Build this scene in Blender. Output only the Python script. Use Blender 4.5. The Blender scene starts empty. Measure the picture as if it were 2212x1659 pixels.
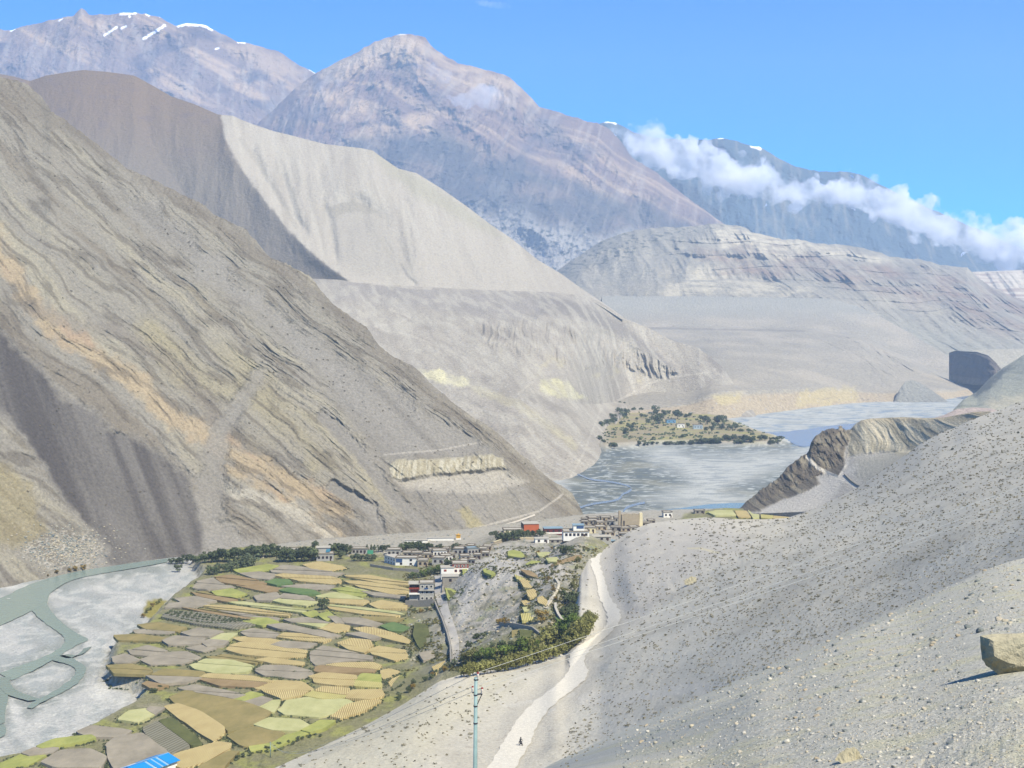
import bpy, math, random
import numpy as np
from mathutils import Vector
from mathutils.bvhtree import BVHTree
random.seed(7); RNG = np.random.default_rng(7)
sc = bpy.context.scene; COL = sc.collection
R = math.radians
# ------------------------------------------------------------------ camera, sky, sun, exposure
F = 3212.0; CX = 1106.0; HY = 700.0; CZ = 150.0     # focal length, centre column, eye level (in 2212-wide picture units); eye height
cam_d = bpy.data.cameras.new('camera'); cam = bpy.data.objects.new('camera', cam_d); COL.objects.link(cam)
cam.location = (0, 0, CZ); cam.rotation_euler = (R(90), 0, 0)
cam_d.sensor_width = 36; cam_d.lens = 36 * F / 2212; cam_d.shift_y = -129.5 / 2212
cam_d.clip_start = 0.2; cam_d.clip_end = 60000
sc.camera = cam
SUN_AZ = (0.66, -0.75); SUN_EL = R(51)
world = bpy.data.worlds.new("World"); sc.world = world; world.use_nodes = True
wn = world.node_tree; bg = wn.nodes['Background']
sky = wn.nodes.new('ShaderNodeTexSky'); sky.sky_type = 'NISHITA'; sky.sun_disc = False
sky.sun_elevation = SUN_EL; sky.sun_rotation = math.atan2(SUN_AZ[0], SUN_AZ[1])
sky.altitude = 3200; sky.air_density = 1.0; sky.dust_density = 0.0; sky.ozone_density = 3.0
tint = wn.nodes.new('ShaderNodeMix'); tint.data_type = 'RGBA'; tint.blend_type = 'MULTIPLY'; tint.inputs[0].default_value = 1.0
tint.inputs[7].default_value = (0.08, 0.57, 1.08, 1)
wn.links.new(sky.outputs[0], tint.inputs[6]); wn.links.new(tint.outputs[2], bg.inputs['Color'])
bg.inputs['Strength'].default_value = 0.12
sl = bpy.data.lights.new('sun', 'SUN'); sl.energy = 5.0; sl.angle = R(0.5); sl.color = (1.0, 0.94, 0.845)
sun = bpy.data.objects.new('sun', sl); COL.objects.link(sun)
sdir = Vector((SUN_AZ[0] * math.cos(SUN_EL), SUN_AZ[1] * math.cos(SUN_EL), math.sin(SUN_EL)))
sun.rotation_euler = (-sdir).to_track_quat('-Z', 'Y').to_euler(); sun.location = (200, -200, 600)
sc.view_settings.view_transform = 'Standard'; sc.view_settings.look = 'None'
sc.view_settings.exposure = 0.80; sc.view_settings.gamma = 1.0
sc.cycles.max_bounces = 6; sc.cycles.volume_bounces = 4; sc.cycles.volume_step_rate = 0.6; sc.cycles.volume_max_steps = 64; sc.cycles.diffuse_bounces = 3
sc.cycles.use_denoising = True; sc.cycles.use_adaptive_sampling = True

# ------------------------------------------------------------------ numeric helpers
def W(px, py, d):                       # picture column/row at a distance -> world point
    px, py, d = np.broadcast_arrays(np.asarray(px, float), np.asarray(py, float), np.asarray(d, float))
    return np.stack([(px - CX) / F * d, d, CZ - (py - HY) / F * d], -1)
def PL(px, py, z=0.0):                  # the point of the level plane z seen at px, py
    d = (CZ - z) * F / (np.asarray(py, float) - HY)
    return W(px, py, d)
def h3(ix, iy, iz, s):
    n = (ix.astype(np.int64) * 374761393 + iy.astype(np.int64) * 668265263 + iz.astype(np.int64) * 2147483647 + s * 1274126177) & 0xffffffff
    n = ((n ^ (n >> 13)) * 1274126177) & 0xffffffff
    n = ((n ^ (n >> 16)) * 2246822519) & 0xffffffff
    return ((n ^ (n >> 15)) & 0xffffff) / float(0xffffff)
def vn(x, y, z, s=0):
    x = np.asarray(x, float); y = np.asarray(y, float); z = np.zeros_like(x) + z
    fx, fy, fz = np.floor(x), np.floor(y), np.floor(z)
    u, v, w = x - fx, y - fy, z - fz
    u = u * u * (3 - 2 * u); v = v * v * (3 - 2 * v); w = w * w * (3 - 2 * w)
    o = 0
    for a in (0, 1):
        for b in (0, 1):
            for c in (0, 1):
                o = o + h3(fx + a, fy + b, fz + c, s) * (u if a else 1 - u) * (v if b else 1 - v) * (w if c else 1 - w)
    return o * 2 - 1
def vn2(x, y, s=0):                      # gradient noise
    x, y = np.broadcast_arrays(np.asarray(x, float), np.asarray(y, float))
    fx, fy = np.floor(x), np.floor(y); dx, dy = x - fx, y - fy; k = np.zeros_like(fx)
    u = dx ** 3 * (dx * (dx * 6 - 15) + 10); v = dy ** 3 * (dy * (dy * 6 - 15) + 10)
    def g(a, b):
        t = h3(fx + a, fy + b, k, s) * 6.2831853; return np.cos(t) * (dx - a) + np.sin(t) * (dy - b)
    return np.clip(1.55 * ((g(0, 0) * (1 - u) + g(1, 0) * u) * (1 - v) + (g(0, 1) * (1 - u) + g(1, 1) * u) * v), -1, 1)
def fb2(x, y, o=4, s=0, g=0.5):
    t = 0; a = 1; n = 0
    for i in range(o):
        c, q = math.cos(.5 + 1.1 * i), math.sin(.5 + 1.1 * i); t = t + a * vn2((x * c - y * q) * 2 ** i + 17.3 * i, (x * q + y * c) * 2 ** i - 9.1 * i, s + i); n += a; a *= g
    return t / n
def rid2(x, y, o=4, s=0, g=0.5):
    t = 0; a = 1; n = 0
    for i in range(o):
        c, q = math.cos(.35 + .9 * i), math.sin(.35 + .9 * i); t = t + a * (1 - 2 * np.abs(vn2((x * c - y * q) * 2 ** i + 7.7 * i, (x * q + y * c) * 2 ** i + 3.3 * i, s + i))); n += a; a *= g
    return t / n
def sst(a, b, x):
    t = np.clip((x - a) / (b - a), 0, 1); return t * t * (3 - 2 * t)
def mixc(c, col, m):
    return c * (1 - m[..., None]) + np.asarray(col) * m[..., None]
def sd_poly(x, y, poly):                # signed distance to a polygon, inside positive
    P = np.asarray(poly, float); x = np.asarray(x, float); y = np.asarray(y, float)
    d = np.full(x.shape, 1e18); ins = np.zeros(x.shape, bool); n = len(P)
    for i in range(n):
        ax, ay = P[i]; bx, by = P[(i + 1) % n]; ex, ey = bx - ax, by - ay
        t = np.clip(((x - ax) * ex + (y - ay) * ey) / (ex * ex + ey * ey + 1e-12), 0, 1)
        d = np.minimum(d, (x - ax - t * ex) ** 2 + (y - ay - t * ey) ** 2)
        c = ((ay > y) != (by > y)) & (x < (bx - ax) * (y - ay) / (by - ay + 1e-12) + ax)
        ins ^= c
    return np.where(ins, 1, -1) * np.sqrt(d)
def sd_line(x, y, pts):                 # distance to a polyline
    P = np.asarray(pts, float); d = np.full(np.shape(x), 1e18)
    for i in range(len(P) - 1):
        ax, ay = P[i]; ex, ey = P[i + 1] - P[i]
        t = np.clip(((x - ax) * ex + (y - ay) * ey) / (ex * ex + ey * ey + 1e-12), 0, 1)
        d = np.minimum(d, (x - ax - t * ex) ** 2 + (y - ay - t * ey) ** 2)
    return np.sqrt(d)
def curve(tab, xs, k=None):             # smooth-ish interpolation of a table of (x, value...) along x
    T = np.array(sorted(tab), float); out = [np.interp(xs, T[:, 0], T[:, j]) for j in range(1, T.shape[1])]
    return out

# ------------------------------------------------------------------ object helpers
def tag(o, label=None, cat=None, group=None, kind=None):
    if label: o['label'] = label
    if cat: o['category'] = cat
    if group: o['group'] = group
    if kind: o['kind'] = kind
    return o
def link(name, me, parent=None):
    o = bpy.data.objects.new(name, me); COL.objects.link(o)
    if parent is not None: o.parent = parent
    return o
def empty(name, loc, rz=0.0, scale=1.0):
    o = bpy.data.objects.new(name, None); COL.objects.link(o); o.location = loc; o.rotation_euler = (0, 0, rz); o.scale = (scale,) * 3
    o.empty_display_size = 0.5
    return o
def np_mesh(name, V, Q, mat, col=None, smooth=True):
    V = np.ascontiguousarray(V, dtype=np.float32).reshape(-1, 3); Q = np.ascontiguousarray(Q, dtype=np.int32)
    k = Q.shape[1]; me = bpy.data.meshes.new(name)
    me.vertices.add(len(V)); me.vertices.foreach_set('co', V.ravel())
    me.loops.add(Q.size); me.loops.foreach_set('vertex_index', Q.ravel())
    me.polygons.add(len(Q)); me.polygons.foreach_set('loop_start', np.arange(0, Q.size, k, dtype=np.int32))
    me.polygons.foreach_set('loop_total', np.full(len(Q), k, dtype=np.int32))
    me.update(calc_edges=True); me.validate()
    if smooth: me.polygons.foreach_set('use_smooth', np.ones(len(me.polygons), bool))
    if col is not None:
        a = me.color_attributes.new('Col', 'FLOAT_COLOR', 'POINT')
        c = np.ones((len(V), 4), np.float32); c[:, :3] = np.asarray(col).reshape(-1, 3)
        a.data.foreach_set('color', c.ravel())
    me.materials.append(mat)
    return me
def grid_quads(nu, nv):
    i = np.arange(nu * nv).reshape(nv, nu)
    return np.stack([i[:-1, :-1], i[:-1, 1:], i[1:, 1:], i[1:, :-1]], -1).reshape(-1, 4)

def nodes_of(name, rough=0.9, spec=0.2):
    m = bpy.data.materials.new(name); m.use_nodes = True; nt = m.node_tree; b = nt.nodes['Principled BSDF']
    b.inputs['Roughness'].default_value = rough; b.inputs['Specular IOR Level'].default_value = spec
    return m, nt, b
def N(nt, typ, **kw):
    n = nt.nodes.new(typ)
    for k, v in kw.items():
        if k in n.inputs: n.inputs[k].default_value = v
        else: setattr(n, k, v)
    return n
def ground_mat(name, fine, amp=0.25, bump=0.4, bscale=None, rough=0.95, speck=None):
    """albedo from the surface's colour attribute, broken up by grain; fine = grain size in metres"""
    m, nt, b = nodes_of(name, rough, 0.1); L = nt.links.new
    at = N(nt, 'ShaderNodeAttribute', attribute_name='Col'); tc = N(nt, 'ShaderNodeTexCoord')
    n1 = N(nt, 'ShaderNodeTexNoise', Scale=1.0 / fine, Detail=6.0, Roughness=0.7)
    L(tc.outputs['Object'], n1.inputs['Vector'])
    mr = N(nt, 'ShaderNodeMapRange'); mr.inputs[1].default_value = 0.3; mr.inputs[2].default_value = 0.7
    mr.inputs[3].default_value = 1 - amp; mr.inputs[4].default_value = 1 + amp
    L(n1.outputs['Fac'], mr.inputs[0])
    mx = N(nt, 'ShaderNodeMix', data_type='RGBA', blend_type='MULTIPLY'); mx.inputs[0].default_value = 1
    L(at.outputs['Color'], mx.inputs[6]); L(mr.outputs[0], mx.inputs[7]); out = mx.outputs[2]
    if speck:                            # (cell size, threshold, dark colour, light colour): stones of their own colour
        vo = N(nt, 'ShaderNodeTexVoronoi', Scale=1.0 / speck[0]); L(tc.outputs['Object'], vo.inputs['Vector'])
        lt = N(nt, 'ShaderNodeMath', operation='LESS_THAN'); lt.inputs[1].default_value = speck[1]; L(vo.outputs['Distance'], lt.inputs[0])
        cr = N(nt, 'ShaderNodeValToRGB'); cr.color_ramp.elements[0].color = (*speck[2], 1); cr.color_ramp.elements[1].color = (*speck[3], 1)
        sp = N(nt, 'ShaderNodeSeparateColor'); L(vo.outputs['Color'], sp.inputs[0]); L(sp.outputs[0], cr.inputs[0])
        m2 = N(nt, 'ShaderNodeMix', data_type='RGBA'); L(lt.outputs[0], m2.inputs[0]); L(out, m2.inputs[6]); L(cr.outputs[0], m2.inputs[7]); out = m2.outputs[2]
    L(out, b.inputs['Base Color'])
    n2 = N(nt, 'ShaderNodeTexNoise', Scale=1.0 / (bscale or fine * 2), Detail=8.0, Roughness=0.65); L(tc.outputs['Object'], n2.inputs['Vector'])
    bp = N(nt, 'ShaderNodeBump', Strength=bump, Distance=(bscale or fine * 2)); L(n2.outputs['Fac'], bp.inputs['Height']); L(bp.outputs[0], b.inputs['Normal'])
    return m

def gsm(v, dx, sig):                     # gaussian smoothing of a sampled curve
    if sig <= 0: return v
    n = max(1, int(3 * sig / dx)); k = np.exp(-0.5 * (np.arange(-n, n + 1) * dx / sig) ** 2); k /= k.sum()
    lo = v[0] + (v[0] - v[1:n + 1][::-1]) if len(v) > n else v[:1]; hi = v[-1] + (v[-1] - v[-n - 1:-1][::-1])
    return np.convolve(np.concatenate([lo, v, hi]), k, 'valid')
def loft(name, rows, x0, x1, nx, nvs, mat, disp=None, colf=None, back=None, front=None, smooth=True, crest=0, sd=28, sy=14, cs=1.2):
    """rows: list of tables (px, py, distance), near to far or top to bottom; each spans all columns.
    disp(px, py, t, P) -> displacement (world xyz); colf(px, py, t, P, slope) -> rgb albedo"""
    xs = np.linspace(x0, x1, nx); pts = []
    for ri, r in enumerate(rows):
        y, d = curve([q[:3] for q in r], xs); dx = xs[1] - xs[0]
        pts.append(W(xs, gsm(y, dx, cs if ri == crest else sy), gsm(d, dx, sd)))
    if front is not None: pts.insert(0, pts[0] + np.array(front)); nvs = [2] + list(nvs)
    if back is not None:
        pts.append(pts[-1] + np.array(back)); nvs = list(nvs) + [6]
    pts = np.array(pts); K = len(pts); segs = []; ts = []
    off = 1 if front is not None else 0
    for k in range(K - 1):
        n = nvs[k]; t = np.linspace(0, 1, n, endpoint=(k == K - 2))
        segs.append(pts[k][None] * (1 - t[:, None, None]) + pts[k + 1][None] * t[:, None, None]); ts.append(t + k - off)
    P = np.concatenate(segs, 0); T = np.concatenate(ts)[:, None] * np.ones(nx)[None]
    d0 = P[..., 1]; px = CX + P[..., 0] / d0 * F; py = HY - (P[..., 2] - CZ) / d0 * F
    if disp is not None: P = P + disp(px, py, T, P)
    gu = np.gradient(P, axis=1); gv = np.gradient(P, axis=0); nn = np.cross(gu, gv)
    nn /= (np.linalg.norm(nn, axis=-1, keepdims=True) + 1e-9)
    col = colf(px, py, T, P, np.abs(nn[..., 2])) if colf else np.full(P.shape, 0.35)
    col = np.clip(col, 0.01, 0.95)
    Q = grid_quads(nx, P.shape[0])
    if nn[..., 2].mean() < 0: Q = Q[:, ::-1]
    me = np_mesh(name, P, Q, mat, col, smooth)
    o = link(name, me); tag(o, kind='structure')
    if name in ('hill_banded_mountain', 'hill_road_slope', 'hill_fort_rock', 'ground_stony_slope'): o_tree[name] = BVHTree.FromPolygons(P.reshape(-1, 3).tolist(), Q.tolist())
    return o
o_tree = {}
def hit(px, py, *names):
    o = Vector((0, 0, CZ)); dr = Vector(((px - CX) / F, 1, -(py - HY) / F)).normalized(); best = None
    for n in names:
        r = o_tree[n].ray_cast(o, dr)
        if r[0] is not None and (best is None or r[3] < best[1]): best = (r[0], r[3])
    return best[0] if best else None
def drop(x, y, *names, default=None):
    best = None
    for n in names:
        r = o_tree[n].ray_cast(Vector((x, y, 3000)), Vector((0, 0, -1)))
        if r[0] is not None and (best is None or r[0].z > best): best = r[0].z
    return default if best is None else best
def c8(r, g, b):                         # picture-like 0..255 colour to linear
    f = lambda v: ((v / 255 + 0.055) / 1.055) ** 2.4 if v > 10 else v / 255 / 12.92
    return np.array([f(r), f(g), f(b)])
AF = np.array([0.612, 0.590, 0.512])                                # picture tone -> albedo
def A(r, g, b, k=1.0): return c8(r, g, b) * AF * k
def pmask(px, py, poly, soft=6.0, wob=0.0, sc_=40.0, s=5):
    if wob: px = px + wob * fb2(px / sc_, py / sc_, 3, s); py = py + wob * fb2(px / sc_ + 9, py / sc_ + 4, 3, s + 1)
    return sst(-soft, soft, sd_poly(px, py, poly))
def along_ray(P, k):                     # move surface points towards / away from the eye point by k metres
    v = P - np.array([0, 0, CZ]); v /= np.linalg.norm(v, axis=-1, keepdims=True)
    return v * k[..., None]

# ================================================================== ground beyond everything
far_m = ground_mat('far_ground_soil', 60, 0.2, 0.3)
V4 = np.array([[-26000, 8500, -40], [26000, 8500, -40], [26000, 40000, -40], [-26000, 40000, -40]])
link('far_ground', np_mesh('far_ground', V4, np.array([[0, 1, 2, 3]]), far_m, np.full((4, 3), 0.22), False))['kind'] = 'structure'

# ================================================================== far mountains
MT_C = [(-200, 90), (-60, 75), (0, 64), (25, 67), (55, 58), (100, 47), (135, 40), (160, 36), (168, 26), (176, 19), (184, 24), (192, 34), (215, 33), (265, 30), (290, 29), (320, 33), (345, 38), (362, 50), (378, 58), (400, 53), (425, 51), (445, 57), (460, 66), (490, 78), (515, 92), (545, 97), (575, 106), (600, 112), (625, 128), (650, 145), (680, 158), (760, 190), (900, 260), (1100, 330)]
MT_A = [(400, 420), (520, 300), (600, 230), (640, 190), (680, 162), (700, 150), (740, 128), (775, 112), (810, 92), (845, 80), (865, 73), (880, 75), (905, 79), (920, 84), (930, 98), (945, 112), (965, 125), (990, 138), (1030, 148), (1070, 158), (1100, 168), (1125, 190), (1150, 215), (1165, 232), (1190, 240), (1230, 252), (1265, 262), (1290, 268), (1315, 280), (1340, 305), (1365, 340), (1385, 355), (1420, 375), (1460, 410), (1500, 440), (1540, 468), (1580, 495), (1620, 515), (1700, 560)]
MT_B = [(1200, 420), (1300, 330), (1380, 345), (1430, 372), (1480, 385), (1540, 395), (1600, 402), (1700, 405), (1800, 415), (1900, 432), (1960, 458), (1990, 474), (2030, 492), (2070, 512), (2110, 532), (2150, 556), (2180, 572), (2212, 580), (2300, 610)]
MT_D = [(1100, 330), (1230, 285), (1290, 270), (1310, 263), (1330, 266), (1370, 288), (1420, 300), (1480, 302), (1530, 304), (1560, 299), (1590, 306), (1625, 318), (1640, 318), (1655, 326), (1680, 342), (1720, 362), (1770, 372), (1830, 372), (1860, 378), (1900, 400), (1960, 430), (2050, 470), (2212, 540), (2350, 600)]
def mtn_disp(amp, sx, sz, seed, dip=0.0):
    def f(px, py, T, P):
        x, z = P[..., 0], P[..., 2]; w = sx * 0.5 * fb2(x / sx / 2, z / sz / 2, 3, seed + 9)
        n = rid2((x + w + dip * z) / sx, z / sz, 5, seed, 0.55) * 0.6 + rid2((x - dip * z) / sx * 0.4, z / sz * 0.5, 3, seed + 3) * 1.1
        n = n + .13 * rid2((x + dip * z) / sx * 4.2, z / sz * 4.2, 4, seed + 7, .65); k = -amp * .8 * n * np.clip(T * 6 + 0.25, 0, 1) * (T <= 2.01)
        D = along_ray(P, k)
        D[..., 2] += amp * 0.045 * rid2(x / sx * 3.3, x * 0 + seed, 4, seed + 5) * np.exp(-((T - 0.0) * 5) ** 2)
        return D
    return f
mt_mat = ground_mat('mountain_rock', 60, 0.16, 0.7, 60)
def mtn(name, crest, dc, base_y, db, x0, x1, nx, n1, n2, amp, sx, sz, seed, colf, dip=0.0):
    mid = [(x, y * 0.5 + base_y * 0.5, dc * 0.45 + db * 0.55) for x, y in crest]
    rows = [[(x, y, dc) for x, y in crest], mid, [(x0, base_y, db), (x1, base_y, db)]]
    return loft(name, rows, x0, x1, nx, (n1, n2), mt_mat, mtn_disp(amp, sx, sz, seed, dip), colf, back=(0, 1800, -1200))
SNOW = np.array([0.9, 0.92, 0.95])
def col_C(px, py, T, P, sl):
    x, z = P[..., 0], P[..., 2]
    s = z + 0.55 * x; band = fb2(s / 90, x / 900, 4, 21)
    c = mixc(mixc(np.ones(P.shape) * A(150, 136, 134), A(200, 178, 156), sst(-0.1, 0.5, band)), A(112, 106, 116), sst(0.05, 0.5, fb2(x / 400, z / 260, 4, 25)))
    g = rid2((x + 0.25 * z) / 150, z / 900, 4, 31); c = mixc(c, A(205, 200, 196), sst(0.5, 0.85, g) * 0.3)
    c = mixc(c, A(206, 184, 160), pmask(px, py, [(470, 95), (540, 98), (620, 130), (660, 158), (590, 165), (520, 130)], 10, 12) * 0.6)
    sn = 0
    for q, wd in (([(226, 76), (240, 68), (252, 60)], 3.5), ([(262, 62), (268, 60), (272, 58)], 2.5), ([(310, 84), (330, 72), (356, 57)], 4.5), ([(260, 33), (285, 30), (292, 31)], 4.0), ([(316, 33), (322, 34)], 3),
                  ([(385, 58), (405, 55), (425, 53), (442, 58), (458, 66)], 4.5), ([(515, 92), (528, 95)], 3), ([(24, 67), (32, 65)], 2.5), ([(128, 46), (135, 43)], 2), ([(466, 106), (472, 104)], 2.5), ([(668, 152), (684, 159)], 2.5), ([(278, 32), (280, 38)], 3)):
        sn = np.maximum(sn, sst(1.4, -0.6, sd_line(px, py, q) - wd * (0.55 + 0.5 * fb2(px / 5, py / 5, 2, 4))))
    sn = np.maximum(sn, sst(0.50, 0.62, fb2(px / 7, py / 5, 3, 77)) * pmask(px, py, [(215, 32), (352, 36), (368, 60), (330, 62), (220, 56)], 8))
    c = mixc(c, SNOW, np.clip(sn, 0, 1)); return c
def col_A(px, py, T, P, sl):
    x, z = P[..., 0], P[..., 2]
    band = fb2((z + 0.5 * x + 160 * fb2(x / 700, z / 700, 2, 3)) / 75, x / 1000, 4, 22)
    c = mixc(np.ones(P.shape) * A(148, 128, 120), A(204, 180, 152), sst(-0.1, 0.4, band) * 0.8)
    c = mixc(c, A(112, 108, 116), sst(0.0, 0.45, fb2(x / 500, z / 350, 4, 26)) * 0.7)
    c = mixc(c, A(212, 196, 176), pmask(px, py, [(860, 76), (700, 152), (690, 170), (800, 130), (900, 110), (960, 124)], 6, 8) * 0.7)
    tan = np.clip(pmask(px, py, [(690, 160), (760, 122), (860, 78), (930, 100), (965, 128), (900, 128), (800, 150), (700, 185)], 8, 12) + pmask(px, py, [(735, 300), (800, 275), (880, 250), (950, 232), (975, 240), (900, 285), (800, 320), (740, 325)], 10, 14) + pmask(px, py, [(940, 130), (1040, 150), (1110, 170), (1165, 235), (1100, 225), (1000, 190), (950, 180)], 12, 16) + .7 * pmask(px, py, [(690, 200), (760, 190), (800, 240), (720, 270)], 12, 16), 0, 1)
    c = mixc(c, A(210, 186, 156), tan * sst(-.6, .3, fb2(x / 160, z / 90, 4, 29)) * .85)
    veg = pmask(px, py, [(720, 330), (760, 300), (900, 290), (960, 280), (1010, 300), (1100, 330), (1230, 390), (1400, 440), (1600, 520), (1700, 620), (1200, 620), (900, 420)], 25, 40, 90)
    c = mixc(c, mixc(np.ones(P.shape) * A(88, 90, 90), A(132, 120, 112), sst(-.1, .5, fb2(x / 260, z / 200, 4, 28))), veg * 0.85)
    dot = sst(0.1, 0.35, fb2(x / 32, z / 22, 3, 44))
    low = pmask(px, py, [(1000, 440), (1130, 470), (1250, 500), (1400, 500), (1420, 600), (1200, 620), (1060, 520)], 25, 30, 60)
    c = mixc(c, A(190, 186, 180), low * 0.8); c = mixc(c, A(70, 78, 66), low * dot * 0.9)
    g = rid2((x - 0.35 * z) / 130, z / 800, 4, 33); c = mixc(c, A(214, 206, 196), sst(0.55, 0.9, g) * (1 - 0.5 * veg) * 0.3)
    c = mixc(c, SNOW, pmask(px, py, [(855, 76), (866, 71), (878, 76)], 1.5, 2, 6) * 0.5); return c
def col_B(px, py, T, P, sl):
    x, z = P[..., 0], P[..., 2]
    c = mixc(np.ones(P.shape) * A(92, 112, 128), A(128, 136, 138), sst(0.1, 0.55, fb2(x / 300, z / 300, 5, 27)) * 0.7)  # bluish rock colour stands in for the extra haze at this distance
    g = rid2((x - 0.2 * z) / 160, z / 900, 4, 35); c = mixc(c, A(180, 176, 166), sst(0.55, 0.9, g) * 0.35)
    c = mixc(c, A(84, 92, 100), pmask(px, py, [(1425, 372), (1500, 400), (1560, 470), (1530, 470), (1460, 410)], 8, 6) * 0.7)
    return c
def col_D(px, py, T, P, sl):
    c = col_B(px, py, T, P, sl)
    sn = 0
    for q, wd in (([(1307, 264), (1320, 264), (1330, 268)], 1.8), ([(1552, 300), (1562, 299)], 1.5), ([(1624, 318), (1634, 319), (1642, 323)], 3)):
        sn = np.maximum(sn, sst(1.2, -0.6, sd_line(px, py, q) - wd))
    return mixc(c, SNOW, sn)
mtn('mountain_snow_ridge', MT_C, 12500, 420, 10800, -200, 1100, 650, 240, 120, 300, 520, 900, 101, col_C, 0.2)
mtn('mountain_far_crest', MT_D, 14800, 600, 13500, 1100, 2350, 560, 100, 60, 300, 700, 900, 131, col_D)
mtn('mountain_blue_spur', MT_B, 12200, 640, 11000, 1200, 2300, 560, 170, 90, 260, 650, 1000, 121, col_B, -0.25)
mtn('mountain_banded_peak', MT_A, 10200, 640, 8900, 400, 1700, 700, 330, 180, 280, 480, 850, 111, col_A, -0.3)

# ================================================================== badlands and far mesas (inside the haze)
BLC = [(1100, 640), (1180, 600), (1215, 578), (1250, 555), (1300, 522), (1340, 505), (1380, 498), (1420, 494), (1455, 492), (1500, 491), (1530, 486), (1550, 485), (1580, 488), (1610, 493), (1625, 505), (1660, 512), (1690, 520), (1720, 519), (1760, 526), (1800, 530), (1840, 533), (1870, 540), (1900, 548), (1920, 556), (1960, 560), (2010, 564), (2030, 574), (2060, 578), (2090, 580), (2110, 598), (2140, 620), (2180, 640), (2212, 650), (2350, 690)]
bl_mat = ground_mat('badland_rock', 18, 0.22, 0.7, 22)
def bl_disp(px, py, T, P):
    x, z = P[..., 0], P[..., 2]; v = np.clip(T, 0, 2)
    cliff = pmask(px, py, [(1450, 500), (1620, 488), (2100, 575), (2350, 690), (2350, 800), (2050, 700), (1800, 640), (1600, 600), (1450, 560)], 20, 20, 60)
    k = -100 * rid2(x / 200 + 0.4 * fb2(x / 500, z / 300, 3, 8), z / 420, 4, 51) * np.clip(v * 4 + .1, 0, 1)
    k += -62 * cliff * (.35 + .65 * np.abs(rid2(x / 30 + .5 * fb2(x / 90, z / 60, 3, 6), z / 200, 4, 52))) * sst(-.2, .4, fb2(x / 260, z / 60, 3, 57)) * np.clip(v * 5 + .25, 0, 1)
    k += 4 * cliff * np.sign(vn2(z / 26 + fb2(x / 300, z / 300, 2, 2), 0 * x, 9)) * np.clip(v * 5, 0, 1)
    k = k * (T <= 2.01) * sst(2.0, 1.6, T)
    D = along_ray(P, k); D[..., 2] += 7 * rid2(x / 90, x * 0, 4, 54) * np.exp(-(T * 6) ** 2); return D
def bl_col(px, py, T, P, sl):
    x, z = P[..., 0], P[..., 2]
    c = np.ones(P.shape) * A(168, 163, 150)
    c = mixc(c, A(188, 180, 162), sst(0, .5, fb2(x / 300, z / 130, 4, 61)))
    red = pmask(px, py, [(1500, 540), (1600, 520), (1750, 545), (1900, 570), (2120, 600), (2300, 650), (2300, 760), (2120, 700), (1950, 650), (1780, 600), (1560, 600)], 18, 22, 60)
    c = mixc(c, A(166, 144, 128), red * sst(-0.5, .5, fb2(x / 120, z / 40, 4, 62)) * 0.9)
    wh = pmask(px, py, [(1540, 492), (1620, 500), (1720, 522), (1920, 560), (1900, 572), (1760, 545), (1680, 560), (1560, 535)], 8, 14, 40)
    wh = np.maximum(wh, pmask(px, py, [(1400, 640), (1470, 600), (1530, 575), (1580, 590), (1680, 605), (1760, 635), (1700, 645), (1560, 640)], 10, 26, 40) * 0.8)
    c = mixc(c, A(224, 214, 190), wh * sst(-.6, .3, fb2(x / 90, z / 14, 3, 63)))
    c = mixc(c, A(140, 130, 120), sst(.2, .6, fb2(z / 11 + x / 700, x / 900, 3, 64)) * 0.5 * (.3 + .7 * red)); c = mixc(c, A(128, 118, 110), sst(.35, .75, rid2(x / 30 + .5 * fb2(x / 90, z / 60, 3, 6), z / 120, 4, 52)) * .45 * red)
    c = mixc(c, A(210, 202, 184), sst(.4, .8, rid2((x + .3 * z) / 60, z / 260, 4, 66)) * .35)
    veg = pmask(px, py, [(1180, 600), (1300, 515), (1540, 480), (1580, 492), (1450, 520), (1350, 560)], 12, 18, 40)
    c = mixc(c, A(96, 98, 84), veg * sst(.05, .3, fb2(x / 20, z / 12, 3, 65)) * 0.8)
    gr = pmask(px, py, [(1850, 700), (1900, 690), (2212, 760), (2300, 860), (2000, 860)], 30, 30)
    return mixc(c, A(176, 176, 164), gr * .6)
loft('hill_badlands', [[(x, y, 5600) for x, y in BLC], [(1100, 660, 4900), (1400, 600, 4950), (1800, 605, 4900), (2000, 680, 4600), (2350, 740, 4600)],
     [(1100, 700, 4350), (1300, 668, 4350), (1800, 668, 4300), (1900, 730, 4000), (2000, 800, 3800), (2060, 830, 3650), (2350, 840, 3650)]],
     1100, 2350, 760, (200, 150), bl_mat, bl_disp, bl_col, back=(0, 500, -350))
def pm_col(px, py, T, P, sl):
    x, z = P[..., 0], P[..., 2]
    return mixc(np.ones(P.shape) * A(222, 212, 196), A(180, 160, 146), sst(-.1, .5, fb2(z / 12, x / 200, 3, 71)))
loft('cliff_pale_mesa', [[(2080, 588, 6300), (2212, 583, 6300), (2350, 580, 6300)], [(2080, 650, 6000), (2350, 660, 6000)]], 2080, 2350, 160, (70,), bl_mat,
     lambda px, py, T, P: along_ray(P, -50 * rid2(P[..., 0] / 90, P[..., 2] / 600, 4, 72) * (T > .02) * (T <= 1)), pm_col, back=(0, 500, 0))

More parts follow.
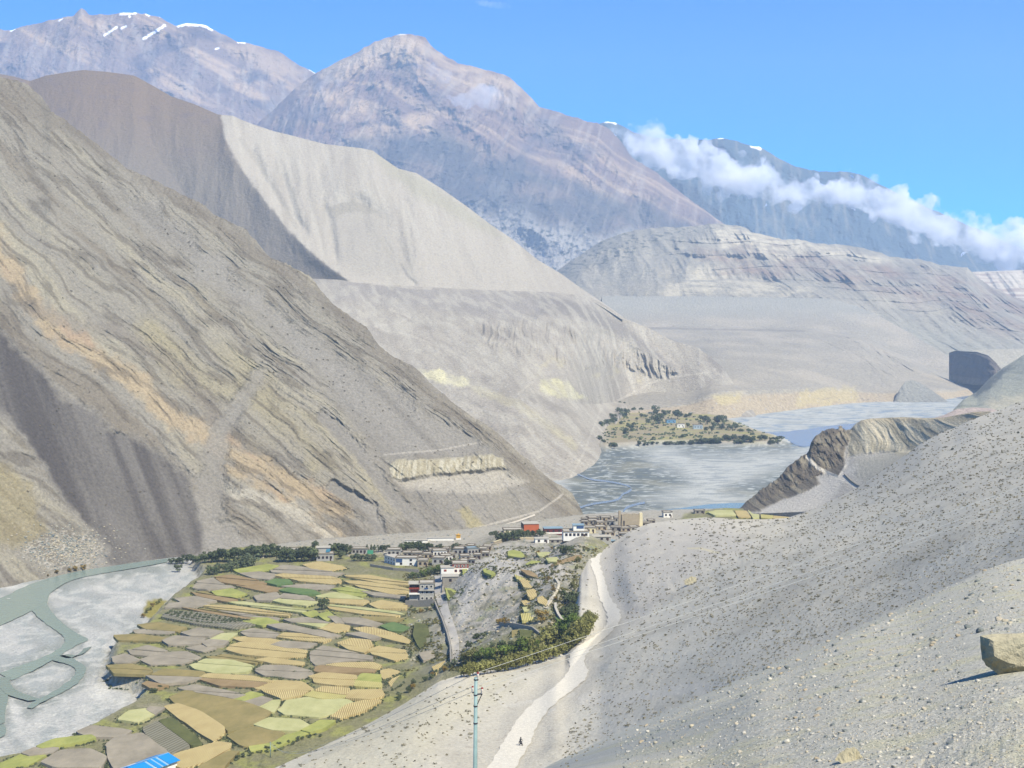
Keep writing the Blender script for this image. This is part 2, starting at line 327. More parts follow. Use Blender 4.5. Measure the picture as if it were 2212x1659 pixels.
# upper gravel benches on the far bank (two levels) and the cliff along the river
t2_mat = ground_mat('bench_gravel', 5, 0.34, 0.6, 8, speck=(14.0, 0.15, (.17, .16, .13), (.38, .36, .32)))
def t2_disp(px, py, T, P):
    x, z = P[..., 0], P[..., 2]
    k = -10 * sst(0, .25, T) * sst(1.25, .9, T) * rid2(x / 26 + fb2(x / 80, z / 60, 2, 3), z / 90, 4, 81) * sst(1640, 1700, px + 20)
    k += -36 * rid2(x / 130, P[..., 1] / 400, 4, 82) * sst(1.2, 1.8, T) * (T < 3)
    k += -40 * rid2(x / 60, z / 90, 4, 86) * pmask(px, py, [(1830, 690), (1900, 690), (2000, 800), (1900, 830), (1850, 770)], 15, 18) * (T < 3)
    return along_ray(P, k)
def t2_col(px, py, T, P, sl):
    x, z = P[..., 0], P[..., 2]
    c = np.ones(P.shape) * A(176, 170, 158); c = mixc(c, A(190, 182, 168), sst(-.2, .4, fb2(x / 160, P[..., 1] / 160, 4, 83)))
    c = mixc(c, A(176, 176, 168), sst(700, 660, py) * .7)
    c = mixc(c, A(196, 180, 154), sst(.9, .7, T) * 0.8)
    c = mixc(c, A(208, 194, 146), pmask(px, py, [(1540, 855), (1600, 848), (1600, 868), (1560, 875)], 6, 8) * .6 + pmask(px, py, [(1720, 845), (1850, 835), (1850, 868), (1720, 875)], 6, 16, 22) * .5)
    c = mixc(c, A(150, 144, 136), sst(3.0, 1.0, np.abs(py - 709 - 2.0 * fb2(px / 60, px * 0, 3, 84) - (px - 1400) * .018)) * (px < 1740) * .55)
    c = mixc(c, A(160, 152, 142), sst(.35, .6, fb2(x / 60, z / 5, 3, 85)) * (T < 1) * .5)
    c = mixc(c, A(170, 164, 154), sst(2.5, .5, np.abs(py - 775 - 3 * fb2(px / 90, px * 0, 3, 88) - (px - 1600) * .04)) * sst(1500, 1560, px) * .35)
    return c
loft('hill_river_bench', [[(1300, 920, 2330), (1500, 900, 2380), (1560, 906, 2340), (1600, 903, 2370), (1640, 894, 2480), (1720, 886, 2600), (1840, 870, 2830), (1950, 867, 2890), (2060, 867, 2900), (2090, 850, 3210), (2200, 850, 3210), (2350, 850, 3210)],
     [(1300, 890, 2420), (1500, 868, 2450), (1530, 850, 2420), (1560, 846, 2450), (1640, 842, 2560), (1720, 840, 2680), (1800, 836, 2880), (1900, 846, 2960), (1990, 842, 3000), (2060, 842, 3000), (2100, 838, 3330), (2350, 835, 3330)],
     [(1300, 760, 3500), (1400, 716, 3800), (1740, 716, 3800), (1850, 730, 3700), (2000, 800, 3500), (2080, 826, 3450), (2350, 826, 3450)],
     [(1300, 705, 3950), (1740, 708, 3950), (1850, 722, 3900), (2000, 790, 3700), (2080, 818, 3550), (2350, 820, 3550)],
     [(1300, 640, 4380), (1500, 640, 4380), (1800, 645, 4350), (1880, 672, 4200), (1960, 716, 4000), (2080, 788, 3700), (2350, 810, 3700)]],
     1300, 2350, 620, (50, 110, 12, 60), t2_mat, t2_disp, t2_col, back=(0, 120, -30), front=(0, -20, -8))

# dark mesa, its terrace, the grey fan and the right bank slope
def dm_disp(px, py, T, P):
    x, z = P[..., 0], P[..., 2]; return along_ray(P, -17 * rid2(x / 22, z / 60, 5, 91) * (T > .05) * (T <= 1.0))
loft('cliff_dark_mesa', [[(2050, 762, 3420), (2062, 758, 3400), (2110, 760, 3250), (2135, 768, 3180), (2150, 782, 3150), (2165, 800, 3100), (2190, 830, 3080)],
     [(2046, 822, 3400), (2062, 826, 3330), (2110, 832, 3160), (2135, 830, 3100), (2150, 826, 3060), (2190, 840, 3040)]], 2050, 2180, 130, (60,), bl_mat, dm_disp,
     lambda px, py, T, P, sl: mixc(np.ones(P.shape) * A(120, 112, 106), A(160, 146, 128), sst(0, .5, fb2(P[..., 0] / 14, P[..., 2] / 40, 3, 92))), back=(260, 120, 0))
loft('hill_terrace_right', [[(2100, 756, 3900), (2212, 753, 3900), (2350, 752, 3900)], [(2100, 775, 3800), (2212, 780, 3800), (2350, 790, 3800)], [(2100, 850, 3500), (2350, 860, 3400)]], 2100, 2350, 120, (20, 30), t2_mat,
     lambda px, py, T, P: along_ray(P, -8 * rid2(P[..., 0] / 50, P[..., 2] / 60, 3, 93) * (T > .1)), lambda px, py, T, P, sl: np.ones(P.shape) * A(190, 184, 168), back=(0, 800, 0))
loft('hill_grey_fan', [[(1930, 868, 2870), (1943, 840, 2950), (1955, 824, 2990), (1972, 821, 3000), (1990, 828, 2990), (2020, 848, 2950), (2050, 869, 2870)], [(1930, 869, 2850), (1960, 870, 2850), (2050, 870, 2850)]], 1930, 2050, 90, (30,), t2_mat,
     lambda px, py, T, P: along_ray(P, -4 * rid2(P[..., 0] / 14, P[..., 2] / 90, 3, 94) * (T < 1)), lambda px, py, T, P, sl: np.ones(P.shape) * A(158, 158, 152), back=(0, 90, -60))
def rb_col(px, py, T, P, sl):
    x, z = P[..., 0], P[..., 2]
    c = mixc(np.ones(P.shape) * A(176, 176, 158), A(150, 152, 134), sst(0, .5, fb2(x / 60, P[..., 1] / 90, 4, 95)))
    c = mixc(c, A(205, 196, 170), pmask(px, py, [(2130, 862), (2212, 852), (2212, 885), (2140, 885)], 8, 10, 20) * .7)
    return mixc(c, A(104, 106, 98), pmask(px, py, [(2095, 855), (2160, 800), (2185, 788), (2150, 830), (2110, 858)], 4, 5, 14) * .8)
loft('hill_right_bank', [[(2060, 884, 2600), (2080, 864, 2800), (2110, 846, 2850), (2140, 815, 2900), (2165, 795, 2950), (2190, 780, 2950), (2212, 766, 2950), (2350, 690, 2950)], [(2060, 896, 2420), (2350, 930, 2300)]], 2060, 2350, 200, (90,), t2_mat,
     lambda px, py, T, P: along_ray(P, -16 * rid2(P[..., 0] / 50, P[..., 2] / 120, 4, 96) * np.clip(T * 5, 0, 1) * (T <= 1)), rb_col, back=(200, 60, -40))
loft('hill_gravel_knoll', [[(2020, 902, 2350), (2040, 896, 2370), (2065, 884, 2390), (2100, 880, 2400), (2140, 882, 2380), (2200, 900, 2380)], [(2020, 904, 2310), (2200, 918, 2250)]], 2020, 2200, 100, (24,), t2_mat,
     lambda px, py, T, P: along_ray(P, -5 * rid2(P[..., 0] / 18, P[..., 2] / 30, 4, 97) * (T < 1)), lambda px, py, T, P, sl: np.ones(P.shape) * A(196, 178, 166), back=(0, 60, -30))

# ================================================================== apron of the white hill, the white hill itself
ap_mat = ground_mat('apron_gravel', 3, 0.34, 0.6, 5, speck=(8.0, 0.17, (.16, .15, .12), (.36, .34, .30)))
def ap_disp(px, py, T, P):
    x, y, z = P[..., 0], P[..., 1], P[..., 2]
    k = -15 * rid2((x + .2 * y) / 60, y / 260, 5, 101, .6) * sst(0, .1, T) * sst(1, .8, T)
    bad = pmask(px, py, [(1030, 700), (1100, 692), (1220, 700), (1330, 745), (1460, 800), (1440, 815), (1330, 800), (1250, 790), (1180, 780), (1050, 740)], 10, 12)
    k += -20 * bad * rid2(x / 13 + .6 * fb2(x / 30, z / 30, 2, 3), z / 60, 4, 102)
    k += -26 * pmask(px, py, [(1160, 640), (1235, 648), (1330, 700), (1462, 798), (1430, 792), (1330, 735), (1240, 690), (1160, 690)], 14, 6)
    return along_ray(P, k)
def ap_col(px, py, T, P, sl):
    x, y, z = P[..., 0], P[..., 1], P[..., 2]
    c = np.ones(P.shape) * A(186, 179, 167); c = mixc(c, A(168, 161, 150), sst(-.1, .5, fb2(x / 120, y / 160, 4, 103)))
    c = mixc(c, A(168, 162, 156), pmask(px, py, [(700, 600), (1000, 622), (1270, 640), (1330, 700), (1200, 690), (1020, 680), (840, 660), (720, 640)], 16, 14) * .75)
    c = mixc(c, A(146, 140, 134), pmask(px, py, [(1165, 640), (1225, 648), (1260, 655), (1350, 700), (1462, 798), (1440, 792), (1340, 730), (1270, 690), (1165, 680)], 8, 7) * .8)
    c = mixc(c, A(214, 208, 172), pmask(px, py, [(1165, 822), (1200, 818), (1230, 828), (1268, 862), (1240, 862), (1205, 858), (1170, 848)], 4, 9, 20))
    c = mixc(c, A(228, 222, 186), pmask(px, py, [(900, 797), (950, 802), (1010, 820), (1020, 835), (960, 832), (930, 822)], 4, 10, 20))
    c = mixc(c, A(206, 198, 164), (sst(14, 4, sd_line(px, py, [(1030, 840), (1120, 875), (1200, 930), (1240, 965)]) + 7 * fb2(px / 20, py / 20, 3, 7))) * .55)
    c = mixc(c, A(206, 196, 160), sst(.1, .5, fb2(x / 25, z / 20, 4, 104)) * pmask(px, py, [(1040, 750), (1250, 780), (1460, 800), (1420, 830), (1200, 815), (1060, 790)], 14, 10) * .6)
    c = mixc(c, A(152, 146, 138), pmask(px, py, [(1506, 745), (1530, 752), (1560, 790), (1625, 828), (1600, 832), (1550, 805)], 4, 4) * .85)
    for q, w in (([(810, 705), (860, 698), (885, 686), (875, 680), (840, 668)], 2.2), ([(820, 712), (880, 722), (940, 745), (1010, 775)], 2.0), ([(1335, 865), (1400, 830), (1440, 815), (1530, 805)], 2.2),
                 ([(1130, 865), (1120, 850), (1150, 825)], 2.0), ([(1230, 1035), (1260, 980), (1300, 880), (1290, 872)], 2.2), ([(745, 604), (800, 610), (900, 621), (930, 622)], 4.0)):
        c = mixc(c, A(212, 205, 192), sst(w + 1, w - 1, sd_line(px, py, q)) * .5)
    c = mixc(c, A(140, 130, 120), sst(.3, .55, fb2(x / 7, y / 9, 2, 105)) * .4); c = mixc(c, A(206, 201, 188), sst(.35, .7, rid2((x + .2 * y) / 40, y / 200, 4, 106)) * .45); c = mixc(c, A(150, 143, 133), sst(.35, .7, rid2((x + .2 * y) / 26, y / 160, 4, 107)) * .3)
    return c
loft('hill_apron', [[(600, 1400, 900), (900, 1220, 1170), (1000, 1160, 1250), (1130, 1085, 1330), (1240, 1040, 1425), (1282, 1010, 1560), (1316, 987, 1690), (1322, 950, 1900), (1340, 878, 2500), (1400, 882, 2500), (1500, 892, 2450), (1590, 916, 2310), (1700, 930, 2260)],
     [(600, 900, 1700), (900, 860, 1850), (1130, 850, 1900), (1240, 870, 2020), (1290, 874, 2300), (1340, 866, 2570), (1400, 868, 2600), (1500, 880, 2520), (1590, 912, 2360), (1700, 928, 2300)],
     [(600, 600, 2650), (680, 602, 2650), (750, 605, 2650), (830, 614, 2680), (1000, 624, 2720), (1180, 630, 2760), (1270, 639, 2790), (1300, 655, 2800), (1350, 688, 2790), (1400, 708, 2790), (1450, 735, 2760), (1510, 752, 2720), (1560, 792, 2660), (1600, 850, 2560), (1640, 905, 2400), (1700, 925, 2320)]],
     600, 1700, 760, (160, 230), ap_mat, ap_disp, ap_col, crest=2, sy=6, sd=16, back=(0, 300, -60), front=(0, -20, -10))

HWC = [(-200, 140), (0, 160), (30, 165), (65, 175), (100, 163), (150, 155), (180, 151), (230, 155), (290, 163), (330, 185), (370, 208), (420, 225), (470, 247), (490, 249), (503, 250), (520, 258), (545, 268), (590, 283), (620, 290), (700, 311), (780, 320), (805, 325), (825, 340), (860, 364), (900, 374), (950, 405), (1010, 447), (1060, 485), (1106, 516), (1160, 560), (1210, 590), (1260, 626), (1300, 652), (1350, 687), (1400, 707), (1440, 732)]
HB = [(476, 250), (484, 290), (505, 340), (545, 400), (600, 470), (645, 520), (690, 562), (752, 606)]
wh_mat = ground_mat('white_hill_silt', 4, 0.16, 0.5, 7)
def hw_left(px, py):                     # how far a point lies left of the colour boundary
    ys = np.array([p[1] for p in HB], float); xb = np.interp(py, ys, [p[0] for p in HB]); return xb - px
def hw_disp(px, py, T, P):
    x, z = P[..., 0], P[..., 2]; l = hw_left(px, py)
    k = 0.55 * np.clip(l, 0, 160) - 10 * np.exp(-(l / 30) ** 2) * sst(0, .1, T)
    k += -8.5 * rid2((x + .25 * z) / 80, z / 260, 5, 111) * sst(0, .15, T) * sst(1, .8, T)
    for q, w, a in (([(545, 330), (580, 400), (640, 490)], 12, 12), ([(700, 450), (712, 475), (725, 560)], 10, 10), ([(610, 380), (640, 470), (660, 500)], 9, 8), ([(830, 520), (880, 600), (895, 612)], 5, 6), ([(770, 430), (830, 470), (870, 560)], 16, 9)):
        k += a * np.exp(-(sd_line(px, py, q) / w) ** 2)
    k += 22 * np.exp(-(((px - 770) / 55) ** 2 + ((py - 470) / 38) ** 2)) - 22 * np.exp(-(((px - 760) / 60) ** 2 + ((py - 400) / 36) ** 2))
    return along_ray(P, k * (T <= 1))
def hw_col(px, py, T, P, sl):
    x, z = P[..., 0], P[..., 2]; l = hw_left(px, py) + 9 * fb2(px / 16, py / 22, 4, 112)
    c = np.ones(P.shape) * A(188, 181, 170); c = mixc(c, A(172, 165, 154), sst(-.1, .45, fb2((x + .35 * z) / 30, z / 240, 4, 113)) * .8)
    c = mixc(c, A(204, 199, 187), sst(.35, .75, rid2((x + .4 * z) / 26, z / 300, 4, 117)) * .3)
    c = mixc(c, A(176, 170, 160), pmask(px, py, [(700, 460), (760, 440), (830, 460), (900, 600), (780, 600), (740, 580)], 25, 20) * .8)
    c = mixc(c, A(188, 181, 170), pmask(px, py, [(1000, 470), (1280, 640), (900, 625), (900, 520)], 30, 20) * .7)
    c = mixc(c, A(172, 168, 148), pmask(px, py, [(800, 325), (880, 370), (1000, 445), (1100, 520), (1000, 480), (900, 420), (830, 365)], 10, 10) * .55)
    c = mixc(c, A(156, 150, 138), pmask(px, py, [(706, 448), (760, 430), (800, 445), (830, 470), (760, 458), (720, 470)], 6, 10, 20) * .6)
    for q, w in (([(520, 300), (575, 380), (640, 490)], 5), ([(610, 350), (635, 420), (650, 480)], 4), ([(700, 430), (700, 480)], 4), ([(790, 480), (850, 560), (860, 590)], 3), ([(880, 560), (898, 612)], 2.5)):
        c = mixc(c, A(168, 162, 150), sst(w + 3, w - 3, sd_line(px, py, q) + 2 * fb2(px / 8, py / 8, 2, 9)) * .45)
    c = mixc(c, A(140, 132, 120), sst(.52, .64, fb2(x / 9, z / 7, 2, 114)) * .3)
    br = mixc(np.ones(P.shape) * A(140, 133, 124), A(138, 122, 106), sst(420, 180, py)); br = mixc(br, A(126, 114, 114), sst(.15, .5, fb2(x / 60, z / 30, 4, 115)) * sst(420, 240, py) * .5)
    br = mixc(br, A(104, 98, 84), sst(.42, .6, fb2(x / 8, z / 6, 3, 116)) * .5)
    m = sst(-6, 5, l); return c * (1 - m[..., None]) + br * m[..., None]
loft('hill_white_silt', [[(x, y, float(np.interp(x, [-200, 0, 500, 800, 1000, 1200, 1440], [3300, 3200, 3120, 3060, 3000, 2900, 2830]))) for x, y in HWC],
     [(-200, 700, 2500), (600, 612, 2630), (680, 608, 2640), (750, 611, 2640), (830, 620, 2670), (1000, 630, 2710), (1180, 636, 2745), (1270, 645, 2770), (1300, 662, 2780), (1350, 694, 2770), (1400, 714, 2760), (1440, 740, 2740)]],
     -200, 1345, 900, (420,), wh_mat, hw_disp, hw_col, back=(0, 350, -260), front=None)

# ================================================================== the steep banded mountain on the left
LMR = [(-200, 60), (-80, 130), (0, 168), (30, 177), (60, 185), (90, 213), (110, 243), (145, 265), (180, 290), (215, 320), (250, 345), (280, 370), (310, 382), (350, 400), (390, 424), (430, 440), (465, 468), (500, 485), (533, 499), (540, 512), (556, 527), (580, 555), (615, 573), (650, 590), (672, 602), (692, 630), (725, 665), (758, 688), (772, 700), (790, 710), (820, 750), (850, 775), (900, 800), (925, 825), (960, 858), (1000, 890), (1060, 925), (1110, 973), (1150, 1005), (1190, 1042), (1235, 1068), (1250, 1093), (1262, 1117), (1275, 1126)]
LMB = [(-200, 1300), (0, 1276), (60, 1262), (130, 1247), (250, 1227), (360, 1209), (450, 1204), (600, 1188), (700, 1178), (850, 1172), (1000, 1162), (1100, 1150), (1200, 1136), (1262, 1126), (1275, 1128)]
lm_mat = ground_mat('banded_rock', 2.0, 0.28, 1.0, 3.0)
ORANGE = [(-40, 480), (0, 545), (60, 640), (110, 700), (200, 765), (300, 830), (370, 900), (480, 965), (560, 1010), (640, 1050), (740, 1105)]
ORANGE2 = [(480, 1010), (560, 1040), (640, 1090), (730, 1150)]
DARK = [(-60, 690), (10, 720), (60, 770), (140, 860), (185, 880), (265, 935), (330, 965), (400, 1020), (432, 1100), (432, 1200), (250, 1225), (200, 1160), (130, 1060), (60, 960), (-60, 830)]
GUL = [(560, 815), (520, 870), (480, 925), (462, 980), (455, 1060), (440, 1130), (500, 1205)]
SCREE = [(240, 400), (330, 440), (560, 640), (700, 740), (860, 850), (1000, 940), (1075, 985), (850, 992), (820, 985), (760, 900), (640, 760), (520, 650), (400, 560), (300, 480)]
WCL = [(842, 1005), (858, 992), (950, 992), (1010, 986), (1062, 982), (1084, 990), (1092, 1012), (1062, 1014), (1010, 1020), (960, 1022), (900, 1034), (862, 1038), (846, 1030)]
def lm_rock(px, py, P):
    x, z = P[..., 0], P[..., 2]
    r = 1 - 0.96 * np.clip(pmask(px, py, SCREE, 22, 30, 60) + pmask(px, py, DARK, 16, 22, 50), 0, 1)
    r *= 1 - .6 * sst(30, 4, sd_line(px, py, GUL) - np.clip((py - 900) * .1, 0, 30) + 16 * fb2(px / 24, py / 24, 4, 3))
    for q in ([(720, 1050), (800, 1100), (830, 1178)], [(850, 1075), (900, 1120), (950, 1160)], [(700, 900), (780, 980), (850, 1080)]):
        r *= 1 - .85 * sst(20, 8, sd_line(px, py, q) + 7 * fb2(px / 20, py / 20, 3, 4))
    r *= 1 - 0.9 * pmask(px, py, [(200, 1190), (380, 1150), (450, 1150), (600, 1185), (1262, 1122), (1262, 1180), (200, 1300)], 10, 10)
    r *= 1 - 0.6 * pmask(px, py, [(850, 1030), (1080, 1010), (1180, 1080), (1240, 1125), (1000, 1160), (900, 1100)], 14, 10)
    return np.clip(r, 0, 1)
def strat(P):
    x, y, z = P[..., 0], P[..., 1], P[..., 2]
    wr = 20 * fb2(x / 260, z / 240, 3, 121) + 3 * fb2(x / 30, z / 30, 4, 122)
    return z + (0.74 - 0.00022 * (x + 300)) * x + wr
def lm_disp(px, py, T, P):
    x, z = P[..., 0], P[..., 2]; s = strat(P); rk = lm_rock(px, py, P); ed = sst(0, .06, T) * sst(1, .9, T)
    k = -rk * ed * (3.2 * rid2(s / 24, x / 330, 4, 123, .6) + 2.3 * rid2(s / 7, x / 90, 4, 124, .6) * (1 + fb2(x / 60, z / 60, 2, 12)) + 2.6 * rid2(x / 34, z / 34, 5, 125, .6) * rk + .9 * rid2(s / 3.0, x / 24, 3, 144))
    k += -ed * (9 * fb2(x / 120, z / 120, 3, 126) + 5 * pmask(px, py, DARK, 16, 20) * rid2((z + 1.5 * x) / 34, x / 500, 3, 127))
    k += ed * 8 * sst(80, 0, sd_line(px, py, GUL))
    k += -2.2 * pmask(px, py, WCL, 6, 4) * (1 + .8 * rid2(x / 5, z / 40, 3, 128))
    k += 2.5 * pmask(px, py, [(860, 1040), (1090, 1014), (1110, 1040), (900, 1062)], 8, 4)
    k += -4 * rid2((z + 1.2 * x) / 22, x / 300, 3, 130) * pmask(px, py, [(880, 1060), (1090, 1030), (1180, 1090), (1230, 1125), (1000, 1150)], 14, 8)
    D = along_ray(P, k * (T <= 1))
    D[..., 2] += (2.2 * rid2(x / 31, x * 0, 5, 129, .6) + 0.8 * rid2(x / 7, x * 0, 3, 131)) * np.exp(-(T * 16) ** 2); return D
def lm_col(px, py, T, P, sl):
    x, z = P[..., 0], P[..., 2]; s = strat(P); rk = lm_rock(px, py, P)
    c = np.ones(P.shape) * A(166, 161, 150)
    b = fb2(s / 16, x / 240, 4, 132); c = mixc(c, A(150, 142, 128), sst(0, .5, b) * rk); c = mixc(c, A(188, 181, 160), sst(.05, .5, -b) * rk * .8)
    yl = pmask(px, py, [(330, 640), (420, 640), (560, 720), (640, 850), (760, 960), (840, 1090), (760, 1060), (600, 980), (480, 930), (380, 860), (250, 760), (300, 700)], 30, 50, 70)
    c = mixc(c, A(184, 174, 138), yl * rk * sst(-.4, .4, fb2(s / 24, x / 80, 4, 133)) * .6)
    od = np.minimum(sd_line(px, py, ORANGE), sd_line(px, py, ORANGE2) + 12) + 26 * fb2(px / 34, py / 34, 4, 134)
    om = sst(34, 8, od) * rk; c = mixc(c, A(196, 178, 148), om * .85); c = mixc(c, A(190, 166, 142), om * sst(.1, .45, fb2(s / 10, x / 60, 4, 135)) * .8)
    gy = sst(26, 6, sd_line(px, py, [(60, 660), (160, 700), (260, 720), (400, 800), (470, 900)]) + 20 * fb2(px / 30, py / 30, 3, 136)); c = mixc(c, A(150, 142, 132), gy * .5 * rk)
    wl = sst(22, 4, sd_line(px, py, [(470, 1050), (560, 1080), (650, 1110), (720, 1160)]) + 16 * fb2(px / 26, py / 20, 3, 137)); c = mixc(c, A(206, 200, 186), wl * .75 * rk)
    crack = sst(.5, .78, rid2(s / 11, x / 70, 4, 138)); c = mixc(c, A(112, 104, 92), crack * rk * .55)
    c = mixc(c, A(140, 132, 120), pmask(px, py, [(0, 168), (60, 185), (180, 290), (430, 440), (700, 632), (900, 800), (1110, 975), (1262, 1118), (1190, 1110), (1060, 960), (880, 830), (640, 620), (400, 450), (150, 300), (0, 230)], 14, 18) * .6)
    sc_c = mixc(np.ones(P.shape) * A(166, 162, 155), A(150, 146, 139), sst(-.2, .5, fb2((z + .9 * x) / 14, x / 200, 3, 139)))
    dk = pmask(px, py, DARK, 14, 24, 50); sc_c = mixc(sc_c, A(98, 93, 90), dk * (.55 + .45 * sst(-.3, .3, fb2((z + 1.5 * x) / 16, x / 260, 4, 140))))
    c = sc_c * (1 - rk[..., None]) + c * rk[..., None]
    lf = pmask(px, py, [(-60, 960), (0, 1000), (70, 1060), (100, 1150), (60, 1180), (-60, 1180)], 14, 20); c = mixc(c, A(172, 160, 120), lf * .6)
    bd = pmask(px, py, [(40, 1200), (70, 1168), (140, 1150), (205, 1150), (225, 1195), (200, 1220), (120, 1235)], 8, 12, 30); c = mixc(c, A(206, 200, 190), bd * sst(-.1, .35, fb2(x / 1.6, z / 1.4, 3, 141)) * .9)
    w = pmask(px, py, WCL, 3, 5, 14); c = mixc(c, A(214, 208, 188), w); c = mixc(c, A(170, 160, 130), w * sst(.2, .6, rid2(x / 4, z / 22, 3, 142)) * .6)
    c = mixc(c, A(204, 198, 186), pmask(px, py, [(850, 1036), (960, 1024), (1090, 1014), (1140, 1040), (1080, 1062), (960, 1064), (880, 1058)], 8, 8) * .75)
    c = mixc(c, A(196, 184, 128), pmask(px, py, [(985, 1100), (1010, 1095), (1060, 1150), (1030, 1156)], 5, 8, 16) * .5)
    c = mixc(c, A(206, 200, 190), sst(3, 1, sd_line(px, py, [(830, 982), (950, 972), (1040, 955)])) * .5)
    for q, wd in (([(850, 1166), (1000, 1148), (1100, 1122), (1165, 1104), (1200, 1080), (1215, 1068)], 2.2), ([(560, 1186), (850, 1160), (980, 1152)], 2.0)):
        c = mixc(c, A(214, 208, 198), sst(wd + 1, wd - 1, sd_line(px, py, q)) * .6)
    return c
def lmd(x): return float(np.interp(x, [-200, 0, 300, 500, 700, 900, 1100, 1262, 1275], [1330, 1320, 1300, 1270, 1235, 1195, 1150, 1160, 1165]))
top = [(x, y, lmd(x)) for x, y in LMR]; bot = [(x, y, (CZ + 1) * F / (y - HY)) for x, y in LMB]
loft('hill_banded_mountain', [top, bot], -200, 1275, 1100, (760,), lm_mat, lm_disp, lm_col, back=(30, 160, -110), front=None)
# ================================================================== valley floor: gravel bed, field terrace, ravine, peninsula
TERR = [(438, 1232), (420, 1206), (470, 1190), (700, 1165), (1000, 1145), (1262, 1112), (1300, 1112), (1400, 1104), (1480, 1102), (1530, 1101), (1800, 1096), (2000, 1090), (2100, 1300), (1500, 1560), (900, 1800), (-300, 1800), (-300, 1700), (0, 1640), (50, 1628), (100, 1612), (160, 1590), (205, 1560), (260, 1535), (300, 1508), (318, 1485), (300, 1470), (262, 1462), (236, 1450), (240, 1420), (248, 1392), (262, 1380), (300, 1362), (330, 1330), (345, 1312), (360, 1300), (385, 1275), (410, 1258), (430, 1245)]
PEN = [(1284, 962), (1288, 925), (1298, 900), (1286, 872), (1300, 862), (1340, 862), (1420, 874), (1500, 882), (1560, 896), (1600, 911), (1650, 930), (1694, 942), (1694, 952), (1650, 958), (1560, 955), (1450, 954), (1380, 958), (1330, 962), (1310, 966)]
def wpoly(poly, z): return [tuple(PL(x, y, z)[:2]) for x, y in poly]
TERRW = wpoly(TERR, 4.0); PENW = wpoly(PEN, 5.0)
vm = ground_mat('valley_ground', 1.2, 0.24, 0.7, 2.0)
xs = np.linspace(-260, 2380, 1000); ys = 700 + 1.0 / np.linspace(1 / 1080.0, 1 / 141.0, 620)
ys = np.concatenate([np.linspace(1790, 1125, 330, endpoint=False), np.linspace(1125, 850, 260, endpoint=False), np.linspace(850, 820, 20)])
gx, gy = np.meshgrid(xs, ys); P0 = PL(gx, gy, 0.0); X, Y = P0[..., 0], P0[..., 1]
st = sd_poly(X, Y, TERRW); sp_ = sd_poly(X, Y, PENW); wob = 2.5 * fb2(X / 14, Y / 14, 3, 201)
ti = sst(-3.0, 2.5, st + wob); pi_ = sst(-9, 14, sp_ + 2 * wob)
RAV = wpoly([(935, 1200), (1010, 1180), (1050, 1160), (1150, 1150), (1330, 1170), (1300, 1300), (1290, 1400), (1100, 1470), (940, 1500), (880, 1420), (900, 1330), (925, 1300)], 6)
rv = sst(-10, 25, sd_poly(X, Y, RAV))
Z = 5.2 * ti + 6.0 * pi_ + 0.35 * fb2(X / 9, Y / 9, 4, 202) * (1 - ti) + 0.5 * fb2(X / 25, Y / 40, 3, 203)
Z += rv * (3.0 + 2.4 * rid2(X / 34, Y / 55, 4, 204) + 1.0 * rid2(X / 6, Y / 8, 4, 205))
edl = [tuple(PL(a, b, 18)[:2]) for a, b in ((1120, 1420), (1200, 1385), (1235, 1310), (1250, 1240), (1268, 1195))]
Z += 20 * np.exp(-(sd_line(X, Y, edl) / 28) ** 2) * sst(.3, 1, ti)
mnd = PL(1062, 1290, 8); Z += 12 * np.exp(-(((X - mnd[0]) / 22) ** 2 + ((Y - mnd[1]) / 70) ** 2)) * rv
Z = np.where(Y > 3500, Z - (Y - 3500) * .01, Z)
PV = np.stack([X, Y, Z], -1)
ppx = CX + X / Y * F; ppy = HY + (CZ - Z) / Y * F
# colours: grey-white gravel, damp silt, sandbars, field banks, village dust
cv = np.ones(PV.shape) * A(204, 205, 203)
lm_ = sst(1240, 1180, gx)
s1 = fb2((X + .5 * Y) / 16 + 1.5 * fb2(X / 40, Y / 60, 3, 206), (Y - .4 * X) / 90, 5, 207)
cv = mixc(cv, A(178, 184, 184), sst(-.15, .25, s1) * .85); cv = mixc(cv, A(224, 224, 220), sst(.2, .5, -s1))
cv = mixc(cv, A(176, 178, 176), sst(.5, .75, rid2((X + .35 * Y) / 30, (Y - .5 * X) / 160, 4, 208)) * .5 * lm_)
CHN = [[(370, 1209), (300, 1221), (228, 1233), (150, 1246), (100, 1262), (60, 1284), (-30, 1325)], [(78, 1290), (90, 1315), (112, 1345), (155, 1372), (168, 1388), (145, 1397), (105, 1420), (55, 1445), (0, 1466)], [(115, 1420), (135, 1425), (155, 1430), (172, 1440), (175, 1450), (163, 1470), (125, 1496), (85, 1513), (60, 1532)], [(5, 1460), (12, 1480), (30, 1500), (80, 1514)], [(0, 1480), (10, 1505), (0, 1560)]]
wet = np.full(gx.shape, 99.)
for q in CHN: wet = np.minimum(wet, sd_line(gx, gy, q))
cv = mixc(cv, A(158, 164, 160), sst(30, 10, wet + 14 * fb2(gx / 26, gy / 20, 4, 227)) * .75); cv = mixc(cv, A(226, 226, 222), sst(.55, .8, rid2(gx / 90 + gy / 60, gy / 26, 4, 228)) * .55 * (gx < 400))
far_ = sst(1200, 1245, gx) * sst(1130, 1118, gy)
wx = X + 30 * fb2(X / 90, Y / 260, 3, 209)
s2 = fb2(wx / 30, Y / 15, 6, 210, .62); dark = sst(40, -40, sd_poly(gx + 30 * fb2(gx / 60, gy / 14, 3, 211), gy + 8 * fb2(gx / 60, gy / 14, 3, 212), [(1430, 958), (1500, 985), (1740, 975), (1720, 1000), (1560, 1060), (1640, 1080), (1600, 1110), (1400, 1080), (1500, 1040), (1420, 1000), (1380, 975)]))
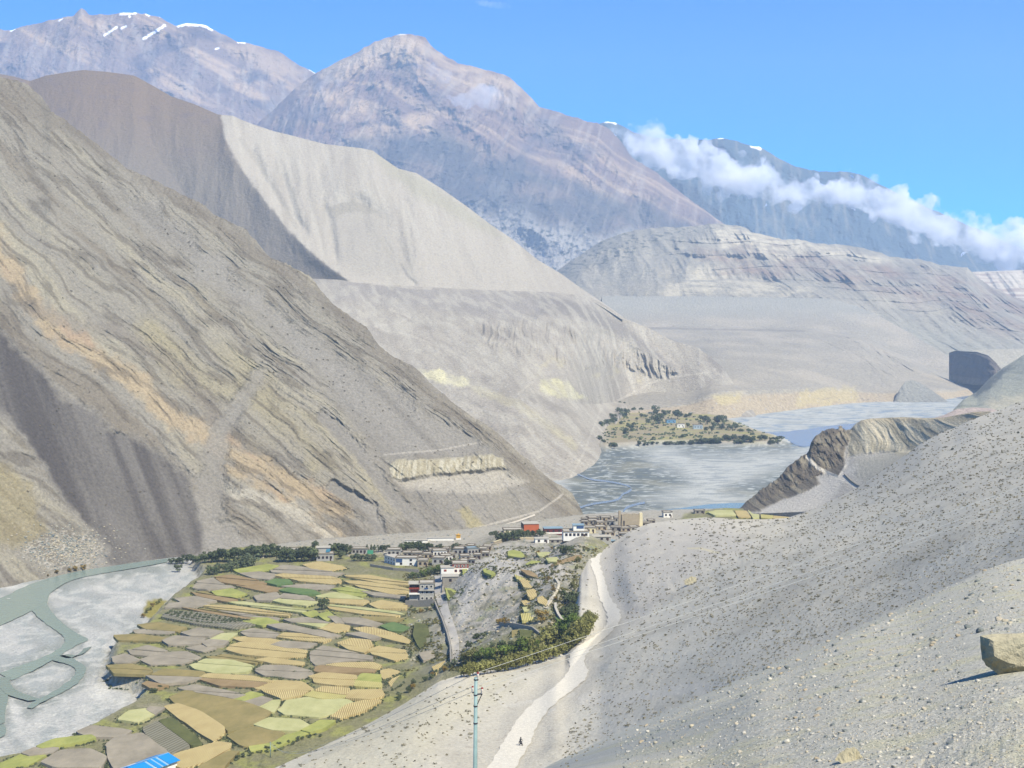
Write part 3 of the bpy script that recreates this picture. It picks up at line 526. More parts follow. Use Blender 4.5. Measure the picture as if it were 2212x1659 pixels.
cf = mixc(np.ones(PV.shape) * A(206, 209, 207), A(160, 168, 172), sst(-.15, .3, s2) * .8)
cd = mixc(np.ones(PV.shape) * A(128, 134, 130), A(190, 195, 194), sst(.12, .34, s2)); cd = mixc(cd, A(116, 126, 130), sst(.3, .55, rid2(wx / 48, Y / 26, 4, 213)) * .85); cd = mixc(cd, A(216, 222, 222), sst(.62, .8, rid2(wx / 36 + 9, Y / 13, 4, 226)) * .8)
cd = mixc(cd, A(168, 166, 148), sst(.1, .5, fb2(X / 60, Y / 90, 3, 214)) * .5)
dk_ = sst(0, 1, dark) * (gy > 956) * sst(1760, 1700, gx)
cf = cf * (1 - dk_[..., None]) + cd * dk_[..., None]
cf = mixc(cf, A(150, 158, 162), sst(3.2, 1.2, np.abs(gy - 962 - (gx - 1500) ** 2 * 1.0e-4)) * (gx > 1300) * (gx < 1640) * .8)
cf = mixc(cf, A(136, 160, 184), pmask(gx, gy, [(1590, 926), (1700, 930), (1850, 910), (1848, 922), (1780, 945), (1744, 975), (1716, 966), (1690, 940)], 5, 12, 30) * sst(-.25, .25, fb2(wx / 30, Y / 16, 4, 215)) * .8)
cf = mixc(cf, A(120, 148, 180), sst(.55, .8, rid2(X / 90, Y / 120, 4, 216)) * .5 * (gy < 930))
cv = cv * (1 - far_[..., None]) + cf * far_[..., None]
g1 = fb2(X / 12, Y / 16, 4, 217); g2 = fb2(X / 3, Y / 4, 3, 218)
ct = mixc(np.ones(PV.shape) * A(146, 144, 110), A(164, 166, 102), sst(0, .4, g1)); ct = mixc(ct, A(118, 120, 84), sst(.1, .4, g2) * .6); ct = mixc(ct, A(168, 162, 140), sst(.1, .5, -g1) * .6)
vil = pmask(gx, gy, [(600, 1150), (1262, 1105), (1560, 1095), (1560, 1110), (1480, 1125), (1420, 1190), (1100, 1180), (1020, 1215), (880, 1216), (800, 1215), (740, 1195), (600, 1200)], 5, 8, 20)
ct = mixc(ct, A(186, 182, 172), vil); ct = mixc(ct, A(156, 152, 136), vil * sst(.1, .5, g2) * .6)
cr_ = mixc(np.ones(PV.shape) * A(184, 180, 172), A(128, 128, 108), sst(-.1, .3, fb2(X / 10, Y / 14, 4, 219)) * .75); cr_ = mixc(cr_, A(150, 158, 98), sst(.15, .45, fb2(X / 14, Y / 24, 3, 220)) * .6)
scr = pmask(gx, gy, [(955, 1255), (1010, 1270), (1100, 1215), (1130, 1230), (1125, 1350), (1040, 1365), (985, 1420), (990, 1360), (965, 1300)], 8, 8)
cr_ = mixc(cr_, A(194, 192, 188), scr); cr_ = mixc(cr_, A(130, 128, 112), scr * sst(.3, .5, fb2(X / 3, Y / 4, 3, 221)) * .5)
cr_ = mixc(cr_, A(206, 202, 196), pmask(gx, gy, [(1165, 1330), (1195, 1320), (1215, 1355), (1240, 1370), (1180, 1385), (1140, 1360), (1090, 1362), (1100, 1350)], 4, 4) * .8)
cr_ = mixc(cr_, A(188, 184, 176), pmask(gx, gy, [(890, 1330), (930, 1300), (950, 1420), (930, 1480), (880, 1440)], 8, 8) * .5)
ct = ct * (1 - rv[..., None]) + cr_ * rv[..., None]
cv = cv * (1 - ti[..., None]) + ct * ti[..., None]
edge = np.exp(-((st + 1) / 3.0) ** 2) * (gx < 1200); cv = mixc(cv, A(196, 190, 172), edge * sst(-.4, .2, g2)); cv = mixc(cv, A(90, 92, 66), edge * sst(.1, .35, g2) * .7)
cp = mixc(np.ones(PV.shape) * A(172, 160, 132), A(176, 172, 112), sst(-.1, .3, fb2(X / 70, Y / 22, 4, 222))); cp = mixc(cp, A(164, 154, 134), sst(.1, .4, fb2(X / 60, Y / 12, 4, 223)) * .8)
cp = mixc(cp, A(206, 200, 188), sst(24, 4, sp_) * .7)
cv = cv * (1 - pi_[..., None]) + cp * pi_[..., None]
gb = pmask(gx, gy, [(306, 1330), (318, 1300), (345, 1292), (362, 1298), (345, 1318), (330, 1338)], 4, 5, 12); cv = mixc(cv, A(164, 156, 88), gb)
cv = np.clip(cv, .01, .9)
link('valley_floor', np_mesh('valley_floor', PV, grid_quads(len(xs), len(ys)), vm, cv))['kind'] = 'structure'
o_tree['valley_floor'] = BVHTree.FromPolygons([tuple(v) for v in PV.reshape(-1, 3)], [tuple(q) for q in grid_quads(len(xs), len(ys)).tolist()])
# ground sheet under everything, out to the haze's far side
link('ground', np_mesh('ground', np.array([[-3500, -100, -60], [3500, -100, -60], [3500, 7500, -60], [-3500, 7500, -60]]), np.array([[0, 1, 2, 3]]), far_m, np.full((4, 3), .3), False))['kind'] = 'structure'

# ================================================================== the near hillside with the road
RS = [(420, 1720, 320), (500, 1700, 320), (600, 1656, 330), (700, 1611, 350), (800, 1561, 380), (870, 1522, 400), (950, 1471, 425), (1000, 1456, 440), (1106, 1441, 470), (1200, 1416, 500), (1222, 1404, 515), (1243, 1300, 650), (1253, 1240, 735), (1270, 1202, 800), (1300, 1189, 830), (1330, 1168, 870), (1360, 1147, 900), (1400, 1131, 930), (1450, 1124, 950), (1500, 1119, 960), (1530, 1117, 960), (1600, 1122, 970), (1650, 1122, 980), (1700, 1119, 985), (1740, 1106, 985), (1780, 1090, 970), (1850, 1055, 945), (1950, 987, 925), (1990, 958, 920), (2030, 936, 920), (2060, 925, 915), (2100, 906, 905), (2150, 888, 930), (2212, 866, 950), (2400, 800, 950)]
def zrow(tab): return [(x, HY + (CZ - z) / d * F, d) for x, d, z in tab]
NN = zrow([(420, 290, 56), (500, 290, 55), (600, 300, 55), (700, 310, 55.5), (900, 300, 60), (1100, 250, 65), (1200, 235, 68), (1300, 215, 74), (1400, 197, 81), (1500, 184, 88), (1600, 176, 94.5), (1700, 170, 100), (1900, 160, 109), (2100, 150, 118), (2212, 150, 122), (2400, 150, 130)])
NM = zrow([(420, 305, 54), (500, 305, 53.5), (600, 315, 53.5), (700, 330, 54), (900, 350, 55), (1100, 390, 50), (1200, 410, 48), (1243, 470, 43), (1300, 560, 36), (1400, 560, 43.5), (1500, 562, 51), (1600, 566, 58.5), (1700, 570, 66), (1900, 560, 82), (2100, 540, 100), (2212, 520, 108), (2400, 520, 118)])
hs_mat = ground_mat('hillside_gravel', 0.8, 0.2, 0.5, 1.2, speck=(1.3, 0.11, (.20, .19, .16), (.46, .45, .41)))
RE = [(1285, 1193, 1299, 1190), (1272, 1212, 1294, 1218), (1286, 1245, 1302, 1240), (1291, 1270, 1310, 1264), (1293, 1292, 1316, 1290), (1308, 1318, 1336, 1314), (1314, 1340, 1343, 1334), (1306, 1358, 1333, 1353), (1280, 1379, 1304, 1382), (1245, 1398, 1272, 1406), (1227, 1421, 1258, 1430), (1233, 1447, 1275, 1454), (1205, 1480, 1252, 1482), (1152, 1517, 1205, 1514), (1115, 1558, 1165, 1556), (1090, 1600, 1147, 1604), (1066, 1641, 1120, 1648), (1035, 1690, 1092, 1700)]
ROAD = [((a + c) / 2, (b + d) / 2) for a, b, c, d in RE]
def hs_disp(px, py, T, P):
    x, y = P[..., 0], P[..., 1]; a = sst(1.98, 1.8, T) * (T <= 2)
    k = 1.8 * fb2(x / 70, y / 110, 3, 231) + .5 * rid2(x / 24, y / 60, 4, 232)
    k += 5 * sst(40, 0, np.abs(py - (1128 + (px - 1400) * .0))) * 0
    k += -0.0 * np.exp(-((px - 1255 - (py - 1190) * .05) / 22.0) ** 2) * sst(1190, 1230, py) * (py < 1400)
    k += 2.2 * pmask(px, py, [(1330, 1180), (1440, 1135), (1700, 1130), (1640, 1200), (1560, 1240), (1480, 1270), (1400, 1300), (1345, 1320), (1330, 1250)], 60, 10)
    k *= 1 - .93 * sst(60, 20, sd_line(px, py, ROAD))
    D = np.zeros(P.shape); D[..., 2] = k * a * np.clip(T * 4, .0, 1); return D
def hs_col(px, py, T, P, sl):
    x, y = P[..., 0], P[..., 1]
    c = np.ones(P.shape) * A(212, 208, 197); c = mixc(c, A(197, 193, 182), sst(0, .4, fb2(x / 30, y / 50, 4, 233)) * .8)
    c = mixc(c, A(220, 217, 207), sst(.05, .4, fb2(x / 12 + y / 60, y / 90, 4, 234)) * .6)
    c = mixc(c, A(202, 198, 192), pmask(px, py, [(1250, 1240), (1300, 1190), (1420, 1130), (1560, 1125), (1620, 1190), (1480, 1260), (1380, 1330), (1345, 1340), (1300, 1300)], 22, 20) * .7)
    rd = sd_line(px, py, ROAD); w = np.interp(py, [1190, 1250, 1330, 1420, 1500, 1659], [12, 18, 22, 36, 55, 90]); c = mixc(c, A(204, 200, 190), sst(w, w * .55, rd + 7 * fb2(px / 16, py / 16, 3, 235)) * .8)
    c = mixc(c, A(204, 200, 178), pmask(px, py, [(560, 1700), (700, 1612), (900, 1510), (1100, 1450), (1130, 1480), (1000, 1560), (900, 1659), (860, 1700)], 30, 25) * .45)
    for q, ww in (([(1240, 1500), (1090, 1525), (1070, 1505), (1100, 1480), (1160, 1455)], 4), ([(1195, 1530), (1130, 1560), (1105, 1590), (1110, 1620)], 5), ([(1660, 1470), (1560, 1490), (1440, 1495), (1260, 1510)], 12)):
        c = mixc(c, A(216, 213, 206), sst(ww + 2, ww - 3, sd_line(px, py, q) + 1.5 * fb2(px / 9, py / 9, 2, 6)) * .6)
    c = mixc(c, A(222, 214, 186), sst(3.5, 1.5, sd_line(px, py, [(1487, 1194), (1520, 1199), (1552, 1206)])) * .8)
    c = mixc(c, A(150, 142, 132), sst(.45, .6, fb2(x / 2.2, y / 5, 2, 236)) * .35)
    return c
loft('hill_road_slope', [NN, NM, RS], 420, 2400, 1100, (170, 230), hs_mat, hs_disp, hs_col, crest=2, sd=10, sy=30, cs=4, back=(0, 130, -60), front=(0, -100, 12))

# ================================================================== fort rock, cliffs and the cut road
FC = [(1575, 1106), (1600, 1096), (1612, 1085), (1625, 1077), (1640, 1062), (1660, 1048), (1680, 1037), (1695, 1018), (1702, 1009), (1715, 1000), (1730, 988), (1740, 984), (1748, 976), (1751, 958), (1760, 946), (1775, 934), (1790, 928), (1803, 928), (1817, 927), (1835, 931), (1845, 918), (1860, 908), (1880, 904), (1950, 901), (2000, 903), (2040, 902), (2060, 898), (2100, 890), (2140, 888)]
def fd(x): return float(np.interp(x, [1575, 1740, 1800, 1850, 1950, 2050, 2140], [1190, 1235, 1265, 1262, 1230, 1150, 1080]))
FM = [(1575, 1107, 1160), (1600, 1103, 1165), (1640, 1088, 1180), (1700, 1062, 1190), (1740, 1040, 1195), (1780, 1022, 1200), (1820, 1002, 1205), (1850, 985, 1205), (1950, 975, 1185), (2050, 955, 1110), (2140, 912, 1050)]
FB = [(1575, 1109, 1140), (1650, 1109, 1120), (1780, 1104, 1085), (1850, 1085, 1060), (1900, 1060, 1040), (2000, 1000, 1010), (2140, 925, 1000)]
rk_mat = ground_mat('crag_rock', 1.6, 0.28, 0.9, 2.6)
DRK = [(1560, 1115), (1600, 1090), (1740, 975), (1748, 950), (1775, 925), (1840, 922), (1836, 945), (1822, 985), (1826, 1012), (1812, 1028), (1785, 1020), (1765, 1030), (1770, 1045), (1745, 1060), (1690, 1080), (1640, 1104)]
CLF = [(1838, 915), (1880, 898), (2140, 880), (2140, 925), (2060, 950), (2020, 965), (1985, 970), (1960, 985), (1900, 975), (1850, 982), (1828, 985)]
def ft_disp(px, py, T, P):
    x, z = P[..., 0], P[..., 2]; r = pmask(px, py, DRK, 6, 5, 14); cl = pmask(px, py, CLF, 6, 3); a = (T <= 2) * sst(0, .06, T)
    k = -a * r * (7 * rid2(x / 15, z / 22, 5, 241, .65) + 4.5 * np.abs(vn2(x / 6, z / 8, 242)))
    k += -a * cl * (5.5 * rid2(x / 13 + .5 * fb2(x / 30, z / 20, 2, 5), z / 55, 4, 243) + .4 * vn2(z / 3, x / 60, 244))
    D = along_ray(P, k); D[..., 2] += r * 1.6 * rid2(x / 6, x * 0, 4, 245) * np.exp(-(T * 9) ** 2); return D
def ft_col(px, py, T, P, sl):
    x, z = P[..., 0], P[..., 2]; r = pmask(px, py, DRK, 4, 5, 14); cl = pmask(px, py, CLF, 5, 4)
    c = np.ones(P.shape) * A(190, 187, 182); c = mixc(c, A(212, 209, 204), pmask(px, py, [(1560, 1112), (1690, 1080), (1740, 1060), (1770, 1030), (1810, 1030), (1850, 1000), (1850, 1010), (1830, 1030), (1800, 1075), (1770, 1100), (1700, 1110)], 8, 6) * .8)
    c = mixc(c, A(168, 168, 158), pmask(px, py, [(1850, 990), (1990, 970), (1960, 1000), (1880, 1050), (1845, 1030)], 12, 8) * .6)
    cc = mixc(np.ones(P.shape) * A(214, 206, 184), A(186, 180, 160), sst(0, .5, fb2(x / 14, z / 30, 4, 246))); cc = mixc(cc, A(150, 146, 130), sst(.4, .7, rid2(x / 18, z / 60, 3, 247)) * .7); cc = mixc(cc, A(208, 192, 160), sst(920, 900, py) * .6)
    rc = mixc(np.ones(P.shape) * A(120, 113, 102), A(158, 151, 134), sst(-.1, .4, fb2(x / 12, z / 9, 4, 248))); rc = mixc(rc, A(84, 80, 76), sst(.0, .4, fb2(x / 5, z / 6, 4, 249)) * .6)
    c = c * (1 - cl[..., None]) + cc * cl[..., None]; c = c * (1 - r[..., None]) + rc * r[..., None]
    for q, w in (([(1744, 988), (1765, 1010), (1790, 1022), (1812, 1032), (1830, 1040), (1852, 1056)], 3.4), ([(1812, 1032), (1825, 1010), (1832, 1000)], 2.5)):
        c = mixc(c, A(222, 218, 210), sst(w + 1.5, w - 1, sd_line(px, py, q)) * .9)
    return c
loft('hill_fort_rock', [[(x, y, fd(x)) for x, y in FC], FM, FB], 1575, 2140, 640, (150, 60), rk_mat, ft_disp, ft_col, back=(10, 60, -90))

# ================================================================== stony foreground slope
GC = [(300, 2700, 7), (500, 2600, 7), (900, 2200, 9), (1100, 1950, 11), (1300, 1760, 13), (1400, 1685, 14.5), (1440, 1655, 15), (1500, 1620, 17), (1560, 1565, 18.5), (1600, 1522, 20), (1650, 1477, 22), (1700, 1455, 23), (1750, 1420, 24.5), (1800, 1393, 26), (1850, 1366, 27.5), (1900, 1345, 29), (1970, 1318, 31), (2050, 1272, 34), (2130, 1230, 38), (2180, 1212, 39.5), (2212, 1206, 40), (2400, 1150, 46)]
fg_mat = ground_mat('stony_soil', 0.05, 0.22, 0.8, 0.07, speck=(0.065, 0.22, (.10, .11, .10), (.62, .60, .52)))
def fg_disp(px, py, T, P):
    x, y = P[..., 0], P[..., 1]; D = np.zeros(P.shape)
    D[..., 2] = (.12 * fb2(x / 1.6, y / 2.2, 4, 251) + .035 * rid2(x / .4, y / .5, 3, 252)) * (T <= 1) * np.clip(T * 8, 0, 1) * np.clip(y / 22, .4, 1.4); return D
def fg_col(px, py, T, P, sl):
    x, y = P[..., 0], P[..., 1]; c = np.ones(P.shape) * A(208, 207, 199)
    c = mixc(c, A(212, 210, 186), sst(-.05, .35, fb2(x / .9 + 31, y / 1.1, 5, 253)) * .85); c = mixc(c, A(184, 188, 184), sst(.1, .4, fb2(x / .5, y / .5, 4, 254)) * .7)
    return mixc(c, A(222, 222, 214), sst(.2, .5, fb2(x / .22, y / .22, 3, 255)) * .6)
gz = lambda y, d: CZ - (y - HY) / F * d
gm = lambda y, d, f: (HY + (CZ - (148 + (gz(y, d) - 148) * f)) / (3 + (d - 3) * f) * F, 3 + (d - 3) * f)
loft('ground_stony_slope', [[(300, HY + 2 / 3 * F, 3), (2400, HY + 2 / 3 * F, 3)], [(x, *gm(y, d, .25)) for x, y, d in GC], GC], 300, 2400, 900, (30, 460), fg_mat, fg_disp, fg_col, crest=2, sy=40, sd=45, cs=22, back=(0, 150, -46))

# ================================================================== road, river water
rd_mat = ground_mat('road_dust', 0.9, 0.16, 0.3, 0.8)
wt_mat, nt, b = nodes_of('river_water', 0.18, 0.5)
tcn = N(nt, 'ShaderNodeTexCoord'); nz = N(nt, 'ShaderNodeTexNoise', Scale=.5, Detail=4.0); nt.links.new(tcn.outputs['Object'], nz.inputs['Vector'])
at = N(nt, 'ShaderNodeAttribute', attribute_name='Col'); nt.links.new(at.outputs['Color'], b.inputs['Base Color'])
bp = N(nt, 'ShaderNodeBump', Strength=.5, Distance=.6); nt.links.new(nz.outputs['Fac'], bp.inputs['Height']); nt.links.new(bp.outputs[0], b.inputs['Normal'])
def ribbon(name, pairs, mat, on, lift, colr, nlen=14, nw=7, pix=True, jit=0.0, kind='structure'):
    """strip between left/right edge points given in the picture, laid on a surface"""
    PR = np.array(pairs, float); t = np.linspace(0, len(PR) - 1, (len(PR) - 1) * nlen + 1); k = np.arange(len(PR))
    # smooth the edges
    def sm(v):
        v = np.interp(t, k, v); w = np.ones(nlen) / nlen; vp = np.pad(v, nlen // 2, mode='edge'); return np.convolve(vp, w, 'same')[nlen // 2: nlen // 2 + len(v)]
    Lx, Ly, Rx, Ry = (sm(PR[:, j]) for j in range(4)); V = []; ok = True; last = None
    for i in range(len(t)):
        for j in range(nw):
            u = j / (nw - 1); jj = jit * float(vn2(np.array([i * .21]), np.array([j * 7.0 if j in (0, nw - 1) else 50.]), 9)[0])
            x = Lx[i] * (1 - u) + Rx[i] * u + (jj if j in (0, nw - 1) else 0); y = Ly[i] * (1 - u) + Ry[i] * u
            h = hit(x, y, on) if on else Vector(PL(x, y, lift))
            if h is None: h = last or Vector(PL(x, y, 0))
            last = h; V.append((h.x, h.y, h.z + (lift if on else 0)))
    V = np.array(V); n = len(t)
    me = np_mesh(name, V, grid_quads(nw, n), mat, np.ones((len(V), 3)) * np.asarray(colr))
    me.polygons.foreach_get('index', np.zeros(len(me.polygons), np.int32))
    o = link(name, me); o['kind'] = kind; return o
ribbon('road', RE[::-1], rd_mat, 'hill_road_slope', 0.2, A(232, 228, 218), 18, 13, jit=3.5)
Q3 = lambda *p: [(a / 2, 829.5 + b / 2, c / 2, 829.5 + d / 2) for a, b, c, d in p]
TQ = A(150, 172, 166, .95)
ribbon('water_river', Q3((740, 752, 738, 766), (600, 768, 600, 792), (460, 790, 450, 816), (330, 808, 300, 846), (190, 844, 210, 905), (90, 880, 190, 950), (20, 920, 130, 985), (-80, 950, -40, 1062)), wt_mat, None, .45, TQ, jit=2.2)
ribbon('water_channel', Q3((110, 930, 215, 900), (140, 985, 200, 960), (190, 1030, 265, 1030), (262, 1078, 345, 1085), (286, 1106, 395, 1104), (262, 1140, 330, 1126), (190, 1180, 240, 1186), (90, 1215, 130, 1245), (-20, 1256, 40, 1285)), wt_mat, None, .42, TQ, jit=2.5)
ribbon('water_side_channel', Q3((210, 1182, 250, 1166), (240, 1198, 300, 1176), (280, 1205, 340, 1200), (320, 1222, 372, 1218), (332, 1246, 372, 1240), (300, 1282, 352, 1280), (220, 1336, 280, 1330), (150, 1366, 190, 1368), (110, 1402, 130, 1408)), wt_mat, None, .44, TQ * .9, jit=2.5)
ribbon('water_left_channel', Q3((-20, 1262, 50, 1262), (-20, 1300, 40, 1290), (10, 1320, 60, 1318), (30, 1345, 110, 1340), (140, 1372, 190, 1366)), wt_mat, None, .46, TQ * .85, jit=2.5)
ribbon('water_pool', Q3((-20, 1300, 20, 1300), (-20, 1380, 40, 1350), (-20, 1420, 22, 1410), (-20, 1490, 20, 1470)), wt_mat, None, .40, TQ * .85)
ribbon('water_low_channel', Q3((0, 1470, 14, 1465), (-20, 1500, 30, 1492), (-40, 1560, 20, 1520)), wt_mat, None, .43, TQ * .85)
ribbon('water_braid', Q3((250, 1172, 290, 1166), (300, 1190, 340, 1176), (350, 1160, 382, 1150), (362, 1140, 400, 1130)), wt_mat, None, .44, TQ * .8)
BL_ = A(136, 158, 176, .85)
def PR(pts, w): return [(x, y - w, x + 2, y + w) for x, y in pts]
ribbon('water_far_channel', PR([(1240, 1020), (1251, 1026), (1275, 1036), (1315, 1040), (1350, 1047), (1366, 1054), (1358, 1062), (1343, 1067), (1338, 1078), (1318, 1083), (1286, 1087), (1256, 1094), (1240, 1102)], 2.0), wt_mat, None, .4, BL_, 10, 3)
ribbon('water_far_bend', PR([(1345, 1106), (1350, 1098), (1362, 1092), (1380, 1088), (1394, 1085)], 2.2), wt_mat, None, .4, BL_, 10, 3)
ribbon('water_turquoise_reach', [(1375, 1106, 1378, 1112), (1420, 1102, 1420, 1112), (1470, 1098, 1470, 1111), (1520, 1090, 1520, 1106), (1560, 1087, 1560, 1100), (1620, 1086, 1620, 1098)], wt_mat, None, .4, A(128, 172, 188, .8), 10, 5)
ribbon('water_far_reach', [(1600, 930, 1604, 933), (1680, 935, 1690, 944), (1715, 930, 1735, 972), (1770, 924, 1790, 945), (1800, 918, 1850, 925), (1880, 912, 1890, 915)], wt_mat, None, .4, A(132, 160, 190, .8), 10, 5, jit=5)
ribbon('water_gorge', [(2075, 838, 2108, 838), (2062, 846, 2104, 848), (2075, 853, 2095, 856), (2060, 860, 2080, 864)], wt_mat, None, .4, A(132, 160, 190, .8), 10, 5)
# ================================================================== small mesh helpers
class MB:
    def __init__(s): s.V = []; s.F = []
    def add(s, vs, fs):
        n = len(s.V); s.V += [tuple(v) for v in vs]; s.F += [tuple(i + n for i in f) for f in fs]; return s
    def box(s, x0, x1, y0, y1, z0, z1, tx=0.0, ty=0.0):
        v = [(x0, y0, z0), (x1, y0, z0), (x1, y1, z0), (x0, y1, z0), (x0 + tx, y0 + ty, z1), (x1 - tx, y0 + ty, z1), (x1 - tx, y1 - ty, z1), (x0 + tx, y1 - ty, z1)]
        return s.add(v, [(3, 2, 1, 0), (4, 5, 6, 7), (0, 1, 5, 4), (1, 2, 6, 5), (2, 3, 7, 6), (3, 0, 4, 7)])
    def tube(s, pts, rs, n=8, cap=True):
        rings = []
        for i, p in enumerate(pts):
            p = Vector(p); a = Vector(pts[max(i - 1, 0)]); b = Vector(pts[min(i + 1, len(pts) - 1)]); t = (b - a).normalized()
            u = t.cross(Vector((0, 0, 1))); u = u.normalized() if u.length > 1e-4 else Vector((1, 0, 0)); w = t.cross(u)
            rings.append([p + (u * math.cos(2 * math.pi * k / n) + w * math.sin(2 * math.pi * k / n)) * rs[i] for k in range(n)])
        vs = [v for r in rings for v in r]; fs = []
        for i in range(len(pts) - 1):
            for k in range(n): fs.append((i * n + k, i * n + (k + 1) % n, (i + 1) * n + (k + 1) % n, (i + 1) * n + k))
        if cap: fs += [tuple(range(n))[::-1], tuple((len(pts) - 1) * n + k for k in range(n))]
        return s.add(vs, fs)
    def mesh(s, name, mat, smooth=False):
        me = bpy.data.meshes.new(name); me.from_pydata(s.V, [], s.F); me.update(); me.materials.append(mat)
        if smooth: me.polygons.foreach_set('use_smooth', [True] * len(me.polygons))
        return me
    def build(s, name, mat, parent=None, smooth=False): return link(name, s.mesh(name, mat, smooth), parent)
def copy_tree(o, parent=None):
    c = o.copy(); COL.objects.link(c); c.parent = parent
    for ch in list(o.children): copy_tree(ch, c)
    return c
_pm = {}
def paint(name, rgb, rough=0.85, var=0.12, scale=1.2, bump=0.15):
    if name in _pm: return _pm[name]
    m, nt, b = nodes_of(name, rough, 0.25); tc = N(nt, 'ShaderNodeTexCoord'); nz = N(nt, 'ShaderNodeTexNoise', Scale=scale, Detail=6.0, Roughness=.65)
    nt.links.new(tc.outputs['Object'], nz.inputs['Vector']); cr = N(nt, 'ShaderNodeValToRGB')
    a = np.array(rgb); cr.color_ramp.elements[0].position = .3; cr.color_ramp.elements[1].position = .7
    cr.color_ramp.elements[0].color = (*np.clip(a * (1 - var), 0, 1), 1); cr.color_ramp.elements[1].color = (*np.clip(a * (1 + var), 0, 1), 1)
    nt.links.new(nz.outputs['Fac'], cr.inputs[0]); nt.links.new(cr.outputs[0], b.inputs['Base Color'])
    bp = N(nt, 'ShaderNodeBump', Strength=bump, Distance=.1); nt.links.new(nz.outputs['Fac'], bp.inputs['Height']); nt.links.new(bp.outputs[0], b.inputs['Normal'])
    _pm[name] = m; return m

# ================================================================== crop fields on the terrace
def field_mat(name, c1, c2, stripe=0.0, noise=0.5):
    """soil and stubble; c2 lies in windrows (stripes) or patches"""
    m, nt, b = nodes_of(name, .95, .05); L = nt.links.new; uv = N(nt, 'ShaderNodeUVMap', uv_map='rows')
    nz = N(nt, 'ShaderNodeTexNoise', Scale=.13, Detail=9.0, Roughness=.72); L(uv.outputs[0], nz.inputs['Vector'])
    fac = nz.outputs['Fac']; mr = N(nt, 'ShaderNodeMapRange'); mr.inputs[1].default_value = .36; mr.inputs[2].default_value = .64
    if stripe:
        wv = N(nt, 'ShaderNodeTexWave', Scale=stripe, Distortion=2.2, Detail=2.0); wv.bands_direction = 'X'; wv.inputs['Detail Scale'].default_value = .5; L(uv.outputs[0], wv.inputs['Vector'])
        mm = N(nt, 'ShaderNodeMath', operation='MULTIPLY_ADD'); L(wv.outputs['Fac'], mm.inputs[0]); mm.inputs[1].default_value = .75; L(fac, mm.inputs[2]); fac = mm.outputs[0]
        mr.inputs[1].default_value = .55; mr.inputs[2].default_value = 1.2
    L(fac, mr.inputs[0]); mx = N(nt, 'ShaderNodeMix', data_type='RGBA'); L(mr.outputs[0], mx.inputs[0]); mx.inputs[6].default_value = (*c1, 1); mx.inputs[7].default_value = (*c2, 1)
    L(mx.outputs[2], b.inputs['Base Color']); bp = N(nt, 'ShaderNodeBump', Strength=.6, Distance=.25); L(fac, bp.inputs['Height']); L(bp.outputs[0], b.inputs['Normal']); return m
FMAT = {'S': field_mat('straw_rows', A(168, 148, 104), A(222, 207, 154), .42), 'T': field_mat('straw_rows_green', A(164, 158, 98), A(220, 212, 148), .42),
        'G': field_mat('bare_grey_soil', A(150, 144, 130), A(178, 170, 154)), 'Y': field_mat('yellow_green_crop', A(150, 158, 92), A(184, 187, 114)), 'B': field_mat('olive_stubble', A(142, 134, 92), A(168, 154, 108)),
        'E': field_mat('bright_green_crop', A(96, 124, 80), A(120, 142, 94)), 'O': field_mat('brown_soil', A(150, 130, 98), A(170, 150, 116)), 'P': field_mat('pale_stubble', A(180, 182, 130), A(204, 203, 154)),
        'K': field_mat('dark_green_crop', A(92, 98, 64), A(118, 122, 80)), 'R': field_mat('orchard_soil', A(120, 118, 100), A(150, 148, 134), .2)}
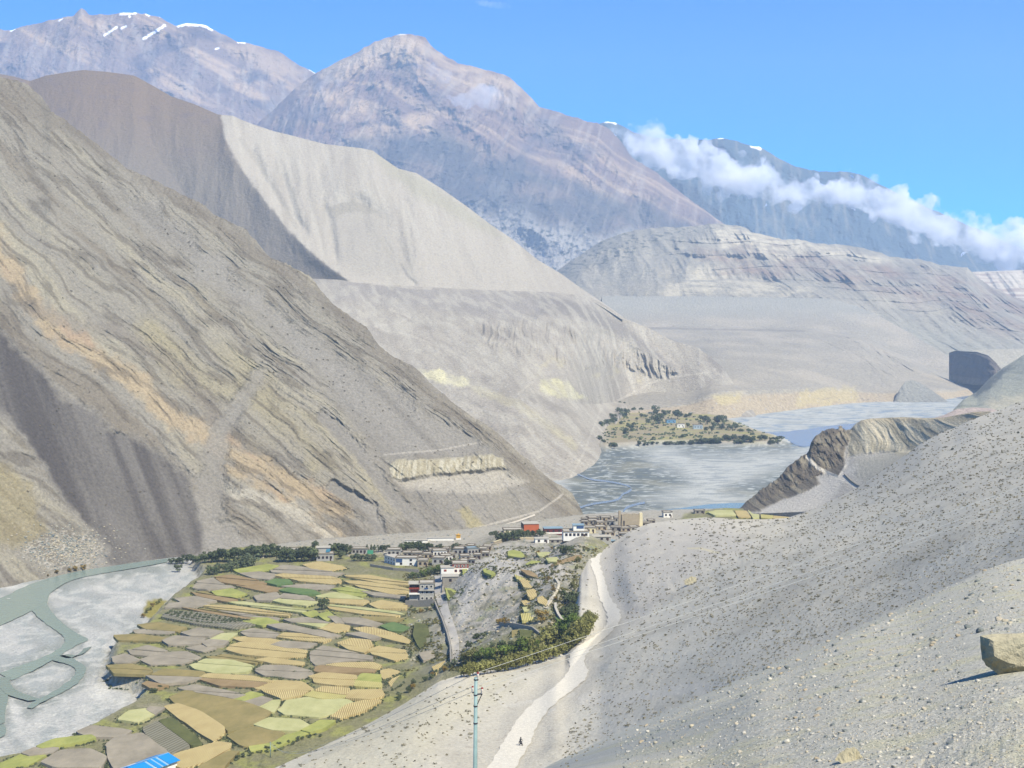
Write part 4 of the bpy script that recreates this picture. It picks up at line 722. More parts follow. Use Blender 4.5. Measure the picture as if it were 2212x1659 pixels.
FIELDS = """S 1310,780 1380,768 1470,785 1490,795 1420,805 1350,795
G 1165,790 1250,782 1380,800 1480,815 1440,828 1300,820 1180,812
G 1030,815 1100,808 1190,822 1160,842 1100,835
Y 1010,800 1150,780 1200,785 1150,803 1040,812
S 1190,825 1250,815 1380,820 1460,840 1470,855 1420,862 1300,850
O 930,832 1000,825 1130,850 1150,858 1060,868 960,855
G 860,850 920,838 960,862 1010,878 900,885 840,880
E 1150,855 1190,842 1240,845 1260,860 1200,865
O 1020,870 1100,862 1200,880 1230,890 1150,895
G 1220,872 1330,865 1440,870 1430,885 1330,885
E 1210,890 1250,880 1340,888 1380,905 1300,905
Y 920,895 1000,885 1060,905 1000,918 940,910
O 830,900 900,895 960,920 1050,925 980,940 860,915
P 1180,935 1230,905 1320,915 1370,940 1320,955 1230,945
G 1100,915 1190,900 1205,920 1170,932 1120,930
S 1370,915 1450,900 1560,925 1590,940 1560,952 1430,942
S 1600,950 1650,935 1750,950 1750,968 1640,966
S 1410,950 1560,965 1700,980 1740,993 1700,1003 1560,988 1430,972
S 1490,850 1560,850 1700,870 1770,885 1760,903 1680,903 1560,878
S 1490,827 1600,825 1700,845 1780,855 1770,868 1650,858 1530,838
Y 1440,885 1500,878 1600,900 1560,916 1500,910
G 1480,868 1560,886 1680,908 1745,913 1740,925 1620,912
P 980,940 1060,940 1330,975 1300,985 1100,962
S 850,955 1000,955 1250,990 1240,1000 1100,988 930,970
G 740,945 850,940 900,950 830,963 720,963
G 760,925 850,918 930,935 880,943 790,940
O 790,965 900,972 1050,1000 1130,1010 1060,1015 900,988
G 940,976 1050,990 1200,1010 1190,1020 1060,1003
Y 1060,1010 1150,1012 1200,1027 1130,1040 1060,1025
R 700,1005 760,980 900,992 1110,1035 1000,1053 850,1030
G 1160,1040 1230,1035 1420,1075 1470,1085 1400,1090 1250,1063
P 1230,1015 1330,1010 1420,1030 1380,1048 1290,1033
S 1375,1052 1440,1033 1500,1045 1500,1060 1450,1070
Y 1310,990 1360,980 1370,995 1340,1003
Y 1375,995 1420,985 1450,1005 1410,1018
G 1420,1006 1450,1003 1500,1028 1450,1028
G 1480,1010 1560,1012 1650,1035 1600,1045 1500,1030
B 1560,1005 1640,1007 1740,1012 1700,1025 1620,1020
S 1530,1055 1600,1050 1700,1075 1765,1105 1760,1120 1680,1100 1590,1075
G 1500,1078 1560,1073 1640,1092 1600,1100
E 1650,1045 1700,1030 1760,1050 1740,1065 1690,1062
G 1040,1070 1100,1055 1200,1075 1180,1095 1080,1090
S 1195,1090 1240,1074 1350,1080 1430,1100 1390,1113 1280,1103
S 1000,1095 1100,1090 1220,1110 1175,1122 1060,1112
G 1175,1125 1230,1110 1360,1120 1330,1138 1250,1136
S 990,1130 1050,1115 1180,1128 1320,1150 1310,1178 1180,1178 1050,1165 985,1148
S 1460,1120 1520,1100 1590,1107 1603,1125 1570,1158 1520,1145
S 1595,1150 1640,1134 1750,1150 1755,1183 1700,1190 1620,1168
G 1350,1160 1400,1130 1500,1150 1600,1175 1600,1192 1500,1195 1370,1210 1350,1190
O 1370,1222 1450,1206 1600,1202 1640,1215 1600,1243 1450,1242 1370,1240
G 580,1062 660,1058 750,1070 720,1078 600,1076
B 600,1040 680,1030 800,1050 760,1066 640,1056
G 790,1072 860,1055 960,1068 900,1086 830,1083
G 710,1105 760,1088 880,1098 860,1120 740,1123
G 880,1115 960,1080 1020,1077 960,1126 900,1128
B 500,1085 600,1082 720,1097 680,1110 520,1105
G 560,1150 640,1130 720,1150 660,1173 580,1166
G 610,1190 700,1162 800,1157 860,1180 780,1208 660,1208
G 810,1140 870,1130 930,1140 880,1153
G 490,1180 540,1167 600,1190 560,1200 500,1200
P 830,1215 900,1187 1000,1197 1090,1215 1060,1243 930,1243 850,1230
G 1100,1235 1150,1214 1250,1220 1340,1237 1345,1260 1280,1270 1150,1258
S 1110,1190 1170,1182 1310,1200 1300,1213 1180,1203
B 900,1180 980,1167 1140,1192 1095,1205 960,1193
B 470,1215 560,1212 660,1235 620,1253 500,1248
G 640,1260 720,1230 860,1242 890,1260 800,1283 700,1288
O 620,1295 640,1285 720,1300 660,1313
O 850,1270 910,1250 1080,1262 1170,1280 1100,1308 960,1298
G 780,1312 850,1300 960,1320 1060,1340 1000,1356 860,1333
S 1105,1305 1180,1282 1290,1287 1345,1315 1290,1343 1220,1353 1150,1330
S 1345,1260 1400,1247 1530,1257 1530,1298 1450,1296 1370,1288
T 1545,1275 1570,1252 1640,1257 1640,1308 1540,1303
T 1320,1345 1400,1307 1500,1314 1490,1353 1400,1353
S 1505,1353 1525,1322 1640,1322 1650,1345 1600,1356
S 1650,1240 1680,1234 1720,1242 1700,1260 1660,1268
S 1690,1290 1705,1267 1740,1264 1730,1298 1700,1318
B 740,1355 800,1327 900,1340 1050,1377 1160,1415 1130,1448 1040,1488 980,1490 930,1445 840,1400 760,1378
S 710,1395 770,1382 870,1420 955,1475 965,1500 920,1538 860,1500 790,1450
G 1035,1375 1110,1350 1165,1362 1110,1388 1060,1387
Y 1020,1357 1080,1332 1130,1342 1060,1362
P 1090,1395 1160,1372 1205,1368 1185,1410 1140,1410
P 1215,1405 1250,1367 1340,1357 1490,1364 1530,1385 1480,1408 1380,1433 1240,1423
S 1440,1430 1510,1385 1600,1362 1640,1370 1560,1408 1480,1438
P 1110,1470 1170,1444 1280,1452 1335,1475 1280,1493 1180,1488
Y 1315,1490 1380,1457 1440,1457 1400,1480 1345,1498
B 990,1520 1060,1490 1140,1482 1225,1510 1160,1543 1060,1558
Y 1090,1562 1160,1538 1300,1500 1340,1503 1200,1560 1100,1580
R 620,1490 680,1462 760,1512 815,1560 740,1588 660,1530
K 690,1458 740,1442 855,1530 865,1555 820,1552
P 520,1445 560,1412 635,1407 650,1430 600,1453
G 645,1405 655,1396 700,1400 665,1422
G 340,1500 400,1477 560,1495 520,1523 400,1518
G 465,1560 500,1530 610,1512 700,1580 740,1602 640,1630 500,1655 480,1600
G 190,1630 270,1582 380,1582 450,1610 430,1650 260,1648
Y 170,1560 250,1532 380,1517 400,1530 300,1550 200,1568
G 110,1590 150,1572 240,1572 220,1590 140,1596
Y 0,1640 100,1602 185,1607 120,1640 20,1657
S 735,1625 780,1592 930,1552 985,1557 980,1578 880,1625 800,1653
B 880,1640 980,1592 1020,1592 960,1650 865,1657"""
FW = []
def make_field(kind, pts, z, name='crop_field', wav=True, grow=1.0):
    """one terraced plot: a slightly raised bed with its own edge; pts are world x, y"""
    P = np.array(pts); n = len(P)
    # rounded outline: Chaikin
    c = P.mean(0); q_ = (P - c) / (np.array([14., 26.])); P = P + np.array([1.2, 2.6]) * q_ / (np.linalg.norm(q_, axis=1, keepdims=True) + 1e-6) * grow
    for a_ in (.06, .2):
        Q = np.roll(P, -1, 0); P = np.stack([(1 - a_) * P + a_ * Q, a_ * P + (1 - a_) * Q], 1).reshape(-1, 2)
    if wav: P = P + .5 * np.stack([vn2(P[:, 0] / 5, P[:, 1] / 5, 3), vn2(P[:, 0] / 5, P[:, 1] / 5, 4)], 1)
    n = len(P); ang = random.uniform(-.35, .15); ca, sa = math.cos(ang), math.sin(ang)
    V = [(x, y, z) for x, y in P] + [(x + (x - c[0]) * .012, y + (y - c[1]) * .012, z - 1.2) for x, y in P]
    Fc = [tuple(range(n))] + [(i, n + i, n + (i + 1) % n, (i + 1) % n) for i in range(n)]
    ar = sum(P[i][0] * P[(i + 1) % n][1] - P[(i + 1) % n][0] * P[i][1] for i in range(n))
    if ar < 0: Fc = [f[::-1] for f in Fc]
    me = bpy.data.meshes.new(name); me.from_pydata(V, [], Fc); me.update(); me.materials.append(FMAT[kind])
    uv = me.uv_layers.new(name='rows')
    for l in me.loops:
        x, y = V[l.vertex_index][0] - c[0], V[l.vertex_index][1] - c[1]; uv.data[l.index].uv = (x * ca + y * sa + c[0], (-x * sa + y * ca) * .5)
    o = link(name, me); o['kind'] = 'structure'; FW.append(P); return o
def clip_half(pts, c, sl, up):           # the part of a polygon on one side of a nearly level line
    f = lambda p: ((p[1] - c[1]) - sl * (p[0] - c[0])) * up; out = []
    for a, b in zip(pts, pts[1:] + pts[:1]):
        fa, fb_ = f(a), f(b)
        if fa >= 0: out.append(a)
        if fa * fb_ < 0: t = fa / (fa - fb_); out.append((a[0] + (b[0] - a[0]) * t, a[1] + (b[1] - a[1]) * t))
    return out
PL_ = []
for ln in FIELDS.splitlines():
    k, *ps = ln.split(); pts = [tuple(float(v) for v in p.split(',')) for p in ps]; ys_ = [p[1] for p in pts]; xs_ = [p[0] for p in pts]; hh_ = max(ys_) - min(ys_); ww_ = max(xs_) - min(xs_)
    nsp = 1 if (hh_ < 38 or ww_ < 90 or k in 'RKE' or min(ys_) > 1310) else (2 if hh_ < 72 else 3); rest = pts; sl_ = random.uniform(.02, .16)
    for i in range(nsp - 1):
        c = ((min(xs_) + max(xs_)) / 2, min(ys_) + hh_ * (i + 1) / nsp + random.uniform(-3, 3)); top_ = clip_half(rest, (c[0], c[1] - 2.2), sl_, -1); rest2 = clip_half(rest, (c[0], c[1] + 2.2), sl_, 1)
        if len(top_) > 2: PL_.append((k if random.random() < .55 else random.choice({'S': 'TPS', 'G': 'GBP', 'B': 'OBG', 'O': 'OBS', 'P': 'PYG', 'Y': 'YTP', 'T': 'TSY'}[k]), top_))
        rest = rest2
    if len(rest) > 2: PL_.append((k, rest))
for k, pts in PL_:
    z = 6.15 + random.uniform(-.25, .35); make_field(k, [tuple(PL(a / 2, 829.5 + b / 2, z)[:2]) for a, b in pts], z)
for k, pts in (('P', [(1530, 1106), (1548, 1102), (1580, 1102), (1590, 1112), (1545, 1113)]), ('S', [(1588, 1103), (1612, 1103), (1622, 1116), (1594, 1116)]), ('P', [(1616, 1102), (1640, 1102), (1640, 1117), (1626, 1118)]), ('T', [(1644, 1102), (1672, 1102), (1668, 1120), (1644, 1118)]),
               ('S', [(1676, 1102), (1702, 1103), (1706, 1112), (1674, 1112)]), ('T', [(1706, 1103), (1750, 1104), (1740, 1113), (1710, 1112)]), ('S', [(1672, 1114), (1706, 1114), (1730, 1116), (1700, 1124), (1670, 1124)])):
    make_field(k, [tuple(PL(a, b, 6.6)[:2]) for a, b in pts], 6.6, 'crop_field', grow=.5)
def drape_field(k, pts):                 # a plot on uneven ground
    w = [hit(a, b, 'valley_floor') for a, b in pts]; z = float(np.median([p.z for p in w])) + .9
    return make_field(k, [tuple(PL(a, b, z)[:2]) for a, b in pts], z, grow=.3)
for k, pts in (('Y', [(1098, 1190), (1110, 1188), (1124, 1191), (1137, 1202), (1122, 1204), (1098, 1200)]), ('Y', [(999, 1227), (1007, 1226), (1020, 1244), (1010, 1248), (1001, 1240)]), ('Y', [(1043, 1229), (1060, 1227), (1069, 1238), (1062, 1242), (1048, 1236)]),
               ('Y', [(961, 1270), (977, 1272), (1000, 1290), (990, 1297), (968, 1295)]), ('K', [(966, 1274), (975, 1276), (990, 1291), (974, 1293)]), ('Y', [(1135, 1218), (1150, 1211), (1170, 1213), (1176, 1222), (1155, 1228)]), ('P', [(1160, 1193), (1180, 1192), (1204, 1196), (1190, 1201), (1165, 1201)]),
               ('O', [(1190, 1220), (1215, 1210), (1245, 1199), (1258, 1200), (1225, 1214), (1204, 1221)]), ('P', [(1181, 1205), (1205, 1203), (1206, 1212), (1184, 1212)]), ('O', [(1125, 1230), (1145, 1233), (1168, 1246), (1158, 1248), (1138, 1240)]), ('T', [(1110, 1240), (1128, 1248), (1140, 1254), (1118, 1250)]),
               ('S', [(1122, 1252), (1138, 1250), (1154, 1262), (1150, 1270), (1132, 1268)]), ('S', [(1137, 1275), (1152, 1272), (1163, 1280), (1160, 1289), (1142, 1290)]), ('S', [(1160, 1291), (1172, 1287), (1183, 1298), (1178, 1306), (1164, 1302)]), ('S', [(1127, 1298), (1140, 1296), (1148, 1304), (1134, 1308)]),
               ('P', [(1129, 1312), (1142, 1311), (1146, 1318), (1132, 1319)]), ('T', [(1125, 1326), (1150, 1324), (1152, 1338), (1128, 1340)]), ('E', [(1192, 1318), (1204, 1318), (1232, 1345), (1228, 1352), (1212, 1350), (1202, 1336)]), ('P', [(1160, 1380), (1190, 1374), (1192, 1380), (1165, 1392), (1150, 1394)]),
               ('B', [(1105, 1362), (1120, 1360), (1118, 1386), (1106, 1386)]), ('K', [(1122, 1360), (1150, 1362), (1146, 1382), (1124, 1386)]), ('S', [(935, 1440), (960, 1428), (966, 1438), (942, 1454)]), ('K', [(895, 1345), (925, 1350), (930, 1390), (905, 1400), (893, 1370)]), ('G', [(905, 1410), (935, 1405), (940, 1420), (915, 1425)])):
    drape_field(k, pts)

# ================================================================== leaves, trees
def leaf_mat(name, c1, c2):
    m, nt, b = nodes_of(name, .8, .15); L = nt.links.new; oi = N(nt, 'ShaderNodeObjectInfo'); at = N(nt, 'ShaderNodeAttribute', attribute_name='Col')
    mx = N(nt, 'ShaderNodeMix', data_type='RGBA'); L(at.outputs['Fac'], mx.inputs[0]); mx.inputs[6].default_value = (*c1, 1); mx.inputs[7].default_value = (*c2, 1)
    mr = N(nt, 'ShaderNodeMapRange'); mr.inputs[3].default_value = .75; mr.inputs[4].default_value = 1.3; L(oi.outputs['Random'], mr.inputs[0])
    m2 = N(nt, 'ShaderNodeMix', data_type='RGBA', blend_type='MULTIPLY'); m2.inputs[0].default_value = 1; L(mx.outputs[2], m2.inputs[6]); L(mr.outputs[0], m2.inputs[7]); L(m2.outputs[2], b.inputs['Base Color']); return m
def leaves(C, Nn, size, rng):            # leaf-sized quads at centres C, facing roughly Nn
    n = len(C); nn = Nn + rng.normal(0, .55, (n, 3)); nn /= np.linalg.norm(nn, axis=1, keepdims=True) + 1e-9
    r = rng.normal(0, 1, (n, 3)); u = np.cross(nn, r); u /= np.linalg.norm(u, axis=1, keepdims=True) + 1e-9; w = np.cross(nn, u)
    s = (size * rng.uniform(.6, 1.35, (n, 1)))
    V = np.stack([C - u * s, C - w * s * .7, C + u * s, C + w * s * .7], 1).reshape(-1, 3); return V, np.arange(4 * n).reshape(-1, 4)
def crown_mesh(name, mat, H, Rr, base, nl, seed, shape='round', lsize=.34):
    rng = np.random.default_rng(seed); nb = 16 if shape == 'round' else 9; C = []; Nn = []; t = []
    for i in range(nb):
        if shape == 'round': th = rng.uniform(0, 6.28); rr = Rr * math.sqrt(rng.uniform(0, .55)); zc = base + (H - base) * rng.uniform(.18, .84); br = Rr * rng.uniform(.30, .52) * (1 - .35 * abs(zc - (base + H) / 2) / (H - base) * 2)
        elif shape == 'cone': f = i / (nb - 1); th = rng.uniform(0, 6.28); rr = Rr * .25 * (1 - f); zc = base + (H - base) * (.08 + .86 * f); br = Rr * (1.0 - .82 * f)
        else: f = i / (nb - 1); th = rng.uniform(0, 6.28); rr = Rr * .3; zc = base + (H - base) * (.1 + .8 * f); br = Rr * rng.uniform(.6, .85) * math.sin(math.pi * (.2 + .7 * f))
        c = np.array([rr * math.cos(th), rr * math.sin(th), zc]); k = nl // nb
        d = rng.normal(0, 1, (k, 3)); d /= np.linalg.norm(d, axis=1, keepdims=True); d[:, 2] = np.where(d[:, 2] < -.5, -d[:, 2], d[:, 2])
        rad = br * rng.uniform(.55, 1.12, (k, 1)) ** .7; C.append(c + d * rad * np.array([1, 1, .85])); Nn.append(d); t.append(np.full(k, rng.uniform(0, .55)) + rng.uniform(0, .45, k))
    C = np.concatenate(C); V, Q = leaves(C, np.concatenate(Nn), lsize, rng); t = np.repeat(np.concatenate(t), 4); return np_mesh(name, V, Q, mat, np.stack([t, t, t], -1), False)
BARK = paint('bark', A(120, 108, 92), .9, .25, 6, .5)
def trunk_mesh(H, Rr, r0, seed):
    rn = random.Random(seed); b = MB(); top = H * .72; p = [(rn.uniform(-.08, .08) * k * r0 * 4, rn.uniform(-.08, .08) * k * r0 * 4, top * k / 5) for k in range(6)]
    p[0] = (0, 0, -.4); b.tube(p, [r0 * (1.15 - k * .17) for k in range(6)], 6)
    for i in range(5):
        z = H * rn.uniform(.22, .5); a = rn.uniform(0, 6.28); q = Vector((0, 0, z)); e = Vector((math.cos(a) * Rr * .6, math.sin(a) * Rr * .6, z + H * rn.uniform(.12, .28)))
        b.tube([q, (q + e) / 2 + Vector((0, 0, .1 * H * .3)), e], [r0 * .5, r0 * .32, r0 * .12], 5)
    return b.mesh('trunk', BARK, True)
LM_ = {'dark': leaf_mat('leaf_dark', A(74, 86, 62), A(108, 120, 82)), 'grey': leaf_mat('leaf_grey_green', A(84, 96, 74), A(122, 132, 98)), 'olive': leaf_mat('leaf_olive', A(104, 108, 64), A(152, 152, 94)), 'gold': leaf_mat('leaf_gold', A(130, 112, 56), A(172, 148, 84)), 'green': leaf_mat('leaf_green', A(80, 104, 50), A(128, 146, 70))}
PROTO = {}
def proto(kind, shape, v, H=6.0, Rr=3.0):
    key = (kind, shape, v)
    if key not in PROTO:
        base = {'round': .10 if shape == 'round' else .05}.get(shape, .05) * H
        PROTO[key] = (trunk_mesh(H, Rr, .16, v + 3), crown_mesh('crown', LM_[kind], H, Rr, base, 640 if shape == 'round' else 460, v * 7 + len(shape), shape))
    return PROTO[key]
def tree(px, py, hpx, kind, label, group, shape='round', wide=1.0, on='valley_floor', cat='tree', name=None, sink=.2):
    p = hit(px, py, on)
    if p is None: return None
    h = hpx * 1.2 * p.y / F; tm, cm = proto(kind, shape, random.randrange(4)); s = h / 6.0
    t = empty(name or {'round': 'broadleaf_tree', 'cone': 'conifer_tree', 'poplar': 'poplar_tree', 'bush': 'bush'}[shape], (p.x, p.y, p.z - sink), random.uniform(0, 6.28)); t.scale = (s * wide * random.uniform(.9, 1.1), s * wide, s)
    tag(t, label, cat, group); link('trunk', tm, t); link('crown', cm, t); return t
def row(pts, n, h0, h1, kind, label, group, shape='round', jit=3, **kw):
    P = np.array(pts, float); L_ = np.concatenate([[0], np.cumsum(np.hypot(*np.diff(P, axis=0).T))])
    for i in range(n):
        t = (i + .5) / n * L_[-1] + random.uniform(-.25, .25) * L_[-1] / n; x = np.interp(t, L_, P[:, 0]); y = np.interp(t, L_, P[:, 1]); h = h0 + (h1 - h0) * i / max(1, n - 1)
        tree(x + random.uniform(-jit, jit) * .5, y + random.uniform(-1, 1) * .5, h * random.uniform(.82, 1.15), kind if isinstance(kind, str) else random.choice(kind), label, group, shape, **kw)
G1 = 'dark willows in the long row by the green river'
row([(366, 1219), (430, 1217), (498, 1213)], 12, 13, 25, 'dark', 'dark green willow in the riverside row above the pale gravel', G1, wide=1.1)
row([(450, 1243), (500, 1234), (552, 1223)], 10, 18, 24, ['dark', 'grey'], 'dark willow in the slanting row at the top left corner of the fields', 'willows at the top left corner of the fields', wide=1.15)
row([(503, 1208), (530, 1206)], 3, 24, 22, 'dark', 'dark rounded willow in the clump between the two riverside rows', 'willows between the two riverside rows', wide=1.1)
row([(536, 1207), (600, 1202)], 8, 22, 26, 'dark', 'tall dark willow in the clump at the foot of the banded mountain', 'willows at the foot of the banded mountain', wide=1.0)
tree(385, 1236, 15, 'dark', 'small lone dark bush on the pale gravel bar', None, 'round', cat='bush', name='bush')
row([(606, 1214), (640, 1214), (680, 1212)], 9, 24, 25, 'dark', 'dark willow screening the grey house at the top of the fields', 'willows screening the grey house', wide=1.05)
tree(680, 1188, 17, 'dark', 'single dark tree behind the grey house with the blue awning', None)
row([(712, 1199), (755, 1198)], 5, 20, 23, 'dark', 'dense dark tree right of the grey house', 'dense trees right of the grey house')
tree(738, 1208, 16, 'grey', 'grey green tree in front of the dense clump by the pale wall', None)
row([(762, 1213), (812, 1212)], 7, 14, 13, 'grey', 'grey green shrub left of the long white house', 'grey shrubs left of the long white house')
for x, l in ((793, 'leftmost of the three slim conifers behind the green tent'), (802, 'middle one of the three slim conifers behind the green tent'), (809, 'rightmost of the three slim conifers behind the green tent')):
    tree(x, 1194, 15, 'dark', l, 'three slim conifers', 'cone', wide=.7)
row([(819, 1192), (842, 1191)], 3, 15, 14, 'dark', 'dark tree above the long white house', 'trees above the long white house')
row([(866, 1193), (930, 1192)], 10, 18, 19, 'dark', 'dark willow in the long grove below the white prayer wall', 'grove below the white prayer wall')
row([(938, 1191), (950, 1191)], 2, 14, 13, 'dark', 'dark tree at the right end of the grove', 'two trees at the right end of the grove')
row([(975, 1189), (1008, 1186)], 5, 13, 11, ['dark', 'grey'], 'small tree above the village houses', 'small trees above the village houses')
row([(962, 1225), (976, 1222)], 3, 13, 14, 'dark', 'dark tree beside the red and white house', 'trees beside the red and white house')
row([(884, 1250), (915, 1246), (955, 1238)], 11, 11, 17, ['dark', 'grey', 'green'], 'leafy bush in the hedge above the three storey stone house', 'hedge above the three storey stone house', wide=1.2, cat='bush', name='bush')
tree(698, 1318, 23, 'dark', 'lone dark tree standing among the terraced fields', None)
row([(1071, 1173), (1090, 1170), (1128, 1164)], 9, 19, 20, 'dark', 'dark tree in the grove in front of the cream house', 'grove in front of the cream house')
row([(1132, 1162), (1173, 1160)], 6, 15, 15, 'dark', 'dark tree in front of the orange hall', 'trees in front of the orange hall')
row([(1059, 1159), (1074, 1158)], 3, 11, 11, 'dark', 'dark shrub left of the cream house', 'shrubs left of the cream house')
row([(1213, 1198), (1233, 1198)], 3, 16, 17, 'dark', 'dense dark bush beside the top of the dirt road', 'dark bushes beside the top of the dirt road', cat='bush', name='bush')
row([(1188, 1186), (1250, 1192), (1290, 1190)], 9, 7, 6, ['gold', 'grey'], 'low rusty shrub below the long grey shed', 'rusty shrubs below the long grey shed', cat='bush', name='bush')
tree(1163, 1203, 13, 'gold', 'brown bare looking tree between the small yellow fields', None)
GR = 'olive trees lining the edge above the dirt road'; LR = 'olive green tree in the curved line beside the dirt road'
row([(1278, 1350), (1266, 1372), (1244, 1396)], 12, 34, 36, 'olive', LR, GR, on='hill_road_slope', wide=.9)
row([(1240, 1392), (1225, 1410), (1181, 1428), (1103, 1448), (996, 1464)], 34, 34, 25, 'olive', LR, GR, on='hill_road_slope', wide=.95)
row([(1262, 1330), (1222, 1378), (1160, 1405), (1080, 1424), (1000, 1436)], 22, 34, 24, ['olive', 'green'], 'olive tree in the back line of the curved row, nearer the ravine', 'back line of olive trees', on='valley_floor', wide=1.0)
for x, y, h, k, l in ((1170, 1346, 26, 'gold', 'golden brown round tree above the small stone terrace'), (1240, 1276, 18, 'olive', 'olive round bush left of the road bend'), (1227, 1306, 28, 'dark', 'tall dark tree in the ravine left of the dirt road'), (1238, 1300, 20, 'dark', 'dark tree right of the tall one in the ravine'), (1223, 1332, 20, 'dark', 'blue green round tree above the curved garden wall'),
                      (1093, 1350, 15, 'gold', 'rusty brown tree at the foot of the grey scree'), (1078, 1350, 13, 'gold', 'smaller rusty tree at the foot of the grey scree'), (1030, 1386, 18, 'dark', 'dark spreading tree right of the village path'), (1012, 1402, 16, 'dark', 'dark bush by the lower village path'), (1044, 1378, 13, 'grey', 'grey green bush above the lower village path'), (1200, 1298, 10, 'gold', 'yellow bush beside the ravine footpath'),
                      (1248, 1215, 12, 'olive', 'olive tree close to the top of the dirt road'), (1244, 1232, 10, 'olive', 'olive bush under the top of the dirt road'), (1240, 1250, 8, 'olive', 'small olive bush at the upper road edge')):
    tree(x, y, h, k, l, None)
row([(1215, 1215), (1190, 1235), (1180, 1260), (1195, 1280)], 10, 8, 9, ['gold', 'grey', 'olive'], 'scrubby bush in the ravine between the small fields', 'scrub in the ravine', cat='bush', name='bush', jit=14)
row([(1238, 1300), (1232, 1340), (1226, 1385)], 9, 24, 24, 'dark', 'dark tree on the steep bank left of the dirt road', 'dark trees on the steep bank', jit=8)
row([(1237, 1318), (1240, 1350), (1236, 1392)], 8, 26, 24, ['dark', 'green'], 'green tree right against the edge below the dirt road', 'trees against the road edge', on='hill_road_slope', jit=3)
row([(1060, 1400), (1090, 1396), (1140, 1400)], 9, 12, 12, ['grey', 'dark'], 'grey green bush in the garden behind the olive row', 'bushes behind the olive row', cat='bush', name='bush', jit=8)
row([(1020, 1420), (960, 1450), (900, 1480), (850, 1520)], 14, 12, 12, ['grey', 'gold', 'dark'], 'shrub on the bank between the lower fields and the road slope', 'shrubs on the lower bank', cat='bush', name='bush', jit=14)
row([(890, 1310), (900, 1325), (930, 1320), (940, 1300)], 7, 8, 9, ['gold', 'grey'], 'autumn coloured bush below the three storey house', 'bushes below the three storey house', cat='bush', name='bush', jit=8)
row([(500, 1642), (560, 1628), (640, 1600), (700, 1590)], 12, 9, 9, ['dark', 'grey'], 'low dark shrub on the bank of the nearest fields', 'shrubs on the bank of the nearest fields', cat='bush', name='bush', jit=10)
for x, y, h in ((103, 1246, 5), (122, 1241, 9), (150, 1236, 8), (162, 1234, 11), (180, 1232, 11)):
    tree(x, y - 1, h, 'gold', 'yellow green bush at the water line under the left mountain', 'bushes at the water line', cat='bush', name='bush', on='hill_banded_mountain')
row([(308, 1336), (330, 1312), (350, 1298)], 6, 9, 8, ['gold', 'olive'], 'autumn bush on the bank beside the gravel bar', 'bushes beside the gravel bar', cat='bush', name='bush')
row([(325, 1494), (332, 1500), (350, 1486)], 3, 11, 9, 'dark', 'dark bush at the notch in the field edge', 'bushes at the notch in the field edge', cat='bush', name='bush')
tree(1706, 1100, 17, 'dark', 'tallest dark tree beside the far yellow fields', None)
row([(1718, 1100), (1782, 1098)], 7, 11, 10, 'dark', 'dark low tree behind the far yellow fields', 'trees behind the far yellow fields', wide=1.2)
GP = 'trees of the hamlet on the far spit'; k5 = .2344
for x, y, h, w in ((290, 205, 40, 1), (335, 210, 44, 1), (200, 190, 22, 1.2), (420, 235, 52, 1), (440, 325, 60, 1), (465, 300, 50, 1), (400, 300, 55, .9), (340, 330, 40, 1), (225, 430, 62, 1), (240, 400, 40, 1), (290, 385, 45, 1), (330, 370, 40, 1), (360, 355, 36, 1), (460, 462, 44, 1), (503, 432, 55, 1), (530, 262, 32, 1), (607, 262, 32, 1), (735, 270, 50, 1.1), (735, 290, 36, 1), (820, 300, 42, 1.1), (860, 285, 30, 1), (935, 322, 62, 1.2),
                   (1012, 322, 36, 1), (1047, 310, 34, 1), (775, 368, 66, 1.2), (720, 350, 46, 1), (665, 372, 36, 1), (600, 310, 28, 1.2), (640, 315, 26, 1.2), (560, 335, 22, 1), (415, 375, 24, 1), (1150, 335, 34, 1), (1190, 350, 44, 1), (1215, 372, 44, 1.1), (1310, 372, 56, 1.2), (1350, 375, 60, 1.2), (1270, 405, 40, 1), (1200, 440, 34, 1), (1250, 442, 40, 1), (1340, 420, 40, 1.2), (1420, 425, 40, 1.3), (1470, 415, 36, 1.2), (1520, 445, 24, 1.3), (1590, 445, 26, 1.3),
                   (218, 528, 40, 1), (205, 495, 22, 1), (260, 545, 22, 1.2), (350, 598, 44, 1.2), (320, 580, 30, 1), (578, 572, 36, 1), (630, 570, 22, 1.2), (665, 565, 22, 1.2), (710, 560, 24, 1.3), (750, 555, 18, 1.2), (980, 508, 34, .8), (900, 432, 20, 1), (1030, 402, 32, 1)):
    tree(1244.2 + x * k5, 829.5 + y * k5, h * k5 * 1.3, 'dark', 'dark green tree of the far hamlet on the river spit', GP, wide=w)
for x0, x1, y, h, n in ((800, 1010, 560, 22, 8), (1040, 1090, 555, 26, 3), (1110, 1340, 550, 34, 9), (1350, 1560, 520, 34, 9), (1570, 1640, 535, 34, 3), (1680, 1760, 520, 32, 4), (1780, 1860, 555, 26, 4), (1790, 1900, 520, 24, 5), (1480, 1540, 548, 24, 3)):
    row([(1244.2 + x0 * k5, 829.5 + y * k5), (1244.2 + x1 * k5, 829.5 + (y - 4) * k5)], n, h * k5 * 1.3, h * k5 * 1.3, ['dark', 'grey'], 'low grey green bush along the water line of the far spit', 'bushes along the far spit', cat='bush', name='bush', wide=1.4)
